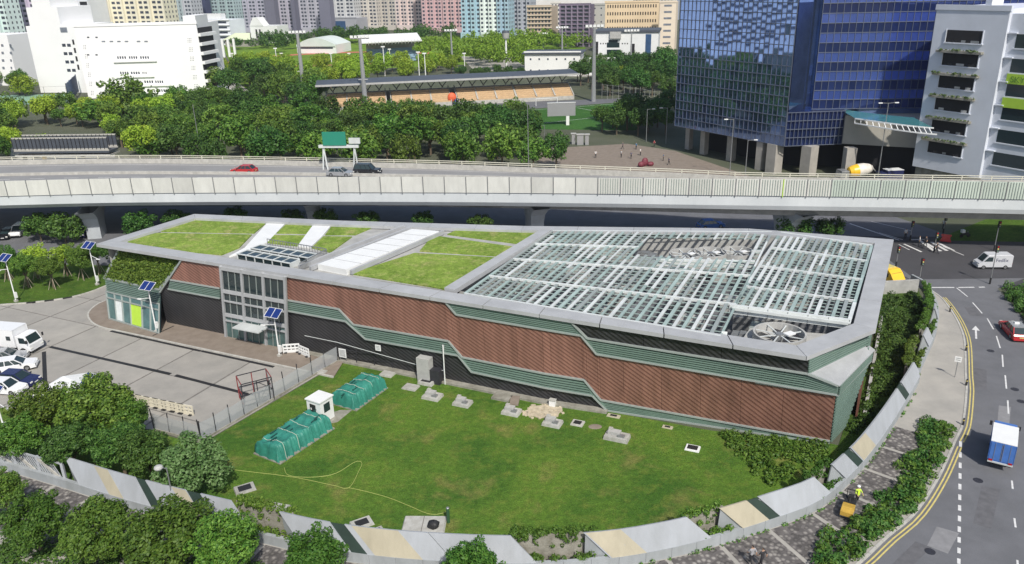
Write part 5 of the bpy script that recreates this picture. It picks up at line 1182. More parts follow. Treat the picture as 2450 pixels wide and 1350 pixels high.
# mixer truck and small blue truck by the blue tower
p = gp((2050, 436), .01); t = thing('mixer_truck', 'concrete mixer truck with white and yellow drum by the blue tower', 'truck', p, R(184)); k = MB(); loft(k, [(2.4, .5), (2.4, 2.6), (3.9, 2.6), (4.1, 1.5), (4.1, .5)], 1.2, .05); k.build('cab', M['steel'], t)
MB().slab([(4.06, -.9, 1.6), (4.06, .9, 1.6), (3.93, .85, 2.45), (3.93, -.85, 2.45)], .03, (1, 0, .1)).build('windscreen', M['glass'], t); MB().box((-.6, 0, .9), (6.6, 1.2, .4)).build('chassis', M['black'], t)
d_ = MB(); pr = [(2.1, .5), (1.9, .95), (1.2, 1.2), (.2, 1.32), (-1.2, 1.25), (-2.2, .95), (-2.7, .6)]
for (x0, ra), (x1, rb_) in zip(pr, pr[1:]): d_.tube((x0, 0, 2.15 + (1.8 - x0) * .14), (x1, 0, 2.15 + (1.8 - x1) * .14), ra, rb_, 20, mi=1 if x0 > .9 else 0, cap=False)
d_.build('drum', [mat('drum_white', (.66, .62, .56), .5, var=.15, scale=1.2), M['truckyellow']], t, smooth=True); MB().bar((-2.6, 0, 3.1), (-3.6, 0, 2.0), .6, .12).build('chute', M['hvac'], t); wheels(t, (3.2, -1.2, -2.4), 1.2, .5); lights(t, 4.1, -3.9, 1.2, .9, .9)
box_truck(gp((2122, 438), .01), R(186), M['carnavy'], M['carnavy'], 'small navy truck with white box roof right of the mixer', L=5.2, Wd=2.0, H=2.7, boxroof=M['white'])

# ================================================================== people
def person_mesh(pose):
    bm_ = {'stand': dict(lk=(.10, .02, .48), lf=(.11, -.01, .06), rk=(-.10, .03, .48), rf=(-.11, .0, .06), le=(.27, .0, 1.12), lh=(.27, .08, .86), re=(-.27, -.02, 1.12), rh=(-.27, .06, .86)),
           'walk': dict(lk=(.10, .20, .50), lf=(.10, .30, .07), rk=(-.10, -.03, .48), rf=(-.10, -.34, .10), le=(.27, -.14, 1.14), lh=(.26, -.10, .9), re=(-.27, .12, 1.13), rh=(-.25, .30, .95)),
           'push': dict(lk=(.11, .12, .5), lf=(.11, .02, .07), rk=(-.11, .0, .48), rf=(-.12, -.3, .08), le=(.28, .16, 1.18), lh=(.2, .46, 1.08), re=(-.28, .16, 1.18), rh=(-.2, .46, 1.08))}[pose]
    V = [(0, 0, .96), (0, .01, 1.16), (0, .0, 1.38), (0, 0, 1.5), (0, .02, 1.64), (.09, 0, .90), bm_['lk'], bm_['lf'], (bm_['lf'][0], bm_['lf'][1] + .16, .05), (-.09, 0, .90), bm_['rk'], bm_['rf'], (bm_['rf'][0], bm_['rf'][1] + .16, .05), (.19, 0, 1.40), bm_['le'], bm_['lh'], (-.19, 0, 1.40), bm_['re'], bm_['rh'], (0, .02, 1.72)]
    E_ = [(0, 1), (1, 2), (2, 3), (3, 4), (4, 19), (0, 5), (5, 6), (6, 7), (7, 8), (0, 9), (9, 10), (10, 11), (11, 12), (2, 13), (13, 14), (14, 15), (2, 16), (16, 17), (17, 18)]
    rad = [.145, .13, .15, .055, .098, .095, .068, .05, .045, .095, .068, .05, .045, .07, .05, .042, .07, .05, .042, .07]
    me = bpy.data.meshes.new('body'); me.from_pydata(V, E_, []); o = bpy.data.objects.new('tmp', me); COL.objects.link(o); md = o.modifiers.new('s', 'SKIN'); md.use_smooth_shade = True
    for i, v in enumerate(me.skin_vertices[0].data): v.radius = (rad[i], rad[i] * (.72 if i in (0, 1, 2) else 1)); v.use_root = (i == 0)
    s_ = o.modifiers.new('u', 'SUBSURF'); s_.levels = 1; s_.render_levels = 1
    bpy.context.view_layer.update(); dg = bpy.context.evaluated_depsgraph_get(); r_ = bpy.data.meshes.new_from_object(o.evaluated_get(dg)); bpy.data.objects.remove(o, do_unlink=True); r_.name = 'body'; return r_
POSE = {q: person_mesh(q) for q in ('stand', 'walk', 'push')}
def cloth(name, c): return mat(name, c, .8, var=.1, scale=4)
def person(pos, rot, pose, top, bottom, label, group=None, vest=False, hat=None):
    me = POSE[pose].copy(); me.materials.clear()
    for m_ in (M['skin'], top, bottom, M['black'], M['hair']): me.materials.append(m_)
    idx = []
    for f in me.polygons:
        z, x = f.center.z, abs(f.center.x); idx.append(3 if z < .09 else 2 if z < .97 and x < .2 else 0 if (x > .2 and z < 1.2) else 1 if z < 1.47 else 4 if (z > 1.66 or f.center.y < -.02 and z > 1.55) else 0)
    me.polygons.foreach_set('material_index', idx)
    t = thing('person', label, 'person', pos, rot, group); link('body', me, t)
    if hat: MB().ell((0, .02, 1.73), (.14, .16, .09), 12, 5).build('hard_hat', hat, t)
    if vest: MB().tube((0, 0, .98), (0, 0, 1.42), .19, .17, 12).build('vest', M['hivis'], t)
    return t
M['hivis'] = mat('hi_vis', (.55, .75, .05), .7)
person(gp((1797, 1352), .1), .3, 'walk', cloth('shirt_grey', (.3, .3, .32)), cloth('trousers_black', (.02, .02, .025)), 'person in grey top and black trousers walking on the cobbles', 'two walkers on the cobbled pavement')
person(gp((1822, 1358), .1), .5, 'walk', cloth('shirt_black', (.03, .03, .035)), cloth('trousers_black', (.02, .02, .025)), 'person all in black walking beside the grey topped one', 'two walkers on the cobbled pavement')
person(gp((2048, 1207), .1), R(190), 'push', cloth('shirt_lime', (.45, .6, .08)), cloth('trousers_black', (.02, .02, .025)), 'worker in lime vest standing behind the yellow roller', vest=True, hat=M['white'])
for i, (x, y, c, lab) in enumerate(((2198, 590, (.7, .7, .7), 'pedestrian in white shirt waiting at the crossing island'), (2213, 591, (.05, .05, .06), 'pedestrian in dark clothes at the crossing island'), (2165, 572, (.6, .6, .62), 'pedestrian with pale top beside the left signal post'), (2239, 606, (.04, .04, .05), 'person crouched low at the tip of the crossing island'), (2256, 549, (.6, .6, .62), 'pedestrian far across the junction near the grass'))):
    person(gp((x, y), .012), 1.2 + i, 'walk' if i % 2 else 'stand', cloth('cloth_%s' % 'abcde'[i], c), cloth('trousers_black', (.02, .02, .025)), lab)
for i, (x, y) in enumerate(((1425, 378), (1490, 357), (1522, 358), (1565, 352), (1486, 377), (1510, 380), (1587, 385), (1354, 367), (1532, 372), (1600, 395))):
    person(gp((x, y), .014), i * 1.3, 'walk' if i % 2 else 'stand', cloth('plaza_cloth_%d' % (i % 4), [(.6, .6, .6), (.1, .1, .14), (.05, .16, .3), (.3, .05, .06)][i % 4]), cloth('trousers_black', (.02, .02, .025)), 'pedestrian strolling on the brown plaza beyond the viaduct', 'people on the plaza')
# road roller
p = gp((2030, 1224), .1); t = thing('road_roller', 'small yellow road roller with dark engine on the cobbled pavement', 'roller', p, R(238)); t.scale = (.88, .88, .88); MB().tube((.95, -.55, .36), (.95, .55, .36), .36, .36, 18).build('drum', M['steel'], t); MB().tube((-.6, -.5, .32), (-.6, .5, .32), .32, .32, 18).build('drum', M['steel'], t)
k = MB(); loft(k, [(1.5, .45), (1.5, .85), (.9, 1.05), (.2, 1.0), (.2, .45)], .52, .08); k.build('bonnet', mat('roller_yellow', (.46, .29, .05), .5, var=.25, scale=3), t); MB().box((-.35, 0, .8), (1.0, .95, .5)).build('engine', M['black'], t); MB().box((-.55, 0, 1.2), (.45, .5, .35)).build('seat', M['black'], t); MB().bar((.15, 0, 1.0), (-.1, 0, 1.4), .06, .06).build('steering_column', M['black'], t)
for s_ in (-1, 1): MB().bar((-.85, s_ * .4, .9), (-.85, s_ * .4, 1.75), .06, .06).build('roll_bar', M['black'], t)
MB().bar((-.85, -.4, 1.75), (-.85, .4, 1.75), .06, .06).build('roll_bar', M['black'], t)

# ================================================================== lamps, signals, signs
def zat(b, ytop):
    g = at(*b); lo, hi = 0, 80
    for _ in range(40):
        m_ = (lo + hi) / 2; v = Vector((g.x, g.y, m_)) - CAM; y = 675 - FPX * v.dot(cu) / v.dot(fw)
        if y > ytop: lo = m_
        else: hi = m_
    return m_
def solar_lamp(base, ytop, label, side=-1, z=.1):
    p = at(*base, z); h = max(4.5, min(7, zat(base, ytop))); t = thing('solar_lamp', label, 'street lamp', (p.x, p.y, z), -.43, 'solar street lamps round the yard')
    MB().tube((0, 0, 0), (0, 0, h), .09, .06, 10).build('pole', M['white'], t); MB().box((0, 0, .15), (.4, .4, .3)).build('base', M['kerb'], t); MB().box((.22, 0, 1.0), (.3, .3, .8)).build('battery_box', M['white'], t)
    MB().bar((0, 0, h * .78), (side * 1.5, -.2, h * .74), .06, .06).build('arm', M['white'], t); MB().box((side * 1.6, -.2, h * .73), (.6, .22, .09)).build('lamp_head', M['white'], t)
    pn = MB().slab([(-.95, -.55, h - .05), (.95, -.55, h - .05), (.95, .5, h + .65), (-.95, .5, h + .65)], .05, Vector((0, -.55, .83))).build('solar_panel', M['solar'], t)
    for x in (-.95, 0, .95): MB().bar((x, -.57, h - .04), (x, .49, h + .67), .05, .03).build('panel_frame', M['white'], pn)
    for a, b in (((-.95, -.57, h - .03), (.95, -.57, h - .03)), ((-.95, .5, h + .67), (.95, .5, h + .67))): MB().bar(a, b, .05, .04).build('panel_frame', M['white'], pn)
solar_lamp((39, 722), 622, 'solar lamp on the verge, leftmost by the staked trees'); solar_lamp((233, 682), 592, 'solar lamp at the far plant corner', 1); solar_lamp((375, 795), 690, 'solar lamp on the apron in front of the glazed office'); solar_lamp((669, 853), 755, 'solar lamp beside the entrance bay'); solar_lamp((14, 1040), 955, 'solar lamp at the left edge above the gate', 1); solar_lamp((243, 1015), 915, 'solar lamp whose panel rises behind the tallest tree', 1)
def lamp(base, ytop, label, arms=(1,), name='street_lamp', z0=0.0, r_=.11, group=None, arm=1.3):
    p = at(*base); h = zat(base, ytop); t = thing(name, label, 'street lamp', (p.x, p.y, 0), 0, group); MB().tube((0, 0, 0), (0, 0, h), r_, r_ * .6, 8).build('pole', M['steel'], t)
    for s_ in arms: MB().bar((0, 0, h - .1), (s_ * arm, 0, h), .08, .08).build('arm', M['steel'], t); MB().box((s_ * (arm + .25), 0, h - .02), (.75, .3, .16)).build('lamp_head', M['white'], t)
    return t
p = at(423, 1238); t = thing('pavement_lamp', 'short lamp post with round head outside the wall', 'street lamp', (p.x, p.y, .1)); MB().tube((0, 0, 0), (0, 0, 4.6), .07, .05, 8).build('pole', M['steel'], t); MB().bar((0, 0, 4.5), (-.5, 0, 4.7), .05, .05).build('arm', M['steel'], t); MB().ell((-.62, 0, 4.62), (.36, .36, .22), 12, 6).build('lamp_head', M['hvac'], t)
for b, y, arms, lab in (((1222, 345), 281, (1,), 'street lamp among the dark trees left of the tall bare pole'), ((1265, 425), 246, (), 'tall bare grey pole rising behind the viaduct'), ((1303, 330), 300, (-1,), 'short street lamp right of the tall bare pole'), ((1546, 340), 261, (1,), 'street lamp before the blue tower, second from its corner'), ((1593, 345), 258, (-1,), 'thin lamp pole at the left corner of the blue tower'), ((2098, 442), 246, (-1, 1), 'double headed street lamp between blue tower and white building'),
        ((676, 320), 262, (-1,), 'street lamp at the foot of the park street'), ((985, 350), 316, (-1,), 'small street lamp in the dark trees below the grandstand'), ((484, 390), 250, (), 'thin pole right of the white school'), ((920, 345), 300, (1,), 'small street lamp left of the dark tree belt'), ((1745, 425), 285, (-1,), 'lamp pole in front of the blue tower colonnade'), ((1782, 430), 335, (1,), 'low lamp pole beside the blue tower colonnade'), ((2232, 440), 365, (-1,), 'slim lamp pole at the foot of the white building')):
    lamp(b, y, lab, arms)
def signal(base, h, label, heads=1, rot=0.0):
    p = at(*base); t = thing('traffic_signal', label, 'traffic light', (p.x, p.y, 0), rot); MB().tube((0, 0, 0), (0, 0, h), .07, .06, 8).build('pole', M['steel'], t)
    hb = MB().box((0, -.12, h - .45), (.36, .26, 1.0)).build('signal_head', M['black'], t)
    for i, m_ in enumerate(('lampred', 'paintyellow', 'greenslat')): MB().tube((0, -.25, h - .15 - i * .3), (0, -.3, h - .15 - i * .3), .1, .1, 10).build('lens', M[m_], hb)
    MB().tube((0, 0, 0), (0, 0, .9), .12, .12, 8).build('base', M['black'], t); return t
signal((2177, 576), 3.2, 'traffic light on the left end of the crossing'); signal((2234, 604), 3.2, 'traffic light on the tip of the crossing island'); signal((2198, 678), 3.6, 'traffic light at the wall corner by the stop line'); signal((2143, 640), 3.2, 'traffic light seen past the roof corner'); signal((2368, 680), 5.5, 'tall traffic light in front of the white van'); signal((2378, 600), 4.6, 'tall traffic light by the junction grass'); signal((2256, 560), 3.2, 'traffic light far across the junction')
for i, (x, y) in enumerate(((2272, 748), (2310, 842), (2311, 925), (2303, 1020))):
    p = at(x, y); t = thing('kerb_bollard', 'short black bollard standing on the kerb of the curving road', 'bollard', (p.x, p.y, .1), 0, 'black kerb bollards'); MB().tube((0, 0, 0), (0, 0, .75), .1, .08, 10).build('post', M['black'], t); MB().tube((0, 0, .5), (0, 0, .6), .105, .105, 10).build('band', M['paintyellow'], t)
p = at(2284, 905); t = thing('road_sign', 'white rectangular sign on a thin post beside the pavement', 'sign', (p.x, p.y, .1), -.5); MB().tube((0, 0, 0), (0, 0, 2.4), .04, .04, 8).build('post', M['steel'], t); MB().box((0, -.05, 2.1), (.62, .03, .6)).build('board', M['white'], t)
for i in range(2): MB().box((0, -.075, 2.22 - i * .2), (.42, .012, .06)).build('print_line', M['steel'], t)
p = at(2262, 578); t = thing('red_barrier', 'red plastic road barrier beside the crossing', 'barrier', (p.x, p.y, 0), -.5); MB().box((0, 0, .45), (1.6, .35, .9), taper=.6).build('body', M['carred'], t); MB().box((0, 0, 1.0), (1.4, .1, .3)).build('board', M['carred'], t)
p = at(2308, 568); t = thing('motorcycle', 'parked motorcycle row end with white box by the junction grass', 'motorcycle', (p.x, p.y, 0), .2)
for x in (-.65, .65): MB().tube((x, -.06, .3), (x, .06, .3), .3, .3, 14).build('wheel', M['tyre'], t)
MB().box((0, 0, .6), (1.0, .3, .35)).build('frame', M['black'], t); MB().box((-.5, 0, 1.05), (.5, .5, .45)).build('top_box', M['white'], t); MB().bar((.5, 0, .6), (.35, 0, 1.1), .06, .06).build('fork', M['steel'], t); MB().bar((.35, -.35, 1.1), (.35, .35, 1.1), .05, .05).build('handlebar', M['black'], t)
# direction sign gantry on the viaduct
p = at(800, 425, 8.6); t = thing('sign_gantry', 'direction sign gantry with green panel on A shaped legs on the viaduct', 'sign gantry', (p.x, p.y + 6, 8.6), -.1)
for x in (-2.8, 2.8):
    for y in (-.7, .7): MB().bar((x + y * .6, 0, 0), (x, 0, 4.2), .22, .22).build('leg', M['whitesteel'], t)
MB().bar((-3.6, 0, 4.2), (3.6, 0, 4.2), .5, .5).build('beam', M['whitesteel'], t); MB().box((-.6, -.3, 5.6), (4.2, .15, 2.4)).build('sign_panel', mat('sign_green', (.02, .22, .15), .5), t); MB().box((3.0, -.2, 5.2), (2.0, .3, 1.0)).build('walkway', M['whitesteel'], t)
# ================================================================== buildings beyond the viaduct
class Facade:
    """upright wall plane through two ground points; u runs along it, z up"""
    def __init__(s, a, b):
        s.a, s.b = Vector((a[0], a[1])), Vector((b[0], b[1])); s.d = (s.b - s.a).normalized(); s.n = Vector((s.d.y, -s.d.x)); s.L = (s.b - s.a).length
        s.ang = math.atan2(s.d.y, s.d.x); s.n3 = Vector((s.n.x, s.n.y, 0))
    def pt(s, u, z, out=0.0): p = s.a + s.d * u + s.n * out; return Vector((p.x, p.y, z))
    def px(s, x, y):
        d = fw * FPX + cr * (x - 1225) - cu * (y - 675); d2 = Vector((d.x, d.y)); t = (s.a - Vector((CAM.x, CAM.y))).dot(s.n) / d2.dot(s.n); p = CAM + d * t
        return ((Vector((p.x, p.y)) - s.a).dot(s.d), p.z)
    def rect(s, u0, u1, z0, z1, name, m, parent, out=.05, th=.3):
        return MB().slab([s.pt(u0, z0, out), s.pt(u1, z0, out), s.pt(u1, z1, out), s.pt(u0, z1, out)], th, s.n3).build(name, m, parent)
    def rpx(s, x0, y0, x1, y1, name, m, parent, out=.05, th=.3):
        u0, z1 = s.px(x0, y0); u1, z0 = s.px(x1, y1); return s.rect(min(u0, u1), max(u0, u1), min(z0, z1), max(z0, z1), name, m, parent, out, th)
    def body(s, dep, z0, z1, name, m, parent, u0=0.0, u1=None, out=0.0):
        u1 = s.L if u1 is None else u1; q = [s.pt(u0, 0, out), s.pt(u1, 0, out), s.pt(u1, 0, -dep), s.pt(u0, 0, -dep)]; return MB().prism([(p.x, p.y) for p in q], z0, z1).build(name, m, parent)
def fac_px(xl, xr, yb, ybr=None): return Facade(at2(xl, yb), at2(xr, ybr or yb))
def ztop(f, y): return f.px((0), y)[1]
def wmat(c): return mat('render_%.2f_%.2f_%.2f' % c, c, .8, var=.08, scale=.08)
WIN = mat('far_window', (.05, .06, .085), .2, var=.4, scale=.9, spec=.7); WINP = mat('far_window_pale', (.18, .20, .24), .3, var=.4, scale=.9)
def tower(xl, xr, yb, col, label, ytop=-120, bays=5, floor=2.9, dep=22, win=WIN, notch=1.6, ww=.5, cat='tower', rowh=.5, extra=None):
    f = fac_px(xl, xr, yb); t = wthing('apartment_tower', label, cat, tuple(f.pt(f.L / 2, 0))); H = min(90, f.px((xl + xr) / 2, ytop)[1]); wm = wmat(col)
    bw = f.L / bays; poly = []
    for i in range(bays):
        o = 0.0 if i % 2 == 0 else -notch; poly += [f.pt(i * bw + (.0 if o == 0 else .0), 0, o), f.pt((i + 1) * bw, 0, o)]
    poly += [f.pt(f.L, 0, -dep), f.pt(0, 0, -dep)]
    MB().prism([(p.x, p.y) for p in poly], 0, H).build('wall', wm, t); k = MB(); nf = int(min(H, 48) / floor); sl = MB()
    for i in range(bays):
        o = .06 if i % 2 == 0 else -notch + .06; nw = max(1, int(bw / 2.6))
        for j in range(nf):
            z0 = j * floor + 1.0
            for q in range(nw):
                u0 = i * bw + bw * (q + .5 - ww / 2) / nw; u1 = i * bw + bw * (q + .5 + ww / 2) / nw; k.poly([f.pt(u0, z0, o), f.pt(u1, z0, o), f.pt(u1, z0 + floor * rowh, o), f.pt(u0, z0 + floor * rowh, o)])
    # side face windows
    for sgn, u in ((-1, 0), (1, f.L)):
        for j in range(nf):
            for q in range(4):
                a, b = -dep * (q + .35) / 4, -dep * (q + .65) / 4; pts = [f.pt(u + sgn * .06, 0, a), f.pt(u + sgn * .06, 0, b)]; z0 = j * floor + 1.0
                k.poly([(pts[0].x, pts[0].y, z0), (pts[1].x, pts[1].y, z0), (pts[1].x, pts[1].y, z0 + 1.4), (pts[0].x, pts[0].y, z0 + 1.4)])
    if win: tag(k.build('window_grid', win, t), kind='stuff')
    MB().prism([(p.x, p.y) for p in (f.pt(-.8, 0, .8), f.pt(f.L + .8, 0, .8), f.pt(f.L + .8, 0, -dep), f.pt(-.8, 0, -dep))], 0, 4.2).build('podium', wm, t)
    return t, f
TW = [(-25, 36, 150, (.60, .72, .70), 'pale mint tower at the top left corner', 4), (49, 152, 140, (.56, .50, .62), 'lilac patterned tower behind the white school', 7), (150, 216, 136, (.66, .69, .73), 'plain pale slab block beside the lilac tower', 1), (236, 410, 130, (.74, .70, .56), 'wide pale yellow tower behind the white school', 11),
      (410, 440, 96, (.42, .50, .52), 'narrow grey green tower right of the yellow one', 3), (440, 470, 95, (.46, .48, .52), 'narrow grey tower beside the navy gap', 3), (470, 503, 85, (.05, .06, .12), 'dark navy slab between the left towers', 1), (503, 568, 80, (.38, .49, .51), 'teal grey tower with many bays', 7), (568, 642, 78, (.42, .42, .50), 'grey lilac tower behind the pointed white hall', 7), (642, 664, 82, (.16, .16, .21), 'dark gap block right of the pointed hall', 1),
      (664, 702, 78, (.44, .43, .50), 'lilac grey tower left of the floodlight mast', 4), (704, 712, 84, (.14, .14, .19), 'thin dark gap block beside the mast', 1), (712, 770, 78, (.44, .44, .50), 'grey tower right of the floodlight mast', 6), (770, 796, 86, (.17, .17, .23), 'dark gap block above the grey podium', 1), (796, 852, 75, (.52, .53, .54), 'pale grey tower with dark seams', 5), (852, 905, 73, (.55, .52, .48), 'warm grey tower in the middle of the row', 5),
      (905, 950, 72, (.50, .47, .43), 'striped beige tower left of the pinkish one', 5), (950, 1012, 72, (.66, .56, .54), 'pinkish white tower with dense windows', 7), (1012, 1060, 78, (.58, .40, .42), 'dusky pink tower, left half of the pair', 5), (1062, 1108, 78, (.60, .42, .43), 'dusky pink tower, right half of the pair', 5), (1106, 1150, 92, (.36, .52, .62), 'sky blue tower left of the white one', 4), (1150, 1190, 92, (.70, .76, .76), 'white tower between the blue ones', 4), (1190, 1218, 92, (.34, .47, .58), 'blue tower right of the white one', 3), (1218, 1270, 84, (.38, .40, .47), 'grey blue tower behind the tan block', 5)]
for xl, xr, yb, c, lab, bays in TW:
    plain = bays == 1; tower(xl, xr, yb, c, lab, bays=max(1, bays), win=None if plain else WIN, notch=1.5, dep=6 if plain else 13)  # the plain dark blocks are added to fill dark gaps between towers
f = fac_px(216, 236, 136); t = wthing('stair_tower', 'pale stair tower with stacked black openings', 'tower', tuple(f.pt(0, 0))); f.body(16, 0, 70, 'wall', wmat((.66, .69, .73)), t)
for j in range(14): f.rect(.4, f.L - .6, 3 + j * 3.4, 5 + j * 3.4, 'opening', M['dark'], t)
def block(xl, xr, yb, ytop, col, label, rows, cols, win=WIN, dep=18, ww=.55, wh=.5, name='office_block', cat='building', ledge=None, ybr=None, frame=None, u_pad=.03):
    f = fac_px(xl, xr, yb, ybr); t = wthing(name, label, cat, tuple(f.pt(f.L / 2, 0))); H = f.px((xl + xr) / 2, ytop)[1]; wm = wmat(col); f.body(dep, 0, H, 'wall', wm, t); fh = H / rows; cw = f.L * (1 - 2 * u_pad) / cols
    for j in range(rows):
        for i in range(cols):
            u = f.L * u_pad + cw * (i + .5); z = fh * (j + .5)
            f.rect(u - cw * ww / 2, u + cw * ww / 2, z - fh * wh / 2, z + fh * wh / 2, 'window', win, t, .08, .2)
        if ledge: f.rect(-.2, f.L + .2, fh * (j + 1) - .35, fh * (j + 1), 'ledge', ledge, t, .7, .75)
    if frame:
        for i in range(cols + 1): u = f.L * u_pad + cw * i; f.rect(u - .35, u + .35, 0, H, 'fin', frame, t, .8, .85)
    f.rect(-.3, f.L + .3, H - .1, H + .9, 'parapet', wm, t, .25, .5)
    return t, f, H
block(1262, 1320, 106, 16, (.47, .38, .29), 'tan apartment block with small balconies', 9, 7, ledge=wmat((.56, .50, .42)), dep=16)
block(1318, 1342, 72, 8, (.74, .70, .66), 'narrow white block behind the tan one', 6, 3, dep=10)
block(1338, 1412, 112, 12, (.15, .12, .17), 'dark purple block with a grid of fins and ledges', 11, 5, ledge=wmat((.22, .18, .25)), frame=wmat((.24, .20, .27)), dep=18)
block(1414, 1446, 108, 12, (.42, .42, .39), 'blank weathered grey block beside the cream building', 6, 2, dep=14, ww=.2, wh=.2)
t, f, H = block(1446, 1572, 128, 6, (.70, .55, .37), 'long cream building with rows of narrow windows', 7, 20, ww=.42, wh=.42, win=M['dark'])
block(1574, 1612, 140, 6, (.72, .62, .50), 'cream end wing with louvred bays near the blue tower', 9, 1, ww=.5, wh=.3, win=WINP)
block(1265, 1500, 60, -60, (.78, .76, .74), 'very wide white block closing the view behind the tan and purple blocks', 4, 12, win=WINP, wh=.15, ww=.3)
block(1500, 1612, 50, -60, (.34, .38, .48), 'blue grey block rising behind the cream building', 8, 14, win=WIN)
block(771, 855, 77, 44, (.35, .36, .40), 'low grey podium building with a big dark panel', 1, 1, win=M['blueboard'], ww=.4, wh=.6)
# white stepped institute, pointed hall, curved arena
t, f, H = block(470, 556, 108, 48, (.72, .76, .82), 'white stepped building with shaded gallery bands', 5, 1, win=WIN, ww=.9, wh=.35, ledge=M['white']); f.body(8, H, H + 4, 'roof_storey', M['white'], t, 4, f.L - 8, -3)  # dark strips paint in the shadow bands of the galleries
f = fac_px(603, 668, 103); t = wthing('pointed_hall', 'white hall with pointed gable and tall dark slots', 'building', tuple(f.pt(0, 0))); z = f.px(630, 62)[1]; za = f.px(616, 42)[1]; f.body(14, 0, z, 'wall', M['white'], t); k = MB(); u1 = f.L * .5
k.slab([f.pt(0, z, .3), f.pt(u1, z, .3), f.pt(u1 * .62, za, .3), f.pt(u1 * .3, za, .3)], 8, f.n3); k.build('gable', M['white'], t)
for u in (.2, .33): f.rect(f.L * u, f.L * (u + .05), 1, z * .8, 'slot_window', M['dark'], t, .4)
f = fac_px(540, 600, 112); t = wthing('low_annex', 'low pale annex with a sloped lime roof left of the pointed hall', 'building', tuple(f.pt(0, 0))); f.body(14, 0, 4.5, 'wall', M['conc'], t); MB().slab([f.pt(-1, 4.6, 1), f.pt(f.L + 1, 4.6, 1), f.pt(f.L - 4, 8.5, -7), f.pt(4, 8.5, -7)], .3, (0, -.5, .85)).build('roof', wmat((.60, .66, .46)), t)
f = fac_px(712, 805, 128); t = wthing('indoor_arena', 'indoor arena with shallow curved pale roof', 'building', tuple(f.pt(0, 0))); k = MB(); n = 12
for i in range(n):
    a, b = i / n, (i + 1) / n; za, zb = 5 + 4 * math.sin(math.pi * a), 5 + 4 * math.sin(math.pi * b); k.poly([f.pt(a * f.L, za, .5), f.pt(b * f.L, zb, .5), f.pt(b * f.L, zb, -20), f.pt(a * f.L, za, -20)]); k.poly([f.pt(a * f.L, 4, .5), f.pt(b * f.L, 4, .5), f.pt(b * f.L, zb, .5), f.pt(a * f.L, za, .5)])
k.build('roof', wmat((.58, .64, .62)), t); f.body(20, 0, 5, 'wall', M['white'], t); f.rect(2, f.L - 2, 2.6, 3.6, 'window_strip', WIN, t)
f = fac_px(510, 536, 140); t = wthing('white_pylons', 'row of slim white pylons beside the school', 'structure', tuple(f.pt(0, 0)))
for i in range(5): c = f.pt(i * f.L / 4, 0, -i * 3); MB().box((c.x, c.y, 5), (1.2, 1.2, 10)).build('pylon', M['white'], t)
# clubhouse and white hall by the pitch
t, f, H = block(1256, 1388, 182, 128, (.80, .80, .78), 'low white clubhouse behind the grandstand', 2, 6, win=WIN, ww=.18, wh=.16, dep=14); f.rect(-1, f.L + 1, H - .2, H + .4, 'roof_edge', M['roofdark'], t, .8, 15)
f = fac_px(1422, 1572, 172); t = wthing('white_hall', 'white hall with black roof line, tall dark strip and arched window', 'building', tuple(f.pt(0, 0))); H = f.px(1500, 78)[1]; f.body(18, 0, H, 'wall', M['white'], t); f.rect(-.5, f.L + .5, H, H + .9, 'roof_edge', M['roofdark'], t, .5, 18)
f.rpx(1545, 82, 1556, 150, 'dark_strip', M['blueboard'], t); f.rpx(1452, 102, 1482, 114, 'arched_window', M['glass'], t); f.rpx(1456, 96, 1478, 102, 'arched_window', M['glass'], t); f.rpx(1452, 119, 1484, 138, 'entrance', M['glass'], t); f.rpx(1424, 100, 1431, 132, 'slot_window', M['dark'], t); f.rpx(1512, 105, 1518, 130, 'slot_window', M['dark'], t)
for x in (1436, 1442, 1448, 1488, 1494, 1500): f.rpx(x, 103, x + 2.5, 106, 'small_window', M['dark'], t)
f.rpx(1460, 76, 1486, 92, 'bay', M['hvac'], t, 1.2, 1.3); t2, f2, H2 = block(1400, 1470, 180, 143, (.70, .72, .72), 'low pale annex in front of the white hall', 1, 6, dep=8, win=WIN)
# --- the white school at the left
fs = Facade(at2(212, 236), at2(496, 228)); t = wthing('school_block', 'large bright white school block with rows of windows', 'building', tuple(fs.pt(fs.L / 2, 0))); SW = mat('school_white', (.84, .84, .85), .7, var=.03, scale=.1); HS = fs.px(300, 62)[1]; fs.body(26, 0, HS, 'wall', SW, t); fs.rect(-.3, fs.L + .3, HS, HS + 1, 'parapet', SW, t, .2, .6)
u0 = fs.px(440, 60)[0]; fs.body(14, HS, HS + 3, 'stair_head', SW, t, u0, fs.L)
for y0, y1, xs in ((135, 141, ((280, 303), (308, 330), (335, 358))), (172, 178, ((287, 309), (313, 336), (340, 352))), (193, 199, ((345, 368), (371, 392))), (214, 220, ((352, 372), (375, 396)))):
    for a, b in xs:
        n = 4
        for i in range(n): fs.rpx(a + (b - a) * i / n, y0, a + (b - a) * (i + .8) / n, y1, 'window', WIN, t)
    fs.rpx(xs[0][0] - 8, y1 + 3, xs[-1][1] + 18, y1 + 6, 'ledge', SW, t, .6, .7)
for y in (101,):
    for x in (243, 262, 280, 298, 327, 345): fs.rpx(x, y - 3, x + 9, y, 'window', WINP, t)
for y in (88, 130):
    for x in (208, 228): fs.rpx(x, y, x + 6, y + 3, 'window', WIN, t)
for j in range(6):
    y = 92 + j * 22; 
    for i in range(3):
        for q in range(3): fs.rpx(449 + j * 3.2 + i * 3.5, y + q * 4, 450.6 + j * 3.2 + i * 3.5, y + 1.6 + q * 4, 'vent_window', WIN, t)
    y = 108 + j * 22
    for i in range(2):
        for q in range(3): fs.rpx(200 + j * 3.6 + i * 4, y + q * 4, 201.6 + j * 3.6 + i * 4, y + 1.6 + q * 4, 'vent_window', WIN, t)
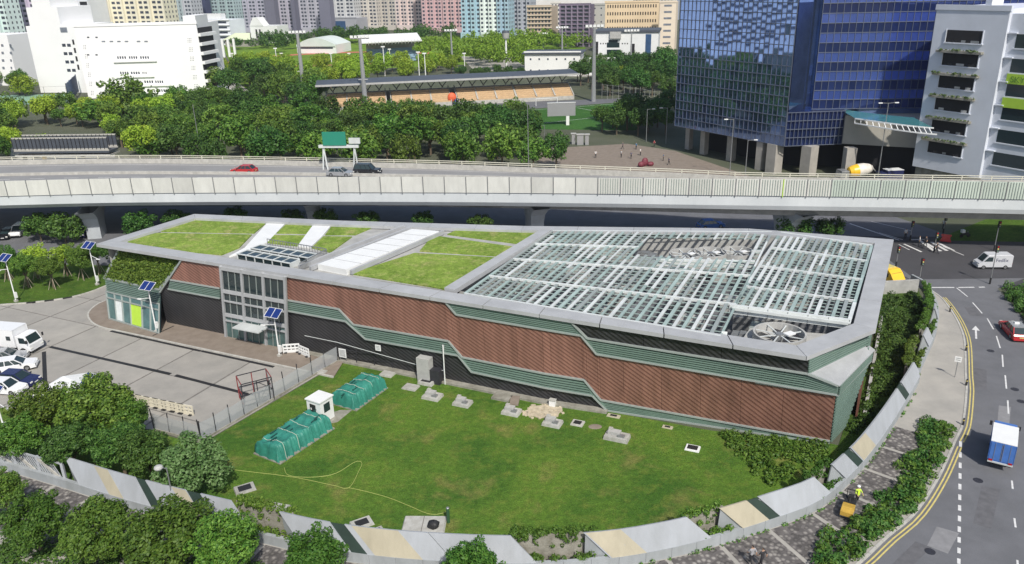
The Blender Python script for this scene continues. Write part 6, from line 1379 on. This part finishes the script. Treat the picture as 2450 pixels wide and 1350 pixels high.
# balconies on its right side
side = Facade(tuple(fs.b), tuple(fs.b - fs.n * 20 + fs.d * 3))
for j in range(7):
    z = 1.5 + j * 3.4; side.rect(.5, 12, z + 1.1, z + 3.0, 'gallery_opening', M['dark'], t, .05, .2); side.rect(0, 13, z - .1, z + 1.0, 'gallery_front', SW, t, 1.1, 1.2)
fw2 = Facade(at2(98, 222), at2(212, 222)); t = wthing('school_wing', 'taller white school wing with stepped roof at the left', 'building', tuple(fw2.pt(0, 0))); z1 = fw2.px(110, 62)[1]; fw2.body(24, 0, z1, 'wall', SW, t)
fw2.body(20, z1, z1 + 7, 'roof_storey', SW, t, 2, fw2.L * .72); fw2.body(16, z1 + 7, z1 + 10, 'roof_storey', SW, t, 5, fw2.L * .6)
for j in range(4):
    y = 105 + j * 20
    for x in (148, 160): fw2.rpx(x + j * 4, y, x + 10 + j * 4, y + 7, 'window', WIN, t)
    fw2.rpx(172 + j * 4, y - 10, 179 + j * 4, y + 2, 'balcony_opening', M['dark'], t); fw2.rpx(184 + j * 4, y - 8, 195 + j * 4, y - 3, 'window', WINP, t)
fw2.rpx(143, 66, 162, 78, 'louvre', WINP, t)
f = fac_px(-40, 45, 205); t = wthing('white_slab_block', 'white slab block with lilac side at the left edge', 'building', tuple(f.pt(0, 0))); H = f.px(20, 84)[1]; f.body(18, 0, H, 'wall', SW, t)
for j in range(4):
    f.rpx(22 + j, 106 + j * 18, 27 + j, 112 + j * 18, 'window', WINP, t); f.rpx(2 + j, 106 + j * 18, 9 + j, 112 + j * 18, 'window', WINP, t)
# --- blue glass tower
TL, TC = (39.7, 189.7), (56.8, 162.7); fl = Facade(TL, TC); R0 = (62.6, 165.3); fr = Facade(R0, (R0[0] + 54, R0[1] - 4.5)); Z0, Z1 = 6.15, 58.0
GT = wthing('glass_tower', 'dark blue mirrored glass office tower standing on columns', 'tower', (58, 170, 0))
MB().prism([(TL[0] + .3, TL[1] + .1), (TC[0] + .3, TC[1] + .4), (R0[0] - .3, R0[1] + 1), (R0[0], R0[1] + .3), (R0[0] + 54, R0[1] - 4), (R0[0] + 56, R0[1] + 24), (TL[0] + 24, TL[1] + 16)], Z0, Z1).build('core', M['towerglass'], GT)
quad = MB().poly([(-.5, 0, -.5), (.5, 0, -.5), (.5, 0, .5), (-.5, 0, .5)])
qm = {m_: MB().poly([(-.5, 0, -.5), (.5, 0, -.5), (.5, 0, .5), (-.5, 0, .5)]).mesh('pane', M[m_]) for m_ in ('towerglass', 'towerblue', 'towerdark')}
def curtain(f, nu, nz, z0, z1, limit, rowm, jit=.0025):
    cw, ch = f.L / nu, (z1 - z0) / nz; rest = {'towerglass': MB(), 'towerblue': MB(), 'towerdark': MB()}; cnt = 0
    for j in range(nz):
        for i in range(nu):
            m_ = rowm(j); tx_, tz_ = rng.gauss(0, jit), rng.gauss(0, jit); c = f.pt((i + .5) * cw, z0 + (j + .5) * ch, .12)
            if cnt < limit and z0 + j * ch < 30:
                o = link('pane', qm[m_], GT, c - GT.location, (tx_, 0, f.ang + tz_), (cw * .97, 1, ch * .97)); cnt += 1
            else:
                q = [c + f.n3 * (tz_ * sx * cw + tx_ * sz * ch) + Vector((f.d.x, f.d.y, 0)) * (sx * cw * .485) + Vector((0, 0, sz * ch * .485)) for sx, sz in ((-1, -1), (1, -1), (1, 1), (-1, 1))]; rest[m_].poly(q)
    for m_, k in rest.items():
        if k.f: tag(k.build('upper_panes', M[m_], GT), kind='stuff')
    for i in range(nu + 1): MB().bar(f.pt(i * cw, z0, .16), f.pt(i * cw, z1, .16), .1, .16, up=f.n3).build('mullion', M['mullion'], GT)
    for j in range(nz + 1): MB().bar(f.pt(0, z0 + j * ch, .18), f.pt(f.L, z0 + j * ch, .18), .16, .14).build('transom', M['mullion'], GT)
curtain(fl, 26, 26, Z0, Z1, 150, lambda j: 'towerglass')
curtain(fr, 40, 24, 13.2, Z1, 150, lambda j: 'towerblue' if j % 2 else 'towerdark')
pe = at2(2013, 345, 6.1); fp_ = Facade(TC, pe); MB().prism([(TC[0], TC[1] + .3), (pe[0], pe[1] + .3), (pe[0] + 3, pe[1] + 14), (TC[0] + 6, TC[1] + 10)], Z0, 13.0).build('podium', M['towerdark'], GT)
for i in range(15): MB().bar(fp_.pt(i * fp_.L / 14, Z0, .05), fp_.pt(i * fp_.L / 14, 13, .05), .1, .16, up=fp_.n3).build('mullion', M['mullion'], GT)
for j in range(5): MB().bar(fp_.pt(0, Z0 + j * 1.7, .08), fp_.pt(fp_.L, Z0 + j * 1.7, .08), .16, .14).build('transom', M['mullion'], GT)
colm = mat('column_stone', (.36, .34, .31), .7, var=.15, scale=.5)
for (x, y), wd in (((1627, 362), 1.3), ((1663, 374), 1.4), ((1727, 390), 1.5), ((1797, 412), 1.6), ((1870, 428), 2.4), ((1955, 434), 2.4)):
    p = at(x, y); q_ = Vector((p.x, p.y)) - fl.n * (3.0 if x < 1850 else 0); MB().box((q_.x, q_.y + (.6 if x < 1850 else 5.6), Z0 / 2), (wd, wd, Z0), fl.ang).build('column', colm, GT)
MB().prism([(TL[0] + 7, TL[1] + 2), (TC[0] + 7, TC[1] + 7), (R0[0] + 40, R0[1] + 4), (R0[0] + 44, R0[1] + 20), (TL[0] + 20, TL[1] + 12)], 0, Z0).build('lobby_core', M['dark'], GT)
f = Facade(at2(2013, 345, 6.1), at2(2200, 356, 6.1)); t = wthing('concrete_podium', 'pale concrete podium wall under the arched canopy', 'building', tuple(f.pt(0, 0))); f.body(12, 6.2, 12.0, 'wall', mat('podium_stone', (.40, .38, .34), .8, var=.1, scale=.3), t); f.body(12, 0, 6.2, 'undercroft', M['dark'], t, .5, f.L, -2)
for x in (2045,): p = at(x, 436); MB().box((p.x, p.y + 4, 3.1), (2.0, 2.0, 6.2)).build('column', colm, t)
ct = wthing('arched_canopy', 'white arched truss canopy with teal glass roof', 'canopy', tuple(f.pt(4, 12))); k = MB(); n = 14
pa, pb = at(2046, 284, 12.2), at(2215, 300, 12.2)
def arc(i, s_, z): q = pa.lerp(pb, i / n); return q + Vector((0, -s_ * math.sin(math.pi * min(1, i / n * .62 + .0) ), 0)) + Vector((0, 0, z))
for i in range(n):
    for s_, z in ((3.2, 0), (4.8, -.9)): MB().bar(arc(i, s_, z), arc(i + 1, s_, z), .22, .22).build('truss_chord', M['white'], ct)
    MB().bar(arc(i, 3.2, 0), arc(i, 4.8, -.9), .12, .12).build('truss_web', M['white'], ct)
k = MB()
for i in range(n): a, b = arc(i, 3.2, .05), arc(i + 1, 3.2, .05); k.poly([a, b, b + Vector((0, 8, .6)), a + Vector((0, 8, .6))])
k.build('glass_roof', mat('teal_glass', (.05, .17, .19), .15, var=.1), ct)
# --- white car park building on the right
L0, L1 = (79, 153.2), (85.8, 142.0); f = Facade(L0, L1); CPK = wthing('car_park_building', 'pale grey multi storey building with dark openings and planted ledges', 'building', (84, 148, 0)); cw_ = mat('carpark_render', (.60, .63, .70), .75, var=.06, scale=.25); f.body(32, 3.6, 33, 'wall', cw_, CPK); f.body(31, 0, 3.6, 'plinth', M['concrete_old'], CPK, .4, f.L, -.6); f.rect(-.2, f.L + .2, 32.6, 33.5, 'parapet', cw_, CPK, .15, .5)
f2 = Facade(tuple(Vector(L1) - f.n * .8), tuple(Vector(L1) - f.n * .8 + f.d * 22)); f2.body(30, 3.2, 32.2, 'wall', cw_, CPK); f2.body(29, 0, 3.2, 'plinth', M['concrete_old'], CPK, 0, 22, -.6)
hedge = []
for j in range(6):
    zt = 29.2 - 4.05 * j; f.rect(2.6, 9.2, zt - 2.15, zt, 'opening', M['dark'], CPK, .03, .2); f.rect(2.3, 9.5, zt - 2.35, zt - 2.15, 'sill', cw_, CPK, .25, .3)
    for a, b in ((2.45, 2.6), (9.2, 9.35)): f.rect(a, b, zt - 2.2, zt + .1, 'jamb', cw_, CPK, .18, .2)
    for q in range(3): f.rect(3.2 + q * 2 + rng.random() * .6, 4.2 + q * 2 + rng.random() * .6, zt - 2.1, zt - 1.7, 'parked_goods', rng.choice([M['hvac'], M['carblack'], M['steel']]), CPK, .06, .05)
    if j:
        f.rect(1.5, 9.9, zt + .15, zt + .55, 'planter_ledge', M['concrete_old'], CPK, .9, .9)
        for i in range(26): c = f.pt(rng.uniform(1.6, 9.8), zt + .6, rng.uniform(.5, .9)); hedge.append((tuple(c), rng.uniform(.12, .3)))
    zt2 = zt - .3; f2.rect(1.4, 21, zt2 - 2.3, zt2, 'opening', M['glass'], CPK, .03, .2); f2.rect(.2, 1.6, zt2 + .05, zt2 + .25, 'ledge', cw_, CPK, .5, .5); f2.rect(1.2, 21, zt2 - 2.5, zt2 - 2.3, 'sill', cw_, CPK, .2, .25)
o = link('ledge_plants', leaf_cloud(hedge, 260, .22, M['leaf_grey'], 'ledge_plants'), CPK); o.matrix_parent_inverse = Matrix.Translation(-CPK.location); tag(o, kind='stuff')
for j, body in ((1, 'SKYLINE'), (2, None)):
    zt2 = 29.2 - 4.05 * j - .3 - 2.45; b_ = f2.rect(1.2, 14, zt2 - 1.75, zt2 - .05, 'banner', M['limegreen'], CPK, .3, .08)
    if body:
        text(body, 1.45, mat('banner_ink', (.10, .22, .03), .7), b_, f2.pt(4.6, zt2 - 1.45, .36), (R(90), 0, f2.ang), ext=.01)
MB().box((f.pt(8, 33.4, -4).x, f.pt(8, 33.4, -4).y, 34), (2, 2, 1.2)).build('roof_unit', M['white'], CPK)
# --- grandstand by the football pitch
fg = Facade((-59.4, 265.2), (23.3, 279.5)); ang = fg.ang; g = wthing('football_grandstand', 'long low grandstand with dark roof and tan seating', 'grandstand', tuple(fg.pt(fg.L / 2, 0)))
MB().slab([fg.pt(-3, 8.3, -1), fg.pt(fg.L + 2, 8.3, -1), fg.pt(fg.L + 2, 8.9, -13), fg.pt(-3, 8.9, -13)], .35, (0, 0, 1)).build('roof', M['roofdark'], g); MB().bar(fg.pt(-3, 8.3, -.9), fg.pt(fg.L + 2, 8.3, -.9), .3, .6).build('roof_edge', M['hvac'], g)
MB().slab([fg.pt(0, 0, -11), fg.pt(fg.L, 0, -11), fg.pt(fg.L, 4.6, -11), fg.pt(0, 4.6, -11)], .3, fg.n3).build('back_wall', M['concrete'], g)
secs = [(783, 925), (940, 1080), (1098, 1235), (1240, 1372)]
for a, b in secs:
    u0, u1 = fg.px(a, 255)[0], fg.px(b, 248)[0]
    MB().slab([fg.pt(u0, 0, .2), fg.pt(u1, 0, .2), fg.pt(u1, 1.3, .2), fg.pt(u0, 1.3, .2)], .2, fg.n3).build('front_wall', M['kerb'], g)
    for r_ in range(7): q = MB().bar(fg.pt(u0, 1.4 + r_ * .5, -.6 - r_ * 1.15), fg.pt(u1, 1.4 + r_ * .5, -.6 - r_ * 1.15), 1.1, .5).build('seat_row', M['seat'], g)
    for u in (u0 - .2, u1 + .2): MB().slab([fg.pt(u, 0, .3), fg.pt(u, 0, -9.5), fg.pt(u, 5.6, -9.5), fg.pt(u, 1.8, .3)], .3, Vector((fg.d.x, fg.d.y, 0))).build('end_wall', M['kerb'], g)
    for q in range(1, 3): u = u0 + (u1 - u0) * q / 3; MB().bar(fg.pt(u, 1.7, .1), fg.pt(u, 5.0, -8.4), .5, .16).build('aisle', M['kerb'], g)
    for q in range(5):
        u = u0 + (u1 - u0) * (q + .5) / 5; MB().bar(fg.pt(u, 0, -8.8), fg.pt(u, 5.4, -8.8), .5, .5).build('column', M['kerb'], g)
        for s_ in (-1, 1): MB().bar(fg.pt(u, 5.3, -8.8), fg.pt(u + s_ * 2.0, 8.3, -6.5), .22, .22).build('strut', M['roofdark'], g)
p = fg.pt(fg.px(1088, 240)[0], 0, -1); t = thing('inflatable_arch', 'orange and blue inflatable between two stand sections', 'inflatable', tuple(p), ang); MB().ell((-.8, 0, 2.6), (1.5, 1, 1.6), 12, 7).build('top', mat('inflate_orange', (.7, .13, .05), .5), t); MB().ell((.8, 0, 1.0), (1.4, 1, 1.2), 12, 7).build('foot', mat('inflate_blue', (.05, .07, .3), .5), t)
# scoreboard, goal, railings
p = at(1343, 300); t = thing('scoreboard', 'pale blank scoreboard seen from behind by the pitch', 'scoreboard', (p.x, p.y, 0), .05); MB().box((0, 0, 4.6), (8.0, .8, 3.8)).build('board', M['carsilver'], t); MB().box((1.8, 0, 1.4), (.9, .7, 2.8)).build('leg', M['white'], t); MB().box((0, -.45, 6.45), (8.1, .1, .15)).build('frame', M['white'], t)
for px_, lab in (((1308, 253), 'white football goal before the grandstand'),):
    p = at(*px_); t = thing('football_goal', lab, 'goal', (p.x, p.y, 0), .17)
    for x in (-3.6, 3.6): MB().bar((x, 0, 0), (x, 0, 2.4), .14, .14).build('post', M['white'], t); MB().bar((x, 0, 2.4), (x, 1.8, 0), .08, .08).build('stay', M['white'], t)
    MB().bar((-3.6, 0, 2.4), (3.6, 0, 2.4), .14, .14).build('crossbar', M['white'], t)
fence([(1440, 236), (1520, 246), (1600, 262)], 5.0, 'tall pale mesh fence between pitch and blue tower', step=2.4, mesh=False, pm=M['hvac'], kerb=False, name='pitch_fence')
# far stadium stand
fb_ = fac_px(885, 1002, 152, 146); t = wthing('stadium_stand', 'far stadium stand with white ribbed roof and blue seats', 'grandstand', tuple(fb_.pt(0, 0)))
for r_ in range(8): MB().bar(fb_.pt(0, .8 + r_ * .75, -r_ * 1.3), fb_.pt(fb_.L, .8 + r_ * .75, -r_ * 1.3), 1.3, .75).build('seat_row', M['seatblue'], t)
MB().slab([fb_.pt(-4, 10.5, 2), fb_.pt(fb_.L + 2, 10.5, 2), fb_.pt(fb_.L + 2, 13.5, -12), fb_.pt(-4, 13.5, -12)], .5, (0, -.2, .98)).build('roof', M['white'], t)
for i in range(16): u = fb_.L * i / 15; MB().bar(fb_.pt(u, 10.6, 2.1), fb_.pt(u, 9.2, 2.1), .25, .2).build('roof_rib', M['hvac'], t); MB().bar(fb_.pt(u, 8, -11), fb_.pt(u, 10.9, 1.0), .2, .25).build('truss', M['hvac'], t)
MB().slab([fb_.pt(0, 0, -11.5), fb_.pt(fb_.L, 0, -11.5), fb_.pt(fb_.L, 12, -11.5), fb_.pt(0, 12, -11.5)], .3, fb_.n3).build('back_wall', M['hvac'], t)
# floodlight masts
for i, (b, y, lab, r_) in enumerate((((730, 243), 80, 'thick floodlight mast left of the grandstand', .9), ((876, 268), 92, 'floodlight mast in front of the grandstand', .9), ((1420, 243), 66, 'floodlight mast at the right end of the grandstand', .8), ((1083, 165), 75, 'floodlight mast in the park behind the middle of the grandstand', .6), ((1345, 150), 68, 'floodlight mast behind the clubhouse', .55), ((1508, 190), 76, 'slim mast before the white hall', .45), ((1300, 118), 82, 'far floodlight mast between trees', .45))):
    p = at(*b); h = zat(b, y); t = thing('floodlight_mast', lab, 'floodlight', (p.x, p.y, 0)); MB().tube((0, 0, 0), (0, 0, h), r_, r_ * .55, 12).build('pole', M['carsilver'], t); k = MB().bar((-3, 0, h), (3, 0, h), .3, .4); k.build('head_frame', M['hvac'], t)
    for x in (-2.5, -1.25, 0, 1.25, 2.5): MB().box((x, -.3, h + .5), (.9, .4, .8)).build('lamp', M['white'], t)
    if i < 2: MB().box((0, 0, h * .45), (3.0, 1.2, .15)).build('platform', M['hvac'], t)
p = at(1212, 165); h = zat((1212, 165), 92); t = thing('bell_mast', 'white mast topped with a dark speaker drum', 'mast', (p.x, p.y, 0)); MB().tube((0, 0, 0), (0, 0, h), .5, .4, 10).build('pole', M['white'], t); MB().tube((0, 0, h), (0, 0, h + 2.4), 1.4, 1.8, 12).build('drum', M['hvac'], t); MB().tube((0, 0, h + 2.4), (0, 0, h + 3.4), 1.8, 1.6, 12).build('lid', M['roofdark'], t)
for i, (b, y) in enumerate((((666, 178), 116), ((558, 152), 128), ((676, 152), 128), ((797, 185), 128), ((837, 150), 128), ((922, 190), 112), ((934, 150), 118), ((1004, 190), 125), ((1019, 192), 128), ((1112, 165), 128))):
    p = at(*b); h = zat(b, y); t = thing('park_light', 'slim white light pole round the running track', 'street lamp', (p.x, p.y, 0), 0, 'light poles round the track'); MB().tube((0, 0, 0), (0, 0, h), .22, .16, 7).build('pole', M['white'], t); MB().box((0, 0, h), (1.6, .4, .5)).build('lamp_head', M['white'], t)
# dark footbridge at the left
a, b = at(42, 398), at(268, 396); fb2 = Facade((a.x, a.y), (b.x, b.y)); t = wthing('footbridge', 'dark covered footbridge with lattice sides beyond the viaduct', 'footbridge', tuple(fb2.pt(0, 0))); zl, zh = fb2.px(150, 362)[1], fb2.px(150, 330)[1]
for o_ in (0, -4):
    fb2.rect(0, fb2.L, zl, zl + .6, 'edge_beam', M['kerb'], t, o_, .3); fb2.rect(0, fb2.L, zh - .2, zh + .1, 'handrail', M['kerb'], t, o_, .2)
    for i in range(25): u = fb2.L * i / 24; MB().bar(fb2.pt(u, zl + .4, o_), fb2.pt(u, zh, o_), .14, .14).build('upright', M['darksteel'], t)
    MB().poly([fb2.pt(0, zl + .6, o_ - .1), fb2.pt(fb2.L, zl + .6, o_ - .1), fb2.pt(fb2.L, zh - .3, o_ - .1), fb2.pt(0, zh - .3, o_ - .1)]).build('side_mesh', M['roofdark'], t)
fb2.body(4, zl - .5, zl, 'deck', M['roofdark'], t); fb2.body(4.6, zl - 1.3, zl - .9, 'lower_girder', M['hvac'], t)
for u, m_ in ((.25, M['truckyellow']), (.66, M['hvac']), (.04, M['hvac'])): MB().bar(fb2.pt(fb2.L * u, 0, -2), fb2.pt(fb2.L * u, zl - .4, -2), .7, .7).build('pier', m_, t)
# tennis court fence and screen
fence([(0, 252), (60, 250), (165, 247)], 6.5, 'tall dark court fence left of the white school', step=6, mesh=False, pm=M['darksteel'], kerb=False, name='court_fence')
sheet([at2(-20, 252), at2(165, 247), at2(180, 225), at2(0, 228)], .01, mat('court_green', (.20, .34, .25), .8, var=.08, scale=.2), 'tennis_court')
f = Facade(at2(168, 250), at2(190, 224)); t = wthing('wind_screen', 'dark blue wind screen at the end of the tennis court', 'screen', tuple(f.pt(0, 0))); f.rect(0, f.L, 1.0, 7.5, 'cloth', M['blueboard'], t, .1, .1)
for i in range(4): MB().bar(f.pt(f.L * i / 3, 0, -.1), f.pt(f.L * i / 3, 7.6, -.1), .2, .2).build('post', M['darksteel'], t)
# playground climbing frame and ticket posts on the plaza
p = at(1545, 398); t = thing('climbing_frame', 'red climbing sculpture on the plaza', 'sculpture', (p.x, p.y, 0), .4)
sm_ = mat('sculpture_maroon', (.16, .03, .045), .6, var=.2)
for x, y, h in ((-1.2, 0, 1.1), (0, .4, 1.7), (1.1, -.2, .9)): MB().ell((x, y, h * .5), (.8, .6, h * .6), 12, 7).build('lobe', sm_, t)
for i, (x, y) in enumerate(((1372, 345), (1388, 347), (1404, 347))): p = at(x, y); t = thing('park_gate_post', ['pale post of the park entrance, left', 'pale kiosk box at the park entrance', 'pale post of the park entrance, right'][i], 'gate post', (p.x, p.y, 0)); MB().box((0, 0, 1.3), (.9 if i != 1 else 1.6, .6, 2.6)).build('post', M['carsilver'], t); MB().box((0, 0, 2.7), (1.4 if i != 1 else 2, 1, .2)).build('cap', M['hvac'], t)

# ================================================================== trees beyond the viaduct
def grove(poly, n, rlo, rhi, keys, label, group, zf=1.25, minsep=.85, name='park_tree', excl=()):
    P2 = [at2(*q) for q in poly]; xs, ys = [p[0] for p in P2], [p[1] for p in P2]; done = []; tries = 0
    while len(done) < n and tries < n * 60:
        tries += 1; q = (rng.uniform(min(xs), max(xs)), rng.uniform(min(ys), max(ys))); r_ = rng.uniform(rlo, rhi)
        if not inpoly(q, P2) or any((q[0] - d[0]) ** 2 + (q[1] - d[1]) ** 2 < (minsep * (r_ + d[2]) / 1.0) ** 2 * .8 for d in done): continue
        if any(inpoly(q, [at2(*e) for e in ex]) for ex in excl): continue
        done.append((q[0], q[1], r_)); tree(q, r_, r_ * zf * rng.uniform(.95, 1.2), rng.choice(keys), label, group, name=name, flat=rng.uniform(.8, 1.0))
sb_ex = [(1255, 400), (1455, 400), (1430, 285), (1285, 285)]
def grove_mass(name, label, poly, n, rlo, rhi, leaf):
    P2 = [at2(*q) for q in poly]; xs, ys = [p[0] for p in P2], [p[1] for p in P2]; bl = []; done = 0
    while done < n:
        q = (rng.uniform(min(xs), max(xs)), rng.uniform(min(ys), max(ys)))
        if not inpoly(q, P2): continue
        done += 1; r_ = rng.uniform(rlo, rhi); zc = r_ * rng.uniform(1.0, 1.4)
        for c, rr in crown_blobs(12, rng.randrange(9999)): bl.append(((q[0] + c[0] * r_, q[1] + c[1] * r_, zc + c[2] * r_), rr * r_))
    return tag(link(name, leaf_cloud(bl, 14, .75, M[leaf], name)), label, 'trees', kind='stuff')
st_ex = [(590, 235), (620, 235), (715, 300), (660, 320)]
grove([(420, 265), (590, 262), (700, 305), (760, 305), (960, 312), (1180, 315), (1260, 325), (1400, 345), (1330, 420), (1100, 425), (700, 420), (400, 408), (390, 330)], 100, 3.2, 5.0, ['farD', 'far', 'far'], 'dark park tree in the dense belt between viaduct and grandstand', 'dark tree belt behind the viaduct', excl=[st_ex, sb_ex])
grove([(970, 296), (1230, 298), (1270, 318), (1000, 318)], 16, 2.8, 3.6, ['far', 'farD'], 'rounded tree in the row just below the grandstand apron', 'trees below the grandstand', excl=[sb_ex])
grove([(1420, 322), (1600, 330), (1600, 290), (1500, 292)], 14, 3.0, 4.4, ['farD'], 'dark tree between the pitch and the blue tower colonnade', 'trees by the blue tower', excl=[sb_ex])
grove([(1385, 208), (1440, 228), (1600, 250), (1600, 165), (1400, 172)], 46, 3.2, 5.0, ['farD'], 'dark tree in the wooded corner left of the blue tower', 'wooded corner by the blue tower', zf=1.4)
grove([(505, 225), (610, 235), (740, 268), (770, 250), (765, 225), (640, 200), (520, 195)], 26, 3.2, 5.2, ['farD', 'far'], 'green tree beside the park street', 'trees beside the park street', excl=[st_ex, [(500, 185), (560, 185), (700, 300), (600, 265)]])
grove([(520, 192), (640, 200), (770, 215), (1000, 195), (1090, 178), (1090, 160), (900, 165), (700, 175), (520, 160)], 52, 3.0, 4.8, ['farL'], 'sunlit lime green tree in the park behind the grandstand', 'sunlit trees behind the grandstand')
grove_mass('far_park_trees', 'far sunlit park wood of lime green trees', [(990, 150), (1240, 175), (1340, 130), (1420, 125), (1410, 108), (1200, 108), (1040, 112)], 80, 3.4, 5.6, 'leaf_lime_sunlit')
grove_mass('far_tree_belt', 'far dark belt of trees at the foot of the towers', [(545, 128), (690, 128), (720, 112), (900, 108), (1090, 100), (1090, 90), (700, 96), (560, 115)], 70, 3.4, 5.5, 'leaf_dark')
grove([(0, 330), (40, 300), (200, 268), (350, 270), (400, 300), (400, 395), (280, 398), (270, 330), (60, 320), (30, 390), (0, 395)], 44, 2.6, 4.4, ['far', 'farL', 'farL', 'far'], 'tree in the green belt left of the footbridge and school', 'trees by the footbridge', excl=[[(40, 305), (268, 310), (268, 400), (40, 400)]])
grove([(-60, 235), (70, 228), (95, 215), (60, 190), (-60, 190)], 10, 3.0, 4.2, ['farL', 'far'], 'tree between court and white slab block', 'trees by the tennis court')
grove([(1090, 190), (1250, 192), (1250, 184), (1090, 183)], 20, 1.6, 2.2, ['farD'], 'pointed dark conifer in the row behind the grandstand roof', 'conifer row', zf=1.5, minsep=.6, name='conifer_tree')
for cx, cy, wp, zc, key, lab in ((303, 238, 118, 6, 'far', 'big round sunlit tree before the white school'), (615, 165, 70, 10, 'farD', 'tall pointed tree rising above the park trees'), (640, 200, 70, 6, 'farD', 'broad dark tree left of the thick mast'), (15, 262, 90, 5, 'far', 'broad tree at the left edge below the court'), (85, 345, 60, 3.2, 'farL', 'yellow green tree leaning over the footbridge'), (230, 268, 90, 4.5, 'far', 'rounded tree right of the tennis court'), (365, 350, 90, 3.5, 'far', 'leafy tree right of the footbridge end'), (1493, 168, 34, 5, 'farL', 'single bright yellow tree in the wooded corner'), (1382, 165, 62, 5, 'farD', 'grey green tree right of the clubhouse'), (55, 205, 62, 4, 'farL', 'yellow green tree between slab block and school wing')):
    tree_px(cx, cy, wp, zc, key, lab)
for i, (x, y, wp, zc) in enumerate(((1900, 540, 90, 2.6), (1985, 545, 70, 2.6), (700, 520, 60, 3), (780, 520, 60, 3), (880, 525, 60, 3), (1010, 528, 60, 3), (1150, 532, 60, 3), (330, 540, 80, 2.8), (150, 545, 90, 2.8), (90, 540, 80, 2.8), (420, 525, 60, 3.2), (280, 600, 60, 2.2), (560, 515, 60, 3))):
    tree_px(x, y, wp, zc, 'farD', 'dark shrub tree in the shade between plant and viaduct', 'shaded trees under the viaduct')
# the white block left of the frame that the blue tower mirrors
f = Facade((-226, 192), (-178, 247)); t = wthing('mirrored_block', 'bright white block with window bands that shows only as a reflection in the blue tower', 'building', (-205, 230, 0)); f.body(18, 0, 52, 'wall', SW, t)
for j in range(12): f.rect(4, f.L - 24, 5 + j * 3.9, 6.6 + j * 3.9, 'window_band', WIN, t)

# ================================================================== the air
hz = bpy.data.materials.new('air'); hz.use_nodes = True; n_ = hz.node_tree.nodes
for q in list(n_):
    if q.type == 'BSDF_PRINCIPLED': n_.remove(q)
pvn = n_.new('ShaderNodeVolumePrincipled'); pvn.inputs['Color'].default_value = (.86, .91, 1, 1); pvn.inputs['Density'].default_value = .00014; pvn.inputs['Anisotropy'].default_value = .3
hz.node_tree.links.new(pvn.outputs[0], n_['Material Output'].inputs['Volume'])
o = MB().box((0, 1050, 49), (3010, 2910, 100)).build('haze', hz); tag(o, 'thin pale summer haze', 'haze', kind='stuff')
